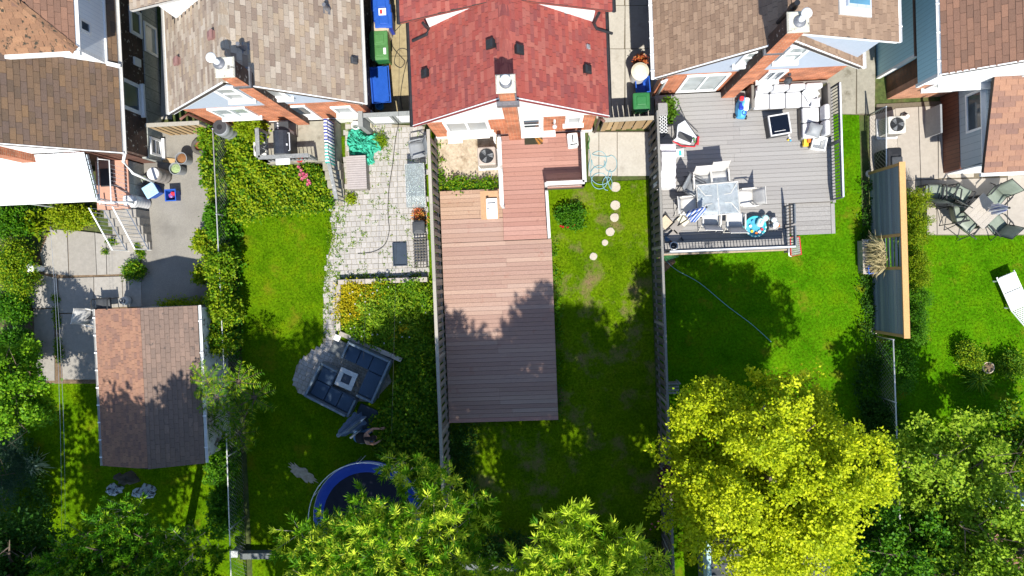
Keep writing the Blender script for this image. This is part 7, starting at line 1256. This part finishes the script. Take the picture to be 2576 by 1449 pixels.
# vine hedge over the chain link fence, one plant after another
for lb, u, v, rx, ry, h, n, mm in (('dark climbing vine at the top of chain link fence beside the tyre', 528, 345, .32, .5, 1.1, 3000, 'leaf_vine'), ('mixed flowering vine on chain link fence beside the asphalt', 535, 430, .3, .75, 1.2, 4200, 'leaf_vine'), ('dark vine with small white flowers on chain link fence', 548, 560, .4, .6, 1.3, 4800, 'leaf_mid'), ('yellow leaved vine bulging over the driveway', 522, 605, .45, .4, 1.1, 2600, 'leaf_lime'), ('leafy vine mound where the fence rail disappears', 558, 660, .55, .7, 1.7, 6200, 'leaf_vine'), ('pale vine shoot reaching over the shaded driveway', 510, 690, .35, .3, .8, 1200, 'leaf_lime'), ('thick ivy hedge beside the garage gutter', 560, 765, .55, .9, 1.7, 8000, 'leaf_vine'), ('ivy hedge next to the lower garage roof', 558, 850, .5, .7, 1.6, 5600, 'leaf_vine'), ('yellow green vine on garage side of the fence', 528, 820, .3, .6, 1.1, 2600, 'leaf_lime'), ('ivy thicket behind the garage corner', 562, 1160, .45, .8, 1.4, 4200, 'leaf_mid'), ('big leaved vine at bottom of the chain link fence', 560, 1280, .55, .9, 1.0, 3200, 'leaf_mid')): S('climbing_vine', lb, 'vine', u, v, rx, ry, h, n, .095, .075, MATS[mm], 'vines on the chain link fence', lump=9, clump=.07)
# dense beds that nobody could count
def bed(name, label, px, n, ln, wd, m, h=.3, mound=True, per=10, avoid=(), flowers=None, z=.05, spread=.09):
    pol = [(p.x, p.y) for p in PL(px, z)]; AVOID.append(pol); X = scatter(pol, n // per); k = len(X); c = np.array(pol).mean(0); hz = h * (.45 + .55 * np.sin(X[:, 0] * 3.1 + X[:, 1] * 2.3) ** 2) * NR.uniform(.5, 1.1, k); b = np.column_stack([X, z + hz]); pts = np.repeat(b, per, 0) + NR.normal(size=(k * per, 3)) * np.array([spread, spread, .05]); pts[:, 2] = np.maximum(pts[:, 2], .02)
    dirs = NR.normal(size=(k * per, 3)) * np.array([1, 1, .4]) + np.array([0, 0, .7]); o = facemesh(name, leaves(pts, dirs, ln, wd), MATS[m], np.clip(np.repeat(NR.random(k), per) * .6 + NR.random(k * per) * .4, 0, .999), 4); o['kind'] = 'stuff'; o['label'] = label; return o
bed('ground_cover', 'dense bright vines and leaves filling the bed beside the landing', [(530, 318), (640, 285), (672, 330), (672, 415), (790, 415), (815, 430), (835, 500), (832, 530), (700, 540), (610, 560), (585, 560), (540, 530)], 15000, .1, .07, 'leaf_vine', .4); bed('ground_cover', 'yellow tinged leaves among the bright vines', [(545, 330), (640, 400), (800, 440), (825, 510), (620, 540), (560, 480)], 2600, .1, .07, 'leaf_lime', .5)
bed('flower_bed', 'golden yellow flowering ground cover inside the stone wall', [(856, 714), (985, 710), (978, 750), (930, 775), (905, 800), (856, 815)], 7500, .08, .05, 'leaf_gold', .3); bed('flower_bed', 'mixed green bed inside the stone wall', [(900, 712), (1082, 706), (1086, 880), (1000, 895), (856, 832), (856, 790), (920, 780)], 9000, .1, .07, 'leaf_vine', .3); bed('flower_bed', 'bright green leaves among the mixed bed', [(960, 712), (1082, 708), (1086, 880), (1000, 890), (880, 840), (940, 790)], 7000, .09, .06, 'leaf_vine', .42); bed('fern_bed', 'dark feathery ferns in the middle of the bed', [(910, 765), (1010, 745), (1060, 790), (1050, 830), (960, 830), (905, 800)], 2600, .2, .025, 'leaf_olive', .4)
bed('ivy_bed', 'green ivy bed along the lower board fence', [(1015, 905), (1088, 880), (1106, 1190), (1000, 1200), (950, 1130), (945, 1060), (985, 1010), (1010, 960)], 17000, .11, .09, 'leaf_vine', .35); bed('ivy_bed', 'dark leaves at the fence foot below the red deck', [(1115, 1070), (1200, 1068), (1185, 1290), (1120, 1300)], 2600, .08, .06, 'leaf_deep', .12); bed('ivy_bed', 'green leaves along the sandy dirt patch', [(1100, 452), (1255, 452), (1255, 480), (1100, 482)], 1500, .08, .06, 'leaf_vine', .25); bed('ivy_bed', 'thin weeds along the dirt patch fence', [(1095, 360), (1112, 370), (1118, 460), (1098, 460)], 330, .07, .05, 'leaf_vine', .1)
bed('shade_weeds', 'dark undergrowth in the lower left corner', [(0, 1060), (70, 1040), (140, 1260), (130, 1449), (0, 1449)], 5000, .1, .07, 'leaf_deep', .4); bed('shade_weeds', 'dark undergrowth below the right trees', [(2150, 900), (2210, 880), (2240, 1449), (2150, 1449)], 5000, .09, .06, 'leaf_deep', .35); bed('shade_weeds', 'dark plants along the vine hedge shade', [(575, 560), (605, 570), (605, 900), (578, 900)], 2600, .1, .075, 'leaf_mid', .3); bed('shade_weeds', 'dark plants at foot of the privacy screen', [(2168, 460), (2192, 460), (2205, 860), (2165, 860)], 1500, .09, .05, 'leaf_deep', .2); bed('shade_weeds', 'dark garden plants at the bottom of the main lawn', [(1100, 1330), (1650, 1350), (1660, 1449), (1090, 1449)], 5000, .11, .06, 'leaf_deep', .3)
bed('ivy_bed', 'weeds along the red deck edge', [(1391, 600), (1400, 600), (1413, 1050), (1404, 1050)], 700, .07, .04, 'leaf_mid', .12)
def blooms(name, label, cat, pts, n, r, m, z):
    t = thing(name, label, cat, P(pts[0][0], pts[0][1], 0)); V = []; mb = MB()
    for u, v in pts:
        p = P(u, v, z); mb.tube([(p.x, p.y, 0), (p.x, p.y, z)], .006, 4)
        for k in range(n): a = 6.283 * k / n; V.append((tuple(p), (math.cos(a), math.sin(a), .35 + .5 * (k % 2))))
    q = np.array([x[0] for x in V]); d = np.array([x[1] for x in V]); facemesh('petals', leaves(q, d, r, r * .8, .1), MATS[m], NR.random(len(V)), 4, t); mb.build('stem', MATS['leaf_mid'], t); return t
blooms('pink_rose', 'large pink rose blooms behind the slate railing', 'flower', [(752, 420), (758, 430), (763, 438), (755, 440), (766, 446), (760, 450), (771, 441), (776, 455), (780, 461), (774, 464)], 12, .075, 'petal_pink', .75); blooms('pink_flower', 'pale pink blooms in the shade beside dark fence bottom', 'flower', [(1640, 1318), (1648, 1325), (1655, 1312), (1636, 1332)], 8, .05, 'petal_pink', .4)
blooms('white_flower', 'scattered small white flowers in the mixed bed', 'flower', [(RND.uniform(880, 1075), RND.uniform(720, 870)) for i in range(26)], 6, .035, 'petal_white', .45); blooms('yellow_flower', 'two clumps of yellow flowers beside the lower board fence', 'flower', [(1013 + RND.gauss(0, 9), 828 + RND.gauss(0, 6)) for i in range(30)] + [(990 + RND.gauss(0, 6), 850 + RND.gauss(0, 4)) for i in range(12)], 7, .045, 'leaf_gold', .45)
S('rose_bush', 'dark green rose bush beside the white deck railing', 'bush', 1433, 540, .58, .36, .45, 3000, .075, .045, MATS['leaf_mid'], lump=14); S('rose_bush', 'bright lower shoots of the bush by the deck step', 'bush', 1440, 560, .4, .2, .4, 1000, .07, .045, MATS['leaf_mid'], lump=5); blooms('red_rose', 'red rose blooms at lawn side of dark bush', 'flower', [(1410, 569), (1416, 571), (1428, 572), (1443, 566)], 9, .055, 'petal_red', .3)
S('dry_plant', 'dry orange plant against the board fence', 'plant', 1054, 545, .2, .3, .5, 420, .12, .03, MATS['orange_leaf'], lump=5); S('grass_tuft', 'green tuft beside the crumpled tarpaulin', 'plant', 958, 348, .18, .22, .35, 420, .16, .02, MATS['leaf_vine'], lump=4); S('climbing_plant', 'bright vine climbing the brick chimney of the tan roofed house', 'vine', 640, 318, .55, .45, 1.3, 4200, .1, .07, MATS['leaf_lime'], lump=9); S('climbing_plant', 'bright vine over the white air conditioner', 'vine', 668, 345, .25, .3, .8, 1200, .09, .06, MATS['leaf_lime'], lump=5); S('rose_bush', 'rose bush with light leaves below the landing steps', 'bush', 790, 440, .45, .4, .8, 2200, .08, .05, MATS['leaf_vine'], lump=7); S('step_plant', 'small yellow leaved plant beside bottom landing step', 'plant', 884, 500, .14, .2, .3, 360, .07, .05, MATS['leaf_lime'], lump=4); S('step_plant', 'round dark shrub at the bottom landing step', 'plant', 820, 508, .2, .2, .4, 900, .06, .04, MATS['leaf_mid'], lump=5)
# hosta, cedar hedge, pampas grass, shrubs on the sunny lawn
def rosette(name, label, u, v, n, ln, wd, m, h, cat='plant', rings=4):
    p = P(u, v, h * .5); t = thing(name, label, cat, (p.x, p.y, 0)); q = []; d = []; L_ = []
    for i in range(n): a = i * 2.4; f = (i + .5) / n; q.append((p.x + .04 * math.cos(a), p.y + .04 * math.sin(a), .04 + h * (1 - f) * .8)); d.append((math.cos(a), math.sin(a), .9 - .75 * f)); L_.append(ln * (.55 + .6 * f))
    facemesh('leaves', leaves(np.array(q), np.array(d), np.array(L_), wd, .9), MATS[m], NR.random(n), 4, t); MB().lathe([(.06, 0), (.05, .1), (.01, h * .8)], n=8).build('stem', MATS['leaf_mid'], t, world=False); return t
rosette('hosta', 'variegated pale edged hosta on the dark lawn', 90, 1168, 60, .5, .11, 'leaf_lime' if False else LEAF('leaf_hosta', [(.12, .22, .08), (.25, .34, .16), (.45, .52, .34)]).name, .35); rosette('spiky_plant', 'spiky green plant beside tan pot on sunny lawn', 2460, 955, 70, .55, .05, 'leaf_vine', .4)
for i in range(8):
    f = i / 7; u_, v_ = 2303 + 4 * f, 508 + 330 * f; S('cedar_hedge_plant', 'clipped bright cedar in hedge row behind the privacy screen', 'hedge', u_, v_, .36, .42, 1.35, 3400, .07, .022, MATS['leaf_lime'] if i < 5 else MATS['leaf_mid'], 'cedar hedge row', lump=9, clump=.05)
p = P(*Kp(975, 470), .8); t = thing('pampas_grass', 'arching straw coloured pampas grass in the screen gap', 'grass', (p.x, p.y, .36)); n = 420; yy = NR.uniform(py0 + .1, py1 - .1, n); q = np.column_stack([np.full(n, 10.85) + NR.normal(0, .05, n), yy, NR.uniform(.5, 1.25, n)]); d = np.column_stack([NR.uniform(-1, -.2, n), NR.normal(0, .5, n), NR.uniform(-.1, .6, n)]); facemesh('blades', leaves(q, d, .42, .03, .9), MATS['leaf_straw'], NR.random(n), 4, t); mb = MB()
for i in range(9): y = py0 + .12 + i * (py1 - py0 - .24) / 8; mb.tube([(10.82, y, .36), (10.86, y, 1.2)], .012, 4)
mb.build('stems', MATS['leaf_straw'], t)
S('round_shrub', 'clipped round shrub beside the tan pot', 'shrub', 2440, 897, .45, .45, .8, 3600, .06, .04, MATS['leaf_vine'], lump=9); S('lawn_shrub', 'spreading green shrub at the edge of sunny lawn', 'shrub', 2550, 918, .6, .4, .6, 3200, .06, .04, MATS['leaf_vine'], lump=8); S('fence_shrub', 'dark bluish shrub over the chain link rail below the screen', 'shrub', 2265, 920, .5, .9, 1.2, 4500, .07, .045, MATS['leaf_mid'], lump=10); S('fence_shrub', 'dark undergrowth shrub beside the yellow green tree', 'shrub', 2225, 1060, .5, .8, 1.2, 3600, .08, .05, MATS['leaf_deep'], lump=9)
# weeds between pavers
ex = []; rnd_ = []
X = scatter(PAV, 190); X = np.concatenate([X, scatter([(p.x, p.y) for p in PL([(832, 515), (880, 515), (850, 700), (815, 860), (810, 740)])], 150), scatter([(p.x, p.y) for p in PL([(848, 693), (1075, 690), (1075, 702), (848, 705)])], 120)]); X += NR.normal(0, .02, X.shape); per = 9; pts = np.repeat(np.column_stack([X, np.full(len(X), .05)]), per, 0) + NR.normal(size=(len(X) * per, 3)) * np.array([.035, .035, .006]); dirs = NR.normal(size=(len(X) * per, 3)) * np.array([1, 1, .2]) + np.array([0, 0, .5]); o = facemesh('paver_weeds', leaves(pts, dirs, .06, .025), MATS['leaf_vine'], NR.random(len(pts)), 4); tag(o, 'small weeds sprouting between the pavers', kind='stuff')
# ------------------------------------------------------------------ grass blades
for nm, x0, x1, y0, y1, mm in LAWNS:
    lo = (max(x0, -17.6), max(y0, -9.6)); hi = (min(x1, 16.3), min(y1, 5.3)); n = int((hi[0] - lo[0]) * (hi[1] - lo[1]) * 430); X = NR.uniform(lo, hi, (n, 2)); k = np.ones(n, bool)
    for q in AVOID: k &= ~inpoly(X[:, 0], X[:, 1], q)
    for a_, b_ in (((-3.4, -4.95), (.36, 4.7)), ((-3.4, 1), (1.9, 4.7)), ((3.9, .45), (9.6, 5.8)), ((-14.2, -5.5), (-11.1, -.6)), ((8, .6), (9.8, 2.1))): k &= ~((X[:, 0] > a_[0]) & (X[:, 0] < b_[0]) & (X[:, 1] > a_[1]) & (X[:, 1] < b_[1]))
    dens = .5 + .5 * np.sin(X[:, 0] * 1.7 + 1.3 * np.sin(X[:, 1] * 1.1)) * np.sin(X[:, 1] * 1.9 + np.cos(X[:, 0] * 1.3)); k &= NR.random(n) < (.45 + .55 * dens); X = X[k]; n = len(X); a = NR.uniform(0, 6.283, n); l = NR.uniform(.035, .085, n); wd = .013; b = np.column_stack([X, np.full(n, .006)]); s = np.column_stack([-np.sin(a), np.cos(a), np.zeros(n)]) * wd / 2; tip = b + np.column_stack([np.cos(a) * l * .7, np.sin(a) * l * .7, l * .75]); V = np.stack([b - s, b + s, tip], 1); o = facemesh('grass', V, MATS['grass_blade'], np.clip(NR.random(n) * .6 + .4 * dens[k] * (.9 if mm != 'grass_b' else 1.0), 0, .999), 3); tag(o, {'left': 'grass blades on the lawn around the garage', 'mid': 'grass blades on the trampoline lawn', 'main': 'grass blades on the lawn beside the red deck', 'right': 'grass blades on the lawn below the grey deck', 'far': 'grass blades on the sunny lawn by the cedar hedge'}[nm], kind='stuff')
# ------------------------------------------------------------------ the person on the blue stool
st = P(903, 1099, .4); t = thing('garden_stool', 'low blue plastic garden stool under the seated person', 'stool', (st.x, st.y, 0)); MB().lathe([(.18, .0), (.2, .2), (.22, .34), (.22, .37), (.0, .37)], n=20).build('seat', mat('stool_blue', [(.08, .2, .38), (.1, .24, .43)], rough=.4), t, world=False)
t = thing('person', 'dark haired person in black top sitting on blue stool, leaning over plants', 'person', (st.x + .09, st.y, 0), R(8))
def skinfig(name, joints, edges, root, mtl, sub=2):
    me = bpy.data.meshes.new(name); me.from_pydata([j[0] for j in joints], edges, []); o = bpy.data.objects.new(name, me); COL.objects.link(o); o.parent = t; me.materials.append(mtl); o.modifiers.new('skin', 'SKIN')
    if not me.skin_vertices: bpy.context.view_layer.objects.active = o
    for i, j in enumerate(joints): sv_ = me.skin_vertices[0].data[i]; sv_.radius = (j[1], j[1] * (j[2] if len(j) > 2 else 1)); sv_.use_root = (i == root)
    md = o.modifiers.new('smooth', 'SUBSURF'); md.levels = sub; md.render_levels = sub
    return o
J = [((0, 0, .47), .14, .9), ((.1, 0, .6), .13, .85), ((.24, 0, .76), .15, .8), ((.34, 0, .85), .13, .8), ((.42, 0, .9), .055), ((.48, 0, .92), .06),
     ((.32, .17, .84), .055), ((.5, .25, .62), .042), ((.7, .17, .46), .033), ((.32, -.17, .84), .055), ((.46, -.28, .6), .042), ((.68, -.2, .44), .033),
     ((.02, .1, .45), .095), ((.42, .17, .47), .07), ((.36, .17, .07), .045), ((.5, .18, .045), .04), ((.02, -.1, .45), .095), ((.4, -.2, .47), .07), ((.34, -.2, .07), .045), ((.48, -.21, .045), .04)]
Ed = [(0, 1), (1, 2), (2, 3), (3, 4), (4, 5), (3, 6), (6, 7), (7, 8), (3, 9), (9, 10), (10, 11), (0, 12), (12, 13), (13, 14), (14, 15), (0, 16), (16, 17), (17, 18), (18, 19)]
me = bpy.data.meshes.new('body'); 
try:
    o = skinfig('body', J, Ed, 0, MATS['skin'])
except Exception as ex_:
    print('skin data fallback', ex_); o = None
for s, hx_, hy_, hz_ in ((1, .7, .17, .46), (-1, .68, -.2, .44)):
    h_ = MB(); h_.rbox((hx_ + .05, hy_, hz_ - .02), (.09, .075, .03), .012)
    for k in range(4): y_ = hy_ - .03 + k * .02; l_ = (.055, .07, .065, .05)[k]; h_.tube([(hx_ + .09, y_, hz_ - .02), (hx_ + .09 + l_ * .6, y_, hz_ - .03), (hx_ + .09 + l_, y_, hz_ - .065)], [.009, .008, .006], 6)
    h_.tube([(hx_ + .03, hy_ + s * -.035, hz_ - .02), (hx_ + .07, hy_ + s * -.065, hz_ - .035), (hx_ + .1, hy_ + s * -.06, hz_ - .06)], [.011, .009, .007], 6); h_.build('hand', MATS['skin'], t, world=False, smooth=True)
hd = MB(); C_ = Vector((.56, 0, .93)); Mh = Matrix.Translation(C_) @ Matrix.Rotation(R(55), 4, 'Y'); rg = []
for k in range(1, 10): a = math.pi * k / 10; rg.append([Mh @ Vector((.098 * math.sin(a) * math.cos(q * .5236) * (1.05 if math.cos(q * .5236) > 0 else 1), .078 * math.sin(a) * math.sin(q * .5236), -.12 * math.cos(a))) for q in range(12)])
hd.loft(rg); hd.add([Mh @ Vector(p) for p in ((.095, -.014, .0), (.095, .014, .0), (.125, 0, -.02), (.09, 0, .035))], [(0, 2, 3), (2, 1, 3), (0, 1, 2)])
for s in (-1, 1): hd.lathe([(.012, -.008), (.024, 0), (.01, .01)], n=8, M=Mh @ Matrix.Translation((-.005, s * .08, 0)) @ Matrix.Rotation(R(90), 4, 'X'))
hd.build('head', MATS['skin'], t, world=False, smooth=True); ha = MB(); rg = []
for k in range(1, 9): a = math.pi * (.02 + .62 * k / 9); rg.append([Mh @ Vector((-.02 + .112 * math.sin(a) * math.cos(q * .5236) * (.82 if math.cos(q * .5236) > 0 else 1.1), .095 * math.sin(a) * math.sin(q * .5236), .135 * math.cos(a))) for q in range(12)])
ha.loft(rg[::-1]); ha.tube([Mh @ Vector((-.09, 0, .02)), Vector((.42, 0, .98)), Vector((.3, .03, .99)), Vector((.2, .05, .9))], [.08, .075, .06, .02], 9); ha.build('hair', MATS['hair'], t, world=False, smooth=True)
for s in (-1, 1): MB().lathe([(.009, 0), (.004, .008)], n=6, M=Mh @ Matrix.Translation((.088, s * .03, .015)) @ Matrix.Rotation(R(90), 4, 'Y')).build('eye', MATS['black_plastic'], t, world=False)
tp_ = MB(); rg = []
for (x, z, ry, rz2) in ((-.06, .5, .2, .15), (.06, .58, .19, .15), (.18, .71, .19, .15), (.26, .79, .18, .13)): rg.append([(x - .7 * rz2 * math.sin(q * .5236) * 1.02, ry * math.cos(q * .5236), z + .7 * rz2 * math.sin(q * .5236)) for q in range(12)])
tp_.loft(rg).build('black_top', pm('black_cloth', (.012, .012, .014), .9), t, world=False, smooth=True)
for s in (-1, 1): MB().tube([(-.02, s * .1, .47), (.2, s * .135, .5), (.4, s * .185, .49)], [.125, .11, .085], 10).build('shorts', MATS['bluecloth'], t, world=False, smooth=True)
